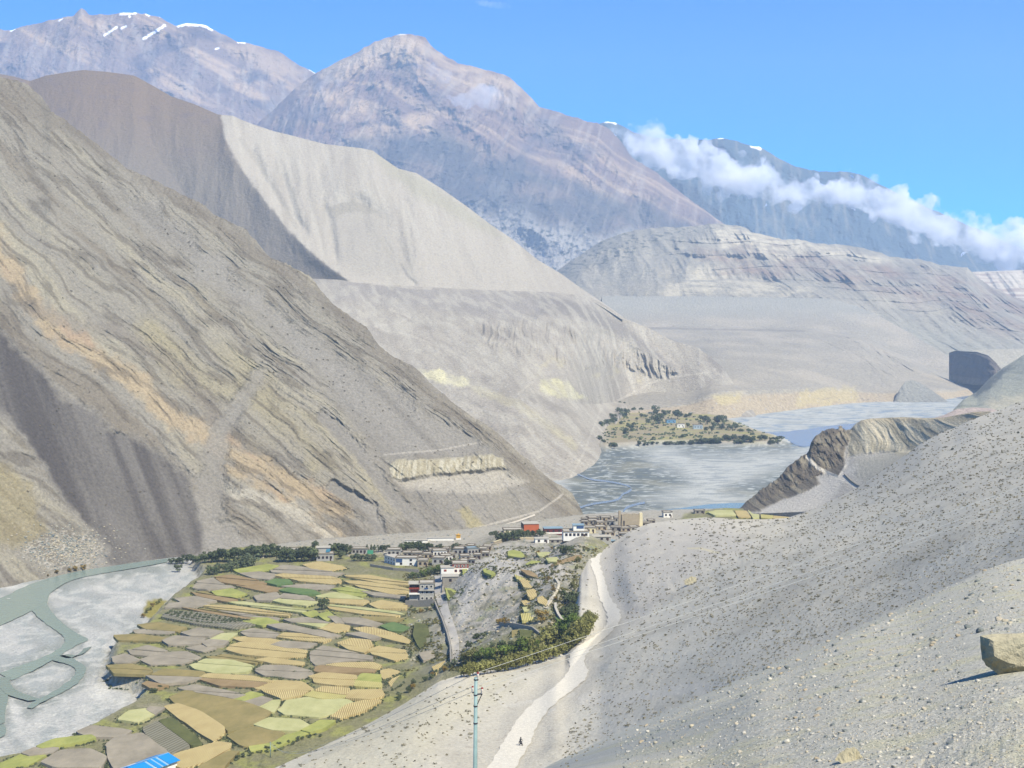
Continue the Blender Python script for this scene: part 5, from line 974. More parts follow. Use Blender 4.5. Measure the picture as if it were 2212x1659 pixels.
# the little orchard in its walled plot
oc = [(365, 1329), (388, 1322), (450, 1327), (552, 1346), (505, 1353), (430, 1343)]
for r_ in range(4):
    for i in range(17):
        u = (i + .5) / 17; x = 366 + u * 178 - r_ * 3 + random.uniform(-2, 2); y = 1324 + u * 21 + r_ * (5.0 * math.sin(math.pi * min(1, u * .9 + .12))) + random.uniform(-.8, .8)
        tree(x, y, 7.5, 'grey', 'young sapling in the walled orchard plot', 'saplings in the walled orchard plot', cat='tree', name='sapling_tree')

# ================================================================== countless low plants
def scatter_plants(name, centres, sizes, mat, seed, nl=9, flat=.6, label=None):
    rng = np.random.default_rng(seed); C = np.repeat(np.array(centres), nl, 0); S = np.repeat(np.array(sizes), nl)[:, None]
    d = rng.normal(0, 1, (len(C), 3)); d /= np.linalg.norm(d, axis=1, keepdims=True); d[:, 2] = np.abs(d[:, 2]) * flat
    V, Q = leaves(C + d * S * .42, d, S * .30, rng); t = np.repeat(rng.uniform(0, 1, len(centres)), nl * 4)
    o = link(name, np_mesh(name, V, Q, mat, np.stack([t] * 3, -1), False)); o['kind'] = 'stuff'; return o
cs = []; ss = []
for P in FW:
    per = np.vstack([P, P[:1]]); dl = np.hypot(*np.diff(per, axis=0).T); n = int(dl.sum() / .8); t = np.sort(RNG.uniform(0, dl.sum(), n)); cl_ = np.concatenate([[0], np.cumsum(dl)])
    x = np.interp(t, cl_, per[:, 0]); y = np.interp(t, cl_, per[:, 1]); c = P.mean(0); gate = vn2(x / 9, y / 9, 31) > -.35
    for a, b_, g_ in zip(x, y, gate):
        if not g_: continue
        v = np.array([a - c[0], b_ - c[1]]); v /= np.linalg.norm(v) + 1e-6; q = np.array([a, b_]) + v * random.uniform(.3, 1.8); cs.append((q[0], q[1], 5.8 if b_ < 1500 else 6)); ss.append(random.uniform(.45, 1.25))
hz_ = [drop(c[0], c[1], 'valley_floor', default=5) for c in cs]; cs = [(c[0], c[1], z + .25) for c, z in zip(cs, hz_)]
scatter_plants('hedge_scrub', cs, ss, LM_['grey'], 5)
cs = []; ss = []
for i in range(11000):                    # weeds all over the ravine and the field banks
    x, y = random.uniform(870, 1300), random.uniform(1180, 1450)
    h = hit(x, y, 'valley_floor', 'hill_road_slope')
    if h is None or vn2(np.array([h.x / 13]), np.array([h.y / 17]), 41)[0] < -.02 or (955 < x < 1125 and 1240 < y < 1400 and random.random() < .93) or h.y > 1100: continue
    if abs(drop(h.x, h.y, 'hill_road_slope', default=-99) - h.z) < .5: continue
    cs.append((h.x, h.y, h.z + .15)); ss.append(random.uniform(.4, 1.5))
scatter_plants('ravine_scrub', cs, ss, leaf_mat('leaf_ravine', A(92, 94, 66), A(150, 146, 88)), 6)

cs = []; ss = []
for i in range(1500):
    x, y = random.uniform(1290, 1690), random.uniform(866, 960); h = hit(x, y, 'valley_floor')
    if h is None or float(sd_poly(np.array(h.x), np.array(h.y), PENW)) < 4 or vn2(np.array([h.x / 60]), np.array([h.y / 40]), 47)[0] < -.02: continue
    cs.append((h.x, h.y, h.z + .4)); ss.append(random.uniform(2, 5.5))
scatter_plants('spit_scrub', cs, ss, LM_['grey'], 12, 10)

# ================================================================== cushion shrubs of the dry slopes
DRY = leaf_mat('leaf_dry_shrub', A(122, 120, 102), A(156, 152, 132))
shr = [crown_mesh('dry_shrub', DRY, .55, .62, .0, 84, 50 + i, 'round', .10) for i in range(4)]
cand = []
def slope_density(x, y):
    if x > 1380 and y < 1120 + (x - 1380) * -.0 and False: return 0
    if x > 1500: return .95
    if x > 1330: return .55 if y > 1210 else .22
    if x > 1180 and y > 1450: return .5
    if y > 1480: return .20
    return .10
tries = 0
while len(cand) < 7200 and tries < 60000:
    tries += 1; x = random.uniform(600, 2230); y = random.uniform(860, 1659)
    if random.random() > slope_density(x, y): continue
    rdd = float(sd_line(np.array(x), np.array(y), ROAD)); w = np.interp(y, [1190, 1330, 1420, 1500, 1659], [16, 28, 40, 62, 120])
    if rdd < w * (.75 if x > 1250 else .9): continue
    h = hit(x, y, 'hill_road_slope', 'ground_stony_slope')
    if h is None or h.y < 60: continue
    n = float(vn2(np.array([h.x / 24]), np.array([h.y / 34]), 61)[0])
    if n < -.45 and random.random() < .6: continue
    s = (random.uniform(2.3, 4.6) if random.random() < .94 else random.uniform(6, 9.5)) * h.y / F * (1.0 if x > 1250 else 1.35)
    cand.append((s / h.y, h.x, h.y, h.z, s))
cand.sort(reverse=True)
for q in cand[:300]:
    o = link('dry_shrub', random.choice(shr)); o.location = (q[1], q[2], q[3] - .04); s = q[4] * 1.0; o.scale = (s * 1.1, s * 1.1, s * .8); o.rotation_euler = (0, 0, random.uniform(0, 6.28))
    tag(o, 'low grey brown cushion shrub on the dry slope around the dirt road', 'shrub', 'cushion shrubs on the dry slope')
scatter_plants('scrub_cover', [(q[1], q[2], q[3] + q[4] * .08) for q in cand[300:]], [q[4] * 1.15 for q in cand[300:]], DRY, 8, 8, .55)
cs = []; ss = []
for i in range(2600):
    x, y = random.uniform(60, 1240), random.uniform(240, 1100)
    if pmask(np.array([float(x)]), np.array([float(y)]), SCREE, 10)[0] < .5 and not (random.random() < .25): continue
    if vn2(np.array([x / 70]), np.array([y / 70]), 71)[0] < -.15: continue
    h = hit(x, y, 'hill_banded_mountain')
    if h is None or h.y > 1500: continue
    cs.append((h.x, h.y - .3, h.z + .2)); ss.append(random.uniform(.7, 1.9))
scatter_plants('mountain_scrub', cs, ss, leaf_mat('leaf_mountain_scrub', A(96, 88, 72), A(128, 118, 96)), 9, 7)
# ================================================================== foreground stones
def stone_geo(seed, n=1):
    import bmesh
    bm = bmesh.new(); bmesh.ops.create_icosphere(bm, subdivisions=n, radius=1); rn = random.Random(seed); ax = Vector((rn.uniform(.8, 1.3), rn.uniform(.7, 1.1), rn.uniform(.45, .75)))
    cuts = [(Vector((rn.gauss(0, 1), rn.gauss(0, 1), rn.gauss(0, 1))).normalized(), rn.uniform(.55, .85)) for _ in range(6)]
    for v in bm.verts:
        p = v.co.copy()
        for nrm, dd in cuts:
            e = p.dot(nrm) - dd
            if e > 0: p -= nrm * e
        v.co = Vector((p.x * ax.x, p.y * ax.y, p.z * ax.z)) * (1 + rn.uniform(-.05, .05))
    V = np.array([v.co[:] for v in bm.verts]); T = np.array([[v.index for v in f.verts] for f in bm.faces]); bm.free(); return V, T
def stone_mat(name, attr):
    m, nt, b = nodes_of(name, .9, .2); L = nt.links.new; cr = N(nt, 'ShaderNodeValToRGB'); e = cr.color_ramp.elements
    e[0].color = (*A(118, 128, 132), 1); e[1].color = (*A(222, 220, 210), 1)
    for p_, c_ in ((.25, A(158, 164, 160)), (.45, A(206, 198, 178)), (.6, A(186, 174, 152)), (.8, A(212, 210, 202))): q = e.new(p_); q.color = (*c_, 1)
    if attr: at = N(nt, 'ShaderNodeAttribute', attribute_name='Col'); L(at.outputs['Fac'], cr.inputs[0])
    else: at = N(nt, 'ShaderNodeObjectInfo'); L(at.outputs['Random'], cr.inputs[0])
    tc = N(nt, 'ShaderNodeTexCoord'); nz = N(nt, 'ShaderNodeTexNoise', Scale=3.0 if not attr else 30.0, Detail=6.0); L(tc.outputs['Object'], nz.inputs['Vector'])
    mr = N(nt, 'ShaderNodeMapRange'); mr.inputs[3].default_value = .75; mr.inputs[4].default_value = 1.25; L(nz.outputs['Fac'], mr.inputs[0]); mx = N(nt, 'ShaderNodeMix', data_type='RGBA', blend_type='MULTIPLY'); mx.inputs[0].default_value = 1
    L(cr.outputs[0], mx.inputs[6]); L(mr.outputs[0], mx.inputs[7]); L(mx.outputs[2], b.inputs['Base Color']); bp = N(nt, 'ShaderNodeBump', Strength=.4, Distance=.2 if not attr else .02); L(nz.outputs['Fac'], bp.inputs['Height']); L(bp.outputs[0], b.inputs['Normal']); return m
STM = stone_mat('stone_single', False); STA = stone_mat('stone_litter', True); SG = [stone_geo(i, 2) for i in range(7)]; SG1 = [stone_geo(20 + i, 1) for i in range(8)]
SM = [np_mesh('stone', v, t, STM, None, False) for v, t in SG]
cand = []; tries = 0
while len(cand) < 13000 and tries < 60000:
    tries += 1; x = random.uniform(1330, 2230); y = random.uniform(1195, 1675); h = hit(x, y, 'ground_stony_slope', 'hill_road_slope')
    if h is None or h.y > 60: continue
    if 2085 < x and 1370 < y < 1470: continue
    r = random.random(); s = (.9 + 1.4 * r if r < .88 else (random.uniform(2.4, 3.8) if r < .98 else random.uniform(4.0, 7.4))) * h.y / F
    cand.append((s * F / h.y, h.x, h.y, h.z, s))
cand.sort(reverse=True)
for i, q in enumerate(cand[:290]):
    o = link('stone', random.choice(SM)); o.location = (q[1], q[2], q[3] + q[4] * .12); o.scale = (q[4],) * 3; o.rotation_euler = (random.uniform(-.4, .4), random.uniform(-.4, .4), random.uniform(0, 6.28))
    tag(o, 'fist to head sized loose stone on the near gravel slope', 'stone', 'loose stones on the near slope')
Vs = []; Ts = []; Cs = []; off = 0
for q in cand[290:]:
    v, t = random.choice(SG1); a = random.uniform(0, 6.28); ca, sa = math.cos(a), math.sin(a); w = v * q[4]; w = np.stack([w[:, 0] * ca - w[:, 1] * sa, w[:, 0] * sa + w[:, 1] * ca, w[:, 2]], -1) + np.array([q[1], q[2], q[3] + q[4] * .1])
    Vs.append(w); Ts.append(t + off); off += len(v); Cs.append(np.full((len(v), 3), random.random()))
o = link('pebble_litter', np_mesh('pebble_litter', np.concatenate(Vs), np.concatenate(Ts), STA, np.concatenate(Cs), False)); o['kind'] = 'stuff'
def rock(name, pts, px, py, label, mat, seed, on='ground_stony_slope', amp=.05, scale=1.0):
    """a block as the hull of traced corner points (right, down, away) in picture units, rounded and roughened"""
    import bmesh
    h = hit(px, py, on); k = h.y / F * scale; bm = bmesh.new()
    for a, b_, c in pts: bm.verts.new((a * k, c * k, -b_ * k))
    bmesh.ops.convex_hull(bm, input=bm.verts); bmesh.ops.triangulate(bm, faces=bm.faces); bmesh.ops.subdivide_edges(bm, edges=bm.edges, cuts=3, use_grid_fill=True)
    bmesh.ops.smooth_vert(bm, verts=bm.verts, factor=.25); S = max(abs(p[0]) for p in pts) * k
    for v in bm.verts:
        p = v.co / S * 5; n = float(vn(p.x, p.y, p.z, seed)) + .5 * float(vn(p.x * 2.3, p.y * 2.3, p.z * 2.3, seed + 1)); v.co += v.normal * n * amp * S if v.normal.length else Vector()
    me = bpy.data.meshes.new(name); bm.to_mesh(me); bm.free(); me.materials.append(mat); o = link(name, me); o.location = h; tag(o, label, 'rock'); return o
BLD = paint('boulder_stone', A(184, 178, 154), .9, .28, 2.4, 1.0)
rock('boulder', [(-42, -76, 34), (-24, -72, -2), (70, -78, -2), (72, -80, 50), (-40, -54, 26), (-25, -56, -6), (-24, -41, -10), (6, -26, -12), (70, -12, -12), (-25, -8, 12), (-8, 1, 8), (70, -2, 12), (-41, -28, 18), (-20, -4, 50), (70, -4, 50)], 2169, 1456, 'large pale yellowish block with an undercut base at the right edge', BLD, 3)
for (x, y, s, lab) in ((2116, 1366, 10, 'white blunt stone just above the large yellowish block'), (2090, 1357, 9, 'rounded grey stone left of the white blunt stone'), (2069, 1375, 6, 'small bluish white stone above left of the large block'), (2158, 1340, 8, 'grey stone uphill of the large block'), (1938, 1440, 7, 'dark grey stone in the middle of the near slope'), (1862, 1517, 9, 'dark greenish stone left of the slope middle'), (1700, 1604, 8, 'grey stone low on the near slope')):
    h = hit(x, y, 'ground_stony_slope')
    if h is None: continue
    o = link('stone', random.choice(SM)); k = s * h.y / F; o.location = h + Vector((0, 0, k * .3)); o.scale = (k, k, k * 1.1); o.rotation_euler = (random.uniform(-.5, .5), .3, random.uniform(0, 6)); tag(o, lab, 'stone')
rock('clay_lump', [(-30, -2, 0), (-22, -16, 4), (-6, -26, 8), (14, -28, 12), (26, -18, 14), (30, -4, 10), (10, 2, -4), (-12, 3, -6), (0, 0, 30)], 1834, 1645, 'crumbly yellow lump of earth near the bottom edge', BLD, 8, amp=.12)
o = rock('boulder', [(-14, 0, 0), (-12, -9, 2), (0, -16, 5), (12, -14, 6), (15, -3, 4), (3, 3, -3), (0, 0, 14)], 1492, 1262, 'tan boulder lying alone on the upper dotted slope', BLD, 11, on='hill_road_slope', amp=.12)

# ================================================================== power poles and wires
PP = paint('pole_paint', A(156, 188, 194, .85), .55, .12, 5, .1); DKM = paint('dark_metal', A(70, 72, 84), .5, .2, 8); CER = paint('ceramic', A(232, 226, 220), .25, .04); RED = paint('red_cap', A(150, 50, 44), .4, .1); WIRE = paint('wire_metal', A(205, 208, 205), .5, .03)
d0 = 53.0; k = d0 / F
bx = (1026.2 - CX) * k; zt = CZ - (1463 - HY) * k; zb = CZ - (1945 - HY) * k
pr = empty('power_pole', (bx, d0, zb)); tag(pr, 'pale blue steel power pole with insulators, cut by the bottom edge', 'power pole'); Hh = zt - zb
MB().tube([(0, 0, -.3), (0, 0, Hh * .5), (.03, 0, Hh)], [.108, .082, .058], 18).build('shaft', PP, pr, True)
for zz in (1468, 1501, 1525, 1562): z = CZ - (zz - HY) * k - zb; r = .108 - .05 * z / Hh + .012; MB().tube([(.02 * z / Hh, 0, z - .022), (.02 * z / Hh, 0, z + .022)], [r, r], 18).build('clamp_band', DKM, pr)
def insul(x, y, z, s=1.0):
    b_ = MB().tube([(x, y, z - .10 * s), (x, y, z - .05 * s), (x, y, z), (x, y, z + .03 * s), (x, y, z + .07 * s), (x, y, z + .11 * s)], [.03 * s, .055 * s, .03 * s, .06 * s, .035 * s, .05 * s], 12); ins = b_.build('insulator', CER, pr, True)
    MB().tube([(x, y, z + .11 * s), (x, y, z + .17 * s)], [.05 * s, .03 * s], 10).build('cap', RED, ins); return Vector((bx + x, d0 + y, zb + z + .15 * s))
zi = Hh - .02
a1 = insul(.10, 0, Hh + .02); MB().box(.02, .12, -.02, .02, Hh - .12, Hh - .07).build('top_bracket', DKM, pr)
zc = CZ - (1500 - HY) * k - zb
ab = MB().tube([(.05, 0, zc), (.26, 0, zc + .02)], [.03, .03], 6); ab.build('cross_arm', DKM, pr); MB().tube([(.08, 0, zc - .36), (.24, 0, zc)], [.018, .018], 6).build('brace', DKM, pr)
a3 = insul(.25, 0, zc + .10, .9); zc2 = CZ - (1489 - HY) * k - zb; a2 = insul(-.09, 0, zc2 - .02, .8); MB().tube([(-.02, 0, zc2 - .12), (-.10, 0, zc2 - .12)], [.03, .02], 6).build('side_bracket', DKM, pr)
def wire(p, q, sag, lab, r0=.009, r1=.026):
    pts = []; p = Vector(p); q = Vector(q)
    for i in range(25): t = i / 24; v = p.lerp(q, t); v.z -= sag * 4 * t * (1 - t); pts.append(v)
    o = MB().tube(pts, [r0 + (r1 - r0) * (i / 24) ** .8 for i in range(25)], 5).build('power_wire', WIRE); tag(o, lab, 'power line', 'power wires'); return pts
fp = W(2500, 925, 420.0); p2 = empty('power_pole', (float(fp[0]), 420.0, float(fp[2]) - 8)); tag(p2, 'steel power pole up the slope beyond the right edge', 'power pole')
MB().tube([(0, 0, -4), (0, 0, 8)], [.16, .08], 10).build('shaft', PP, p2, True); MB().tube([(-.5, 0, 7.6), (.5, 0, 7.6)], [.04, .04], 6).build('cross_arm', DKM, p2)
wire(a1, Vector(fp), 1.2, 'topmost pale wire rising from the pole top to the right'); wire(a2, Vector(W(2500, 948, 420.0)), 1.2, 'middle pale wire rising to the right across the slope'); wire(a3, Vector(W(2500, 962, 420.0)), 1.2, 'lowest pale wire rising to the right across the slope')
hp = hit(584, 1636, 'valley_floor'); p3 = empty('power_pole', hp); tag(p3, 'thin pale pole on the bank of the nearest fields', 'power pole'); MB().tube([(0, 0, -.3), (0, 0, 5.2)], [.14, .09], 8).build('shaft', PP, p3, True); MB().tube([(-.35, 0, 5.0), (.35, 0, 5.0)], [.04, .04], 6).build('cross_arm', DKM, p3)
for aa, dx, lb in ((a1, -.3, 'topmost thin wire running down left from the near pole'), (a2, 0, 'middle thin wire running down left from the near pole'), (a3, .3, 'lowest thin wire running down left from the near pole')): wire(aa, hp + Vector((dx, 0, 5.0)), 3, lb, .008, .03)
for x, y, h_, lb in ((1132, 1173, 13, 'pale pole in front of the grove by the cream house'), (1169, 1170, 12, 'pale pole right of the grove by the cream house'), (911, 1200, 14, 'thin pale pole in front of the long grove'), (961, 1262, 20, 'thin pole at the top of the village path'), (1070, 1212, 10, 'thin pole above the small bright field')):
    h = hit(x, y, 'valley_floor'); kk = h.y / F; o = empty('utility_pole', h); tag(o, lb, 'pole'); MB().tube([(0, 0, -.2), (0, 0, h_ * kk)], [.16, .11], 8).build('shaft', PP, o, True); MB().tube([(-.4, 0, h_ * kk - .3), (.4, 0, h_ * kk - .3)], [.05, .05], 6).build('cross_arm', DKM, o)

# ================================================================== buildings
WH = paint('whitewash', A(240, 240, 236, 1.25), .85, .05, .6); CRM = paint('cream_wash', A(232, 222, 186, 1.15), .85, .06, .6); GRY = paint('grey_plaster', A(188, 188, 184), .9, .1, .5); MUD = paint('mud_wall', A(186, 174, 152), .95, .12, .5, .4); STN = paint('stone_wall_face', A(164, 160, 152), .95, .22, 1.6, .6); ORG = paint('orange_wash', A(206, 112, 70), .9, .06, .4)
RF = paint('mud_roof', A(196, 192, 182), .95, .1, .4); RFB = paint('blue_sheet_roof', A(150, 176, 190), .5, .06, .4); DK = paint('dark_opening', A(48, 50, 58), .5, .15, 1); FRM = paint('window_frame_paint', A(84, 64, 56), .7, .1, 1); FRR = paint('red_timber', A(160, 74, 56), .8, .1, 1); BLU = paint('blue_glass', A(70, 100, 150), .3, .1, 1); WD = paint('stacked_firewood', A(120, 108, 92), .95, .3, 3, .6); TEAL = paint('teal_cloth', A(60, 130, 160), .7, .1); BRO = paint('bright_blue_sheet', A(40, 150, 235), .45, .05, .3); BRL = paint('pale_blue_sheet', A(150, 195, 235), .5, .05, .3); GLD = paint('gold_paint', A(224, 176, 70), .5, .1, 1)
def windows(par, w, z0, n, rows_, hh, mat=None, side=0, dep=0, fr=FRM, ww=1.0, wh=1.1):
    for r in range(rows_):
        for i in range(n):
            x = -w / 2 + w * (i + .5) / n; z = z0 + hh * (r + .52)
            if side: f = MB().box(-w / 2 - .10, -w / 2 - .0, 0, 0, 0, 0)
            a = MB(); t = .14
            a.box(x - ww / 2 - t, x + ww / 2 + t, -.12, .02, z - wh / 2 - t, z - wh / 2); a.box(x - ww / 2 - t, x + ww / 2 + t, -.12, .02, z + wh / 2, z + wh / 2 + t); a.box(x - ww / 2 - t, x - ww / 2, -.12, .02, z - wh / 2, z + wh / 2); a.box(x + ww / 2, x + ww / 2 + t, -.12, .02, z - wh / 2, z + wh / 2)
            o = a.build('window', fr, par); MB().box(x - ww / 2, x + ww / 2, -.04, .02, z - wh / 2, z + wh / 2).build('pane', mat or DK, o)
def house(xc, yb, wpx, hpx, dep, rot, wall, label, nwin=3, storeys=1, name='flat_roofed_house', cat='house', door=True, roof=RF, over=.35, wood=True, group=None, pane=None, fr=FRM, on='valley_floor', lift=0):
    p = hit(xc, yb, on); k = p.y / F; w = wpx * k; h = hpx * k; o = empty(name, (p.x, p.y, p.z + lift), rot); tag(o, label, cat, group)
    MB().box(-w / 2, w / 2, 0, dep, -2.0, h).build('wall', wall, o)
    rb = MB().box(-w / 2 - over, w / 2 + over, -over, dep + over, h, h + .28); ro = rb.build('roof', roof, o)
    if wood:                             # parapet of stacked firewood round the flat roof
        q = MB(); q.box(-w / 2 - over, w / 2 + over, -over, -over + .5, h + .282, h + .62); q.box(-w / 2 - over, w / 2 + over, dep + over - .5, dep + over, h + .282, h + .62); q.box(-w / 2 - over, -w / 2 - over + .5, -over + .502, dep + over - .502, h + .282, h + .6); q.box(w / 2 + over - .5, w / 2 + over, -over + .502, dep + over - .502, h + .282, h + .6); q.build('parapet', WD, ro)
    hs = h / storeys
    if nwin: windows(o, w * .92, 0, nwin, storeys, hs, pane, fr=fr, ww=min(1.1, w / nwin * .45), wh=min(1.2, hs * .42))
    if door: MB().box(w * .28, w * .28 + .9, -.06, .02, 0, min(1.9, h * .7)).build('door', FRM, o)
    return o, w, h, k
def addbox(o, name, mat, x0, x1, y0, y1, z0, z1): return MB().box(x0, x1, y0, y1, z0, z1).build(name, mat, o)
house(632, 1201, 30, 12, 8, .1, WH, 'low white house half hidden behind the willows left of the village', 3)
o, w, h, k = house(702, 1212, 37, 15, 8, .12, GRY, 'grey plastered house with a teal awning on its roof', 4); addbox(o, 'upper_room', GRY, -w * .5, w * .3, 4, 12, h + .3, h + 3.2); addbox(o, 'upper_roof', RF, -w * .52, w * .33, 3.6, 12.4, h + 3.21, h + 3.45)
MB().add([(w * .05, 3.4, h + .7), (w * .30, 3.2, h + 1.0), (w * .32, 4.0, h + 2.6), (w * .08, 4.0, h + 2.4), (w * .05, 3.5, h + .6), (w * .30, 3.3, h + .9), (w * .32, 4.1, h + 2.5), (w * .08, 4.1, h + 2.3)], [(0, 1, 2, 3), (7, 6, 5, 4), (0, 4, 5, 1), (1, 5, 6, 2), (2, 6, 7, 3), (3, 7, 4, 0)]).build('awning', TEAL, o)
house(776, 1197, 34, 11, 6, 0, GRY, 'long pale building behind the grey shrubs', 4)
p = hit(800, 1196, 'valley_floor'); o = MB().add([(-1.8, -1.5, 0), (1.8, -1.5, 0), (1.8, 1.5, 0), (-1.8, 1.5, 0), (-1.8, 0, 2.2), (1.8, 0, 2.2)], [(0, 1, 5, 4), (2, 3, 4, 5), (0, 4, 3), (1, 2, 5), (3, 2, 1, 0)]).build('green_tent', paint('green_canvas', A(60, 140, 110), .8)); o.location = p; tag(o, 'small green ridge tent below the three conifers', 'tent')
o, w, h, k = house(877, 1222, 46, 16, 8, -.08, WH, 'long white L shaped house at the top of the fields', 2, 2, door=False, pane=DK)
MB().box(-w / 2 + .3, -w * .18, -.16, .03, h * .45, h * .92).build('glazed_bay', BLU, o); wg = MB(); u = Vector((-.58, .81, 0)); n_ = Vector((.81, .58, 0)); L2 = 15.0; b0 = Vector((-w / 2, 0, 0)); cs_ = [b0, b0 + u * L2, b0 + u * L2 + n_ * 7, b0 + n_ * 7]
wg.add([c + Vector((0, 0, z)) for z in (-2, h * .96) for c in cs_], [(0, 1, 2, 3), (7, 6, 5, 4), (0, 4, 5, 1), (1, 5, 6, 2), (2, 6, 7, 3), (3, 7, 4, 0)]).build('wing', WH, o)
ex = [c * 1.0 for c in cs_]; wg = MB(); wg.add([c + Vector((0, 0, z)) + ((c - (cs_[0] + cs_[2]) / 2) * .06) for z in (h * .96 + .01, h * .96 + .3) for c in cs_], [(0, 1, 2, 3), (7, 6, 5, 4), (0, 4, 5, 1), (1, 5, 6, 2), (2, 6, 7, 3), (3, 7, 4, 0)]).build('wing_roof', RF, o)
for i in range(4):
    for r in range(2):
        c = b0 + u * (2 + i * 3.6) - n_ * .06 + Vector((0, 0, h * (.22 + .45 * r))); q = [c - u * .45 + Vector((0, 0, -.5)), c + u * .45 + Vector((0, 0, -.5)), c + u * .45 + Vector((0, 0, .5)), c - u * .45 + Vector((0, 0, .5))]
        MB().add(q + [v + n_ * .1 for v in q], [(0, 1, 2, 3), (7, 6, 5, 4), (0, 4, 5, 1), (1, 5, 6, 2), (2, 6, 7, 3), (3, 7, 4, 0)]).build('window', DK, o)
house(850, 1201, 29, 13, 7, 0, GRY, 'grey house standing behind the long white house', 3)
house(951, 1202, 30, 12, 8, .15, WH, 'white house with a dark window row, left in the village cluster', 4)
house(994, 1199, 30, 13, 8, -.1, GRY, 'grey house with a pale roof at the top of the village cluster', 3)
house(1022, 1199, 24, 14, 8, .3, GRY, 'house with a dark glazed upper floor at the right of the cluster', 3, roof=RFB, pane=DK)
house(946, 1219, 26, 13, 7, -.15, GRY, 'grey two window house in the front of the village cluster', 2)
house(966, 1213, 24, 12, 7, .3, WH, 'pale house with dark windows behind the two window house', 3)
house(913, 1224, 22, 13, 7, 0, MUD, 'mud coloured house right of the long white house', 2)
for x, y, w_, h_, m_, r_, lb in ((1006, 1211, 22, 10, GRY, .2, 'low grey house above the red and white house'), (1030, 1208, 16, 9, STN, -.1, 'small stone house at the edge of the rocky rise'), (925, 1207, 20, 10, MUD, .1, 'mud house behind the front row of the cluster'), (900, 1204, 24, 9, STN, 0, 'stone yard building below the long grove'), (880, 1203, 18, 9, STN, .1, 'low stone building left of the stone yard'), (985, 1188, 16, 8, STN, 0, 'small stone building beneath the trees over the village')):
    house(x, y, w_, h_, 6, r_, m_, lb, 2)
for i, (x, y) in enumerate(((938, 1196), (962, 1195), (1003, 1192), (1040, 1196), (1048, 1203), (1018, 1217), (890, 1196), (1000, 1219), (976, 1206), (1052, 1188), (1015, 1188), (905, 1212))):
    house(x, y, random.uniform(13, 21), random.uniform(7, 10), random.uniform(5, 8), random.uniform(-.3, .3), (MUD, STN, GRY)[i % 3], 'one of the small flat roofed houses packed between the larger village houses', 2, group='small houses packed in the village cluster')
o, w, h, k = house(995, 1238, 34, 20, 9, .1, WH, 'white house with a red timber top storey beside the rocky rise', 3, 2, fr=FRR); addbox(o, 'timber_storey', FRR, -w / 2 - .05, w / 2 + .05, -.06, 8.9, h - 2.3, h - .02); windows(o, w * .9, h - 2.5, 4, 1, 2.5, DK, fr=WH, ww=.9, wh=1.0); [setattr(c, 'location', (0, -.1, 0)) for c in o.children[-4:]]
addbox(o, 'front_block', WH, -w / 2 - 6.5, -w / 2 + .5, -2.5, 5, -3, h * .66); addbox(o, 'front_roof', RF, -w / 2 - 6.8, -w / 2 + .8, -2.8, 5.3, h * .66 + .01, h * .66 + .3); addbox(o, 'window', FRR, -w / 2 - 5, -w / 2 - 3.6, -2.6, -2.4, h * .28, h * .28 + 1.1)
o, w, h, k = house(973, 1261, 34, 15, 8, .1, STN, 'ruined stone house below the white and red house', 1, wood=False)
# three storey house with balconies
o, w, h, k = house(922, 1299, 31, 38, 9, .05, GRY, 'three storey stone house with a balconied wing by the village path', 3, 3, pane=DK, fr=WH); addbox(o, 'solar_panel', BLU, -w * .18, w * .1, -.9, -.75, h * .70, h * .79); addbox(o, 'ledge', RF, -w / 2 - .4, w / 2 + .4, -1.0, .0, h * .62, h * .65)
wx0, wx1 = -w / 2 - 5.4, -w / 2 - .03; addbox(o, 'balcony_wing', GRY, wx0, wx1, 1.2, 8.5, -1, h * .98); addbox(o, 'wing_roof', RF, wx0 - .4, wx1 + .2, -.8, 8.9, h * .98 + .01, h * 1.01); addbox(o, 'balcony', FRR, wx0 - .1, wx1, -.5, 1.19, h * .70, h * .78); addbox(o, 'balcony_opening', DK, wx0 + .3, wx1 - .3, 1.0, 1.25, h * .78, h * .95); addbox(o, 'lower_balcony', WH, wx0 - .1, wx1, -.5, 1.19, h * .40, h * .48); addbox(o, 'lower_opening', FRR, wx0 + .6, wx1 - .6, 1.0, 1.25, h * .48, h * .64)
for i in range(5): MB().tube([(wx0 + .3 + i * (wx1 - wx0 - .6) / 4, -.4, h * .78), (wx0 + .3 + i * (wx1 - wx0 - .6) / 4, -.4, h * .975)], [.07, .07], 6).build('post', FRM, o)
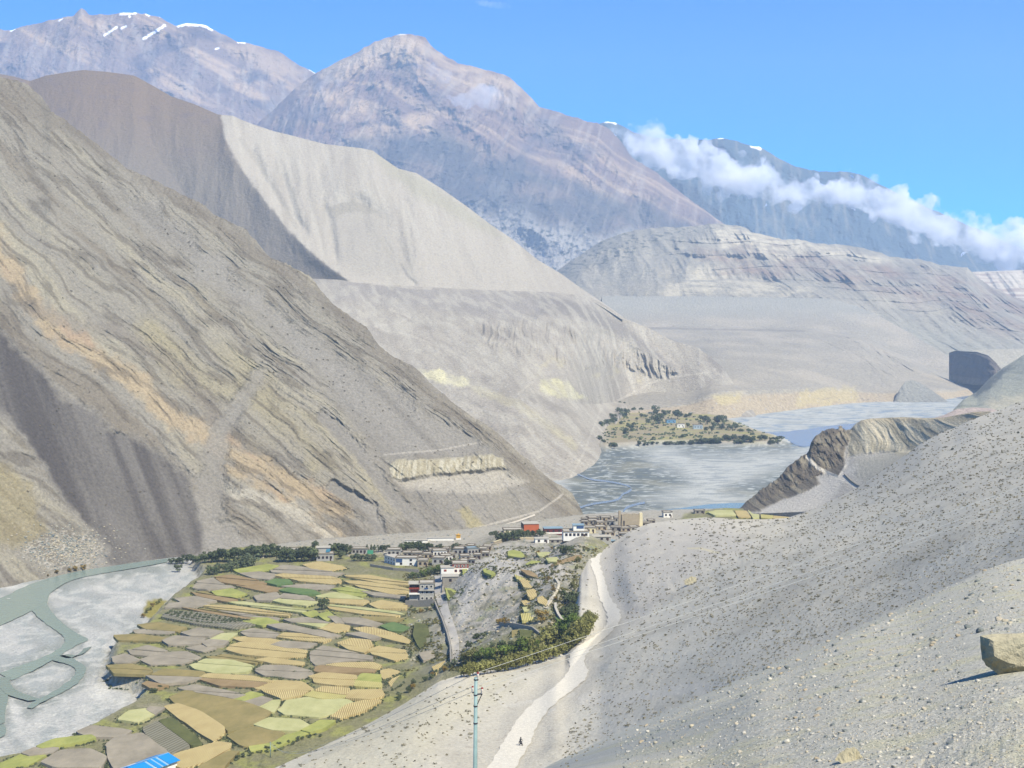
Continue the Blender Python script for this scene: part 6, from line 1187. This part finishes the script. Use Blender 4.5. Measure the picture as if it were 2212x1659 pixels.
def wallrun(pts, hgt, thick, mat, label, on='valley_floor', cap=None, name='stone_wall', pix=True):
    b_ = MB(); c_ = MB(); Pp = [hit(x, y, on) for x, y in pts]; Pp = [p for p in Pp if p is not None]
    for a, e in zip(Pp[:-1], Pp[1:]):
        d_ = (e - a); n2 = Vector((-d_.y, d_.x, 0)).normalized() * thick / 2; z = Vector((0, 0, hgt)); lo = Vector((0, 0, -1.5))
        v = [a - n2 + lo, e - n2 + lo, e + n2 + lo, a + n2 + lo, a - n2 + z, e - n2 + z, e + n2 + z, a + n2 + z]; fs = [(3, 2, 1, 0), (4, 5, 6, 7), (0, 1, 5, 4), (1, 2, 6, 5), (2, 3, 7, 6), (3, 0, 4, 7)]; b_.add(v, fs)
        if cap: v2 = [q + Vector((0, 0, .004)) for q in v[4:]]; c_.add([a - n2 * 1.3 + z, e - n2 * 1.3 + z, e + n2 * 1.3 + z, a + n2 * 1.3 + z] + [q + Vector((0, 0, .25)) for q in (a - n2 * 1.3 + z, e - n2 * 1.3 + z, e + n2 * 1.3 + z, a + n2 * 1.3 + z)], fs)
    if cap: r = empty(name, Pp[0]); tag(r, label, 'wall'); o1 = b_.build('masonry', mat, r); o2 = c_.build('coping', cap, r); o1.location = -Pp[0]; o2.location = -Pp[0]; return r
    o = b_.build(name, mat); tag(o, label, 'wall'); return o
wallrun([(876, 1311), (905, 1311), (936, 1308)], 3.4, .6, STN, 'tall grey retaining wall under the three storey house')
wallrun([(958, 1262), (956, 1282)], 1.6, .8, STN, 'short dark wall right of the village path top'); wallrun([(938, 1300), (945, 1318), (955, 1340), (966, 1372), (973, 1400), (974, 1430)], 1.3, .7, STN, 'long stone wall along the left of the village path')
wallrun([(1200, 1310), (1200, 1320), (1206, 1334), (1214, 1346), (1230, 1354)], 1.5, .8, STN, 'curved garden wall with a pale coping in the ravine', cap=RF); wallrun([(1067, 1176), (1085, 1170), (1110, 1167), (1155, 1166)], 1.6, .6, MUD, 'curved yard wall with a pale coping below the cream house', cap=CRM)
wallrun([(352, 1331), (430, 1345), (503, 1356), (560, 1348)], 1.2, .7, STN, 'dark stone wall round the walled orchard plot'); wallrun([(800, 1224), (850, 1232), (905, 1236)], 1.6, .6, STN, 'grey garden wall below the long white house')
wallrun([(1080, 1352), (1110, 1354), (1150, 1362), (1170, 1378)], 1.6, .7, STN, 'curved retaining wall of the little garden above the olive row'); wallrun([(1176, 1312), (1195, 1290), (1208, 1262), (1200, 1250)], .5, 1.2, RF, 'low pale wall running up the ravine beside the footpath')
wallrun([(1824, 1026), (1838, 1040), (1852, 1050), (1860, 1053)], 1.2, .8, STN, 'dark stone wall beside the cut road below the cliffs', on='hill_fort_rock')
wallrun([(1092, 1202), (1112, 1207), (1136, 1208)], .8, .7, STN, 'stone wall under the small bright green field')
o, w, h, k = house(951, 1168, 58, 6, 3, .05, WH, 'right half of the long white prayer wall under the mountain', 0, door=False, wood=False, name='prayer_wall', cat='wall'); o, w, h, k = house(899, 1172, 50, 5, 3, .05, WH, 'left half of the long white prayer wall under the mountain', 0, door=False, wood=False, name='prayer_wall', cat='wall')
p = hit(990, 1166, 'valley_floor'); k = p.y / F; o = empty('golden_shrine', p); tag(o, 'small golden shrine at the right end of the prayer wall', 'shrine'); MB().box(-1.7, 1.7, 0, 3, 0, 1.0).build('plinth', WH, o); MB().box(-1.4, 1.4, .2, 2.6, 1.0, 3.0, .15, .15).build('body', GLD, o); MB().box(-1.7, 1.7, 0, 2.9, 3.0, 3.25).build('eaves', GLD, o); MB().tube([(0, 1.5, 3.25), (0, 1.5, 3.7), (0, 1.5, 4.3)], [.8, .5, .08], 10).build('spire', GLD, o)
house(1109, 1159, 41, 14, 9, .12, CRM, 'cream coloured house with dark red windows above the grove', 3, fr=FRR); house(1084, 1160, 12, 8, 6, .12, WH, 'small white annex left of the cream house', 0)
o, w, h, k = house(1148, 1151, 33, 19, 12, .15, ORG, 'tall orange washed hall with a dark left side', 0, door=False, wood=False, roof=RF); addbox(o, 'dark_left_face', paint('dark_face_tone', A(74, 70, 70), .8), -w / 2 - .08, -w / 2, 0, 12, 0, h)  # left face of the hall covered by a darker sheet
o, w, h, k = house(1196, 1153, 40, 11, 9, .1, paint('maroon_wall', A(120, 56, 56), .8, .1), 'dark red building with a white band and grey sheet roof', 3, roof=RFB, wood=False); addbox(o, 'white_band', WH, -w / 2 - .03, w / 2 + .03, -.08, 0, 0, h * .3)
o, w, h, k = house(1245, 1161, 56, 12, 10, .05, WH, 'large white house with blue glazed roof room', 6); addbox(o, 'upper_room', WH, -w * .1, w * .32, 2, 9, h + .3, h + 3.4); addbox(o, 'roof_glazing', BLU, w * .02, w * .3, 1.9, 1.99, h + 1.6, h + 3.2); addbox(o, 'upper_roof', RFB, -w * .12, w * .34, 1.6, 9.4, h + 3.41, h + 3.6)
o, w, h, k = house(1272, 1152, 30, 12, 7, .0, CRM, 'pale cream house right behind the large white house', 3)
o, w, h, k = house(1171, 1173, 30, 9, 7, .1, WH, 'small white house with two windows below the orange hall', 2, roof=RF, wood=False); house(1205, 1173, 38, 7, 6, .1, STN, 'low grey stone shed right of the small white house', 3, wood=False)
# long shed seen end on
p = hit(1318, 1178, 'valley_floor'); sh = empty('long_grey_shed', p, R(38)); tag(sh, 'long low grey shed with a sheet roof by the top of the dirt road', 'shed'); MB().box(-3, 4, 0, 34, -2, 2.6).build('wall', GRY, sh); MB().add([(-4, -.8, 2.62), (4.6, -.8, 2.9), (4.6, 35, 2.9), (-4, 35, 2.62), (-4, -.8, 2.8), (4.6, -.8, 3.1), (4.6, 35, 3.1), (-4, 35, 2.8)], [(3, 2, 1, 0), (4, 5, 6, 7), (0, 1, 5, 4), (1, 2, 6, 5), (2, 3, 7, 6), (3, 0, 4, 7)]).build('roof', RFB, sh)
for i in range(7): MB().box(-3.08, -2.98, 2 + i * 4.4, 3.4 + i * 4.4, .9, 2.1).build('window', DK, sh)
for i in range(3): MB().box(-2.2 + i * 2, -1.2 + i * 2, -.08, .02, .8, 2.0).build('window', DK, sh)
house(1300, 1168, 40, 8, 8, 0, GRY, 'low pale building behind the long grey shed', 3, wood=False); house(1348, 1170, 18, 8, 6, .1, GRY, 'small grey house right of the long shed', 2)
# old mud town and the ruined fort
n = 0
for x, y, w_, h_, lb in ((1262, 1134, 16, 7, 'left end mud house of the old town'), (1282, 1133, 20, 8, 'mud house left of the dark alley in the old town'), (1300, 1137, 20, 9, 'mud house with a pale roof below the alley'), (1318, 1136, 18, 10, 'tall mud house left of the ruined fort'), (1310, 1126, 22, 8, 'mud house at the back of the old town'), (1284, 1125, 22, 6, 'low mud house near the river bend'), (1262, 1126, 14, 5, 'tiny mud hut nearest the river bend'), (1335, 1128, 14, 9, 'square mud house touching the ruined fort'), (1300, 1145, 24, 7, 'mud house above the large white house'), (1330, 1147, 24, 8, 'mud house below the ruined fort'), (1352, 1148, 22, 7, 'mud house right below the ruined fort'), (1372, 1146, 20, 7, 'mud house at the right foot of the ruined fort'), (1395, 1136, 18, 6, 'low mud house right of the ruined fort'), (1408, 1130, 14, 5, 'last mud house before the dry hump'), (1318, 1157, 22, 7, 'mud house behind the long shed'), (1345, 1159, 20, 6, 'mud house near the dry hump')):
    house(x, y, w_, h_, 6 + (n % 3), (-.2, .1, .25)[n % 3], (MUD, STN, MUD, GRY)[n % 4], lb, 2); n += 1
p = hit(1362, 1140, 'valley_floor'); k = p.y / F; ft = empty('ruined_fort', p, .05); tag(ft, 'ruined mud fort with a broken tower rising over the old town', 'fort'); MB().box(-6.5, 6.5, 0, 9, -2, 9, .4, .4).build('keep_wall', MUD, ft)
b_ = MB()
for i in range(9): x = -6 + i * 1.4; hh = 9 + (.3 + .9 * abs(math.sin(i * 2.3))); b_.box(x, x + 1.1, .42, 1.1, 9.0, hh)
b_.build('broken_battlement', MUD, ft); MB().box(-8.6, -6.4, 1, 4, -2, 11.8, .3, .3).build('tower', MUD, ft); MB().box(6.3, 9, .5, 5, -2, 10.2, .3, .3).build('corner_tower', CRM, ft); MB().box(-5.0, -4.2, -.02, .1, 1.5, 5).build('window', DK, ft)
house(1443, 1118, 19, 11, 7, .1, WH, 'lone white house above the turquoise reach of the river', 2); house(1512, 1110, 22, 7, 6, .05, STN, 'low stone house at the left end of the far yellow fields', 2)
house(1471, 924, 16, 8, 9, 0, WH, 'white house in the far hamlet on the spit', 2); house(1508, 927, 20, 9, 9, 0, paint('pale_blue_wash', A(190, 208, 220), .9), 'pale blue house in the far hamlet', 3); house(1450, 914, 20, 7, 9, .1, paint('blue_wash', A(120, 170, 210), .9), 'small bright blue house in the far hamlet', 2, roof=RFB)
# blue roofed building cut by the bottom edge
p = hit(322, 1668, 'valley_floor'); bh = empty('blue_roofed_building', p, R(-32)); tag(bh, 'building with a bright blue striped sheet roof at the bottom edge', 'building'); MB().box(-4.6, 4.6, -9, 8, -1, 2.6).build('wall', WH, bh)
def slope_roof(y0, y1, zz, nm):
    e = MB(); e.add([(-5.4, y0, 2.5 + zz), (0, y0, 4.1 + zz), (0, y1, 4.1 + zz), (-5.4, y1, 2.5 + zz), (-5.4, y0, 2.62 + zz), (0, y0, 4.22 + zz), (0, y1, 4.22 + zz), (-5.4, y1, 2.62 + zz)], [(3, 2, 1, 0), (4, 5, 6, 7), (0, 1, 5, 4), (1, 2, 6, 5), (2, 3, 7, 6), (3, 0, 4, 7)])
    e.add([(0.002, y0, 4.1 + zz), (5.4, y0, 2.5 + zz), (5.4, y1, 2.5 + zz), (0.002, y1, 4.1 + zz), (0.002, y0, 4.22 + zz), (5.4, y0, 2.62 + zz), (5.4, y1, 2.62 + zz), (0.002, y1, 4.22 + zz)], [(3, 2, 1, 0), (4, 5, 6, 7), (0, 1, 5, 4), (1, 2, 6, 5), (2, 3, 7, 6), (3, 0, 4, 7)]); return e
for y0, y1, zz, mt in ((3.6, 8.6, .0, BRO), (2.6, 3.56, -.15, BRL), (1.2, 2.56, -.15, BRO), (.5, 1.16, -.15, BRL), (-1.2, .46, -.15, BRO), (-2.2, -1.24, -.3, BRL), (-9.4, -2.24, -.3, BRO)): slope_roof(y0, y1, zz, 'roof').build('roof_sheet', mt, bh)
MB().box(-.12, .12, -9.4, 8.6, 4.2, 4.32).build('ridge_cap', BRL, bh)
# watch tower shrine on the crag
p = hit(1816, 929, 'hill_fort_rock'); k = p.y / F; o = empty('hilltop_shrine', p - Vector((0, 0, .3))); tag(o, 'small square stone shrine on top of the dark crag', 'shrine'); MB().box(-2.0, 2.0, -.5, 3, 0, 1.2, .2, .2).build('plinth', MUD, o); MB().box(-1.3, 1.3, 0, 2.4, 1.2, 3.2, .15, .15).build('body', MUD, o); MB().box(-1.7, 1.7, -.3, 2.7, 3.2, 3.5).build('roof', MUD, o); MB().box(-.5, .5, .7, 1.7, 3.5, 4.3, .3, .3).build('finial', MUD, o)
# village path
ribbon('path', [(938, 1243, 955, 1243), (940, 1262, 954, 1262), (938, 1285, 962, 1285), (945, 1305, 967, 1305), (955, 1330, 973, 1328), (966, 1360, 983, 1355), (974, 1390, 992, 1385), (978, 1415, 992, 1415), (975, 1437, 990, 1440)], rd_mat, 'valley_floor', .45, A(196, 193, 188), 10, 5)
ribbon('path', [(1172, 1316, 1180, 1318), (1188, 1298, 1194, 1300), (1202, 1276, 1207, 1277), (1206, 1262, 1211, 1263), (1196, 1248, 1200, 1248)], rd_mat, 'valley_floor', .45, A(216, 208, 188), 8, 3)
ribbon('path', [(560, 1188, 560, 1191), (700, 1176, 700, 1179), (860, 1165, 860, 1168), (1000, 1150, 1000, 1153), (1100, 1133, 1100, 1136), (1165, 1108, 1166, 1112)], rd_mat, 'hill_banded_mountain', .6, A(206, 200, 190), 10, 3)
# boulders at the foot of the banded mountain
cs = []; Vs = []; Ts = []; Cs = []; off = 0
for i in range(1500):
    x, y = random.gauss(140, 50), random.gauss(1185, 22); h = hit(x, y, 'hill_banded_mountain')
    if h is None or h.y > 1200: continue
    v, t = random.choice(SG1); s = random.choice((.3, .35, .45, .6, .9)) * random.uniform(.7, 1.2); Vs.append(v * s + np.array(h)); Ts.append(t + off); off += len(v); Cs.append(np.full((len(v), 3), random.uniform(.0, .7)))
o = link('rockfall', np_mesh('rockfall', np.concatenate(Vs), np.concatenate(Ts), STA, np.concatenate(Cs), False)); o['kind'] = 'stuff'

Vs = []; Ts = []; Cs = []; off = 0
for i in range(3600):
    if i % 2: x, y = random.uniform(880, 1290), random.uniform(1180, 1440)
    else: x, y = random.uniform(560, 1400), random.uniform(1120, 1205)
    h = hit(x, y, 'valley_floor')
    if h is None or h.y > 1180 or hit(x, y, 'hill_road_slope', 'hill_banded_mountain', 'valley_floor').y < h.y - 1: continue
    v, t = random.choice(SG1); s = random.uniform(.2, .75) ** 1.8 * 1.7; Vs.append(v * s + np.array(h)); Ts.append(t + off); off += len(v); Cs.append(np.full((len(v), 3), random.uniform(0, .6)))
o = link('rubble', np_mesh('rubble', np.concatenate(Vs), np.concatenate(Ts), STA, np.concatenate(Cs), False)); o['kind'] = 'stuff'

# ================================================================== rider on the road
p = hit(1125, 1612, 'hill_road_slope') + Vector((0, 0, .18)); BK = paint('bike_black', A(40, 42, 50), .4); TY = paint('tyre_rubber', A(36, 36, 38), .8); JK = paint('dark_jacket', A(70, 74, 78), .9); SK = paint('skin', A(170, 120, 92), .6); HLM = paint('helmet_black', A(60, 62, 66), .3)
mb = empty('motorcycle', p, R(-62)); tag(mb, 'small dark motorcycle coming up the dirt road', 'motorcycle')
def ring(x, z, r, t, nm, mat, par):
    pts = [(x + r * math.cos(a), 0, z + r * math.sin(a)) for a in np.linspace(0, 2 * math.pi, 19)]; return MB().tube(pts, [t] * 19, 6, False).build(nm, mat, par, True)
for x in (-.65, .68):
    wl = empty('wheel', (0, 0, 0)); wl.parent = mb; ring(x, .31, .27, .05, 'tyre', TY, wl); ring(x, .31, .2, .02, 'rim', DKM, wl)
MB().box(-.25, .35, -.13, .13, .35, .62, .05, .03).build('engine', DKM, mb); MB().tube([(-.05, 0, .78), (.25, 0, .84), (.45, 0, .8)], [.13, .16, .09], 10).build('fuel_tank', BK, mb, True); MB().box(-.75, -.02, -.12, .12, .72, .82, .04, .02).build('seat', BK, mb); MB().tube([(.48, 0, .9), (.68, 0, .31)], [.04, .035], 6).build('fork', DKM, mb); MB().tube([(.4, -.36, 1.05), (.46, 0, .98), (.4, .36, 1.05)], [.02, .025, .02], 6).build('handlebar', DKM, mb); MB().tube([(.52, 0, .88), (.62, 0, .86)], [.09, .07], 10).build('headlight', CER, mb)
me = bpy.data.meshes.new('person'); vs = [(-.2, 0, .88), (-.15, 0, 1.1), (-.08, 0, 1.38), (-.03, 0, 1.5), (0, 0, 1.62), (.01, 0, 1.74), (-.08, .2, 1.4), (.12, .3, 1.2), (.36, .33, 1.1), (-.08, -.2, 1.4), (.12, -.3, 1.2), (.36, -.33, 1.1), (-.15, .13, .88), (.28, .2, .86), (.12, .22, .42), (.28, .22, .34), (-.15, -.13, .88), (.28, -.2, .86), (.12, -.22, .42), (.28, -.22, .34)]
me.from_pydata(vs, [(0, 1), (1, 2), (2, 3), (3, 4), (4, 5), (2, 6), (6, 7), (7, 8), (2, 9), (9, 10), (10, 11), (0, 12), (12, 13), (13, 14), (14, 15), (0, 16), (16, 17), (17, 18), (18, 19)], []); pn = link('person', me); me.materials.append(JK); pn.location = p; pn.rotation_euler = (0, 0, R(-62)); sk = pn.modifiers.new('skin', 'SKIN'); rr = [.17, .16, .17, .07, .09, .09, .08, .06, .045, .08, .06, .045, .11, .08, .06, .05, .11, .08, .06, .05]
for i, v in enumerate(me.skin_vertices[0].data): v.radius = (rr[i], rr[i]); v.use_root = (i == 0)
pn.modifiers.new('sub', 'SUBSURF').levels = 1; tag(pn, 'person in dark clothes riding the small motorcycle on the road', 'person')
MB().tube([(0, 0, 1.6), (0, 0, 1.66), (0, 0, 1.76), (0, 0, 1.86), (0, 0, 1.9)], [.10, .135, .145, .10, .03], 12).build('helmet', HLM, pn, True)

# ================================================================== clouds (beyond the haze)
cm_ = bpy.data.materials.new('cloud_vapour'); cm_.use_nodes = True; nt = cm_.node_tree; nt.nodes.clear(); out = nt.nodes.new('ShaderNodeOutputMaterial'); pv = nt.nodes.new('ShaderNodeVolumePrincipled')
def cloud(name, label, puffs, dist, dens, seed, vox, amp, group=None):
    import bmesh
    bm = bmesh.new(); rn = random.Random(seed)
    for x, y, r, *dd in puffs:
        d = dist + (dd[0] if dd else 0); c = W(x, y, d); m4 = bpy.data.objects; rr = r * d / F
        g = bmesh.ops.create_icosphere(bm, subdivisions=2, radius=rr); 
        for v in g['verts']: v.co = Vector((v.co.x, v.co.y * 1.1, v.co.z * .9)) + Vector(c)
    me = bpy.data.meshes.new(name); bm.to_mesh(me); bm.free(); o = link(name, me); rm = o.modifiers.new('r', 'REMESH'); rm.mode = 'VOXEL'; rm.voxel_size = vox
    for i, (s_, a_) in enumerate(((vox * 5, amp), (vox * 2, amp * .5))):
        tx = bpy.data.textures.new(name + str(i), 'CLOUDS'); tx.noise_scale = s_; tx.noise_depth = 4; dm = o.modifiers.new('d' + str(i), 'DISPLACE'); dm.texture = tx; dm.strength = a_; dm.mid_level = .55; dm.texture_coords = 'LOCAL'
    m = bpy.data.materials.new('vapour_' + name); m.use_nodes = True; nt = m.node_tree; nt.nodes.clear(); out = nt.nodes.new('ShaderNodeOutputMaterial'); pv = nt.nodes.new('ShaderNodeVolumePrincipled'); pv.inputs['Color'].default_value = (.995, .995, .995, 1); tcc = N(nt, 'ShaderNodeTexCoord'); nzc = N(nt, 'ShaderNodeTexNoise', Scale=1 / 210., Detail=5.0, Roughness=.6); nt.links.new(tcc.outputs['Object'], nzc.inputs['Vector']); mrc = N(nt, 'ShaderNodeMapRange'); mrc.inputs[1].default_value = .42; mrc.inputs[2].default_value = .62; mrc.inputs[4].default_value = dens * 2.2; nt.links.new(nzc.outputs['Fac'], mrc.inputs[0]); nt.links.new(mrc.outputs[0], pv.inputs['Density']); pv.inputs['Anisotropy'].default_value = .0; nt.links.new(pv.outputs[0], out.inputs['Volume']); me.materials.append(m)
    o['kind'] = 'structure'; return o
rn = random.Random(4); base = [(a_, b_ + 8 + 14 * min(1, max(0, (a_ - 1400) / 200)), r_ * 1.3) for a_, b_, r_ in ((1342, 278, 18), (1372, 290, 30), (1405, 302, 40), (1450, 320, 44), (1500, 334, 40), (1550, 350, 42), (1600, 362, 44), (1650, 372, 42), (1700, 382, 34), (1750, 388, 30), (1800, 390, 30), (1850, 394, 34), (1895, 412, 38), (1945, 436, 40), (1995, 452, 40), (2045, 470, 42), (2095, 488, 42), (2145, 502, 46), (2195, 516, 50), (2250, 530, 55))]
pf = []
for x, y, r in base:
    pf.append((x, y, r * .8)); pf.append((x + 24, y + 10, r * .7))
    for _ in range(16): a = rn.uniform(0, 6.28); q = rn.uniform(.3, 1.25); pf.append((x + math.cos(a) * r * q * 1.5, y + math.sin(a) * r * q * .8 + math.cos(a) * r * q * .45, r * rn.uniform(.10, .36), rn.uniform(-120, 120)))
pf += [(1408, 262, 8), (1414, 253, 7), (1418, 245, 5), (1398, 270, 10)]
cloud('cloud_bank', '', pf, 10750, .0075, 1, 17, 110)
cloud('cloud_wisp', '', [(1000, 215, 18), (1030, 205, 22), (1060, 200, 22), (1078, 208, 16), (1010, 225, 16), (1050, 222, 20), (985, 218, 14), (1090, 216, 14), (1070, 225, 16), (1040, 195, 18), (970, 210, 9)], 8500, .0032, 2, 12, 40)
cloud('cloud_wisp', '', [(690, 190, 14), (710, 172, 16), (735, 180, 14), (700, 205, 12)], 8700, .0028, 3, 12, 40)
cloud('cloud_wisp', '', [(930, 150, 20), (960, 165, 22), (900, 140, 14)], 8700, .0014, 5, 14, 40)
cloud('cloud_wisp', '', [(1030, 4, 6), (1040, 6, 8), (1050, 8, 9), (1060, 10, 9), (1070, 11, 9), (1080, 12, 9), (1090, 13, 8), (1100, 14, 6)], 15500, .0012, 4, 10, 30)
# ================================================================== the air
hz_m = bpy.data.materials.new('haze_air'); hz_m.use_nodes = True; nt = hz_m.node_tree; nt.nodes.clear()
out = nt.nodes.new('ShaderNodeOutputMaterial'); pv = nt.nodes.new('ShaderNodeVolumePrincipled')
pv.inputs['Color'].default_value = (0.62, 0.80, 1.0, 1); pv.inputs['Density'].default_value = 7.4e-5; pv.inputs['Anisotropy'].default_value = 0.2
nt.links.new(pv.outputs[0], out.inputs['Volume'])
hx0, hx1, hy0, hy1, hz0, hz1 = -3600, 3600, -120, 7600, -62, 1500
V8 = np.array([[a, b, c] for c in (hz0, hz1) for b in (hy0, hy1) for a in (hx0, hx1)], float)
Q6 = np.array([[0, 2, 3, 1], [4, 5, 7, 6], [0, 1, 5, 4], [2, 6, 7, 3], [0, 4, 6, 2], [1, 3, 7, 5]])
hz = link('haze', np_mesh('haze', V8, Q6, hz_m, None, False)); hz['kind'] = 'stuff'
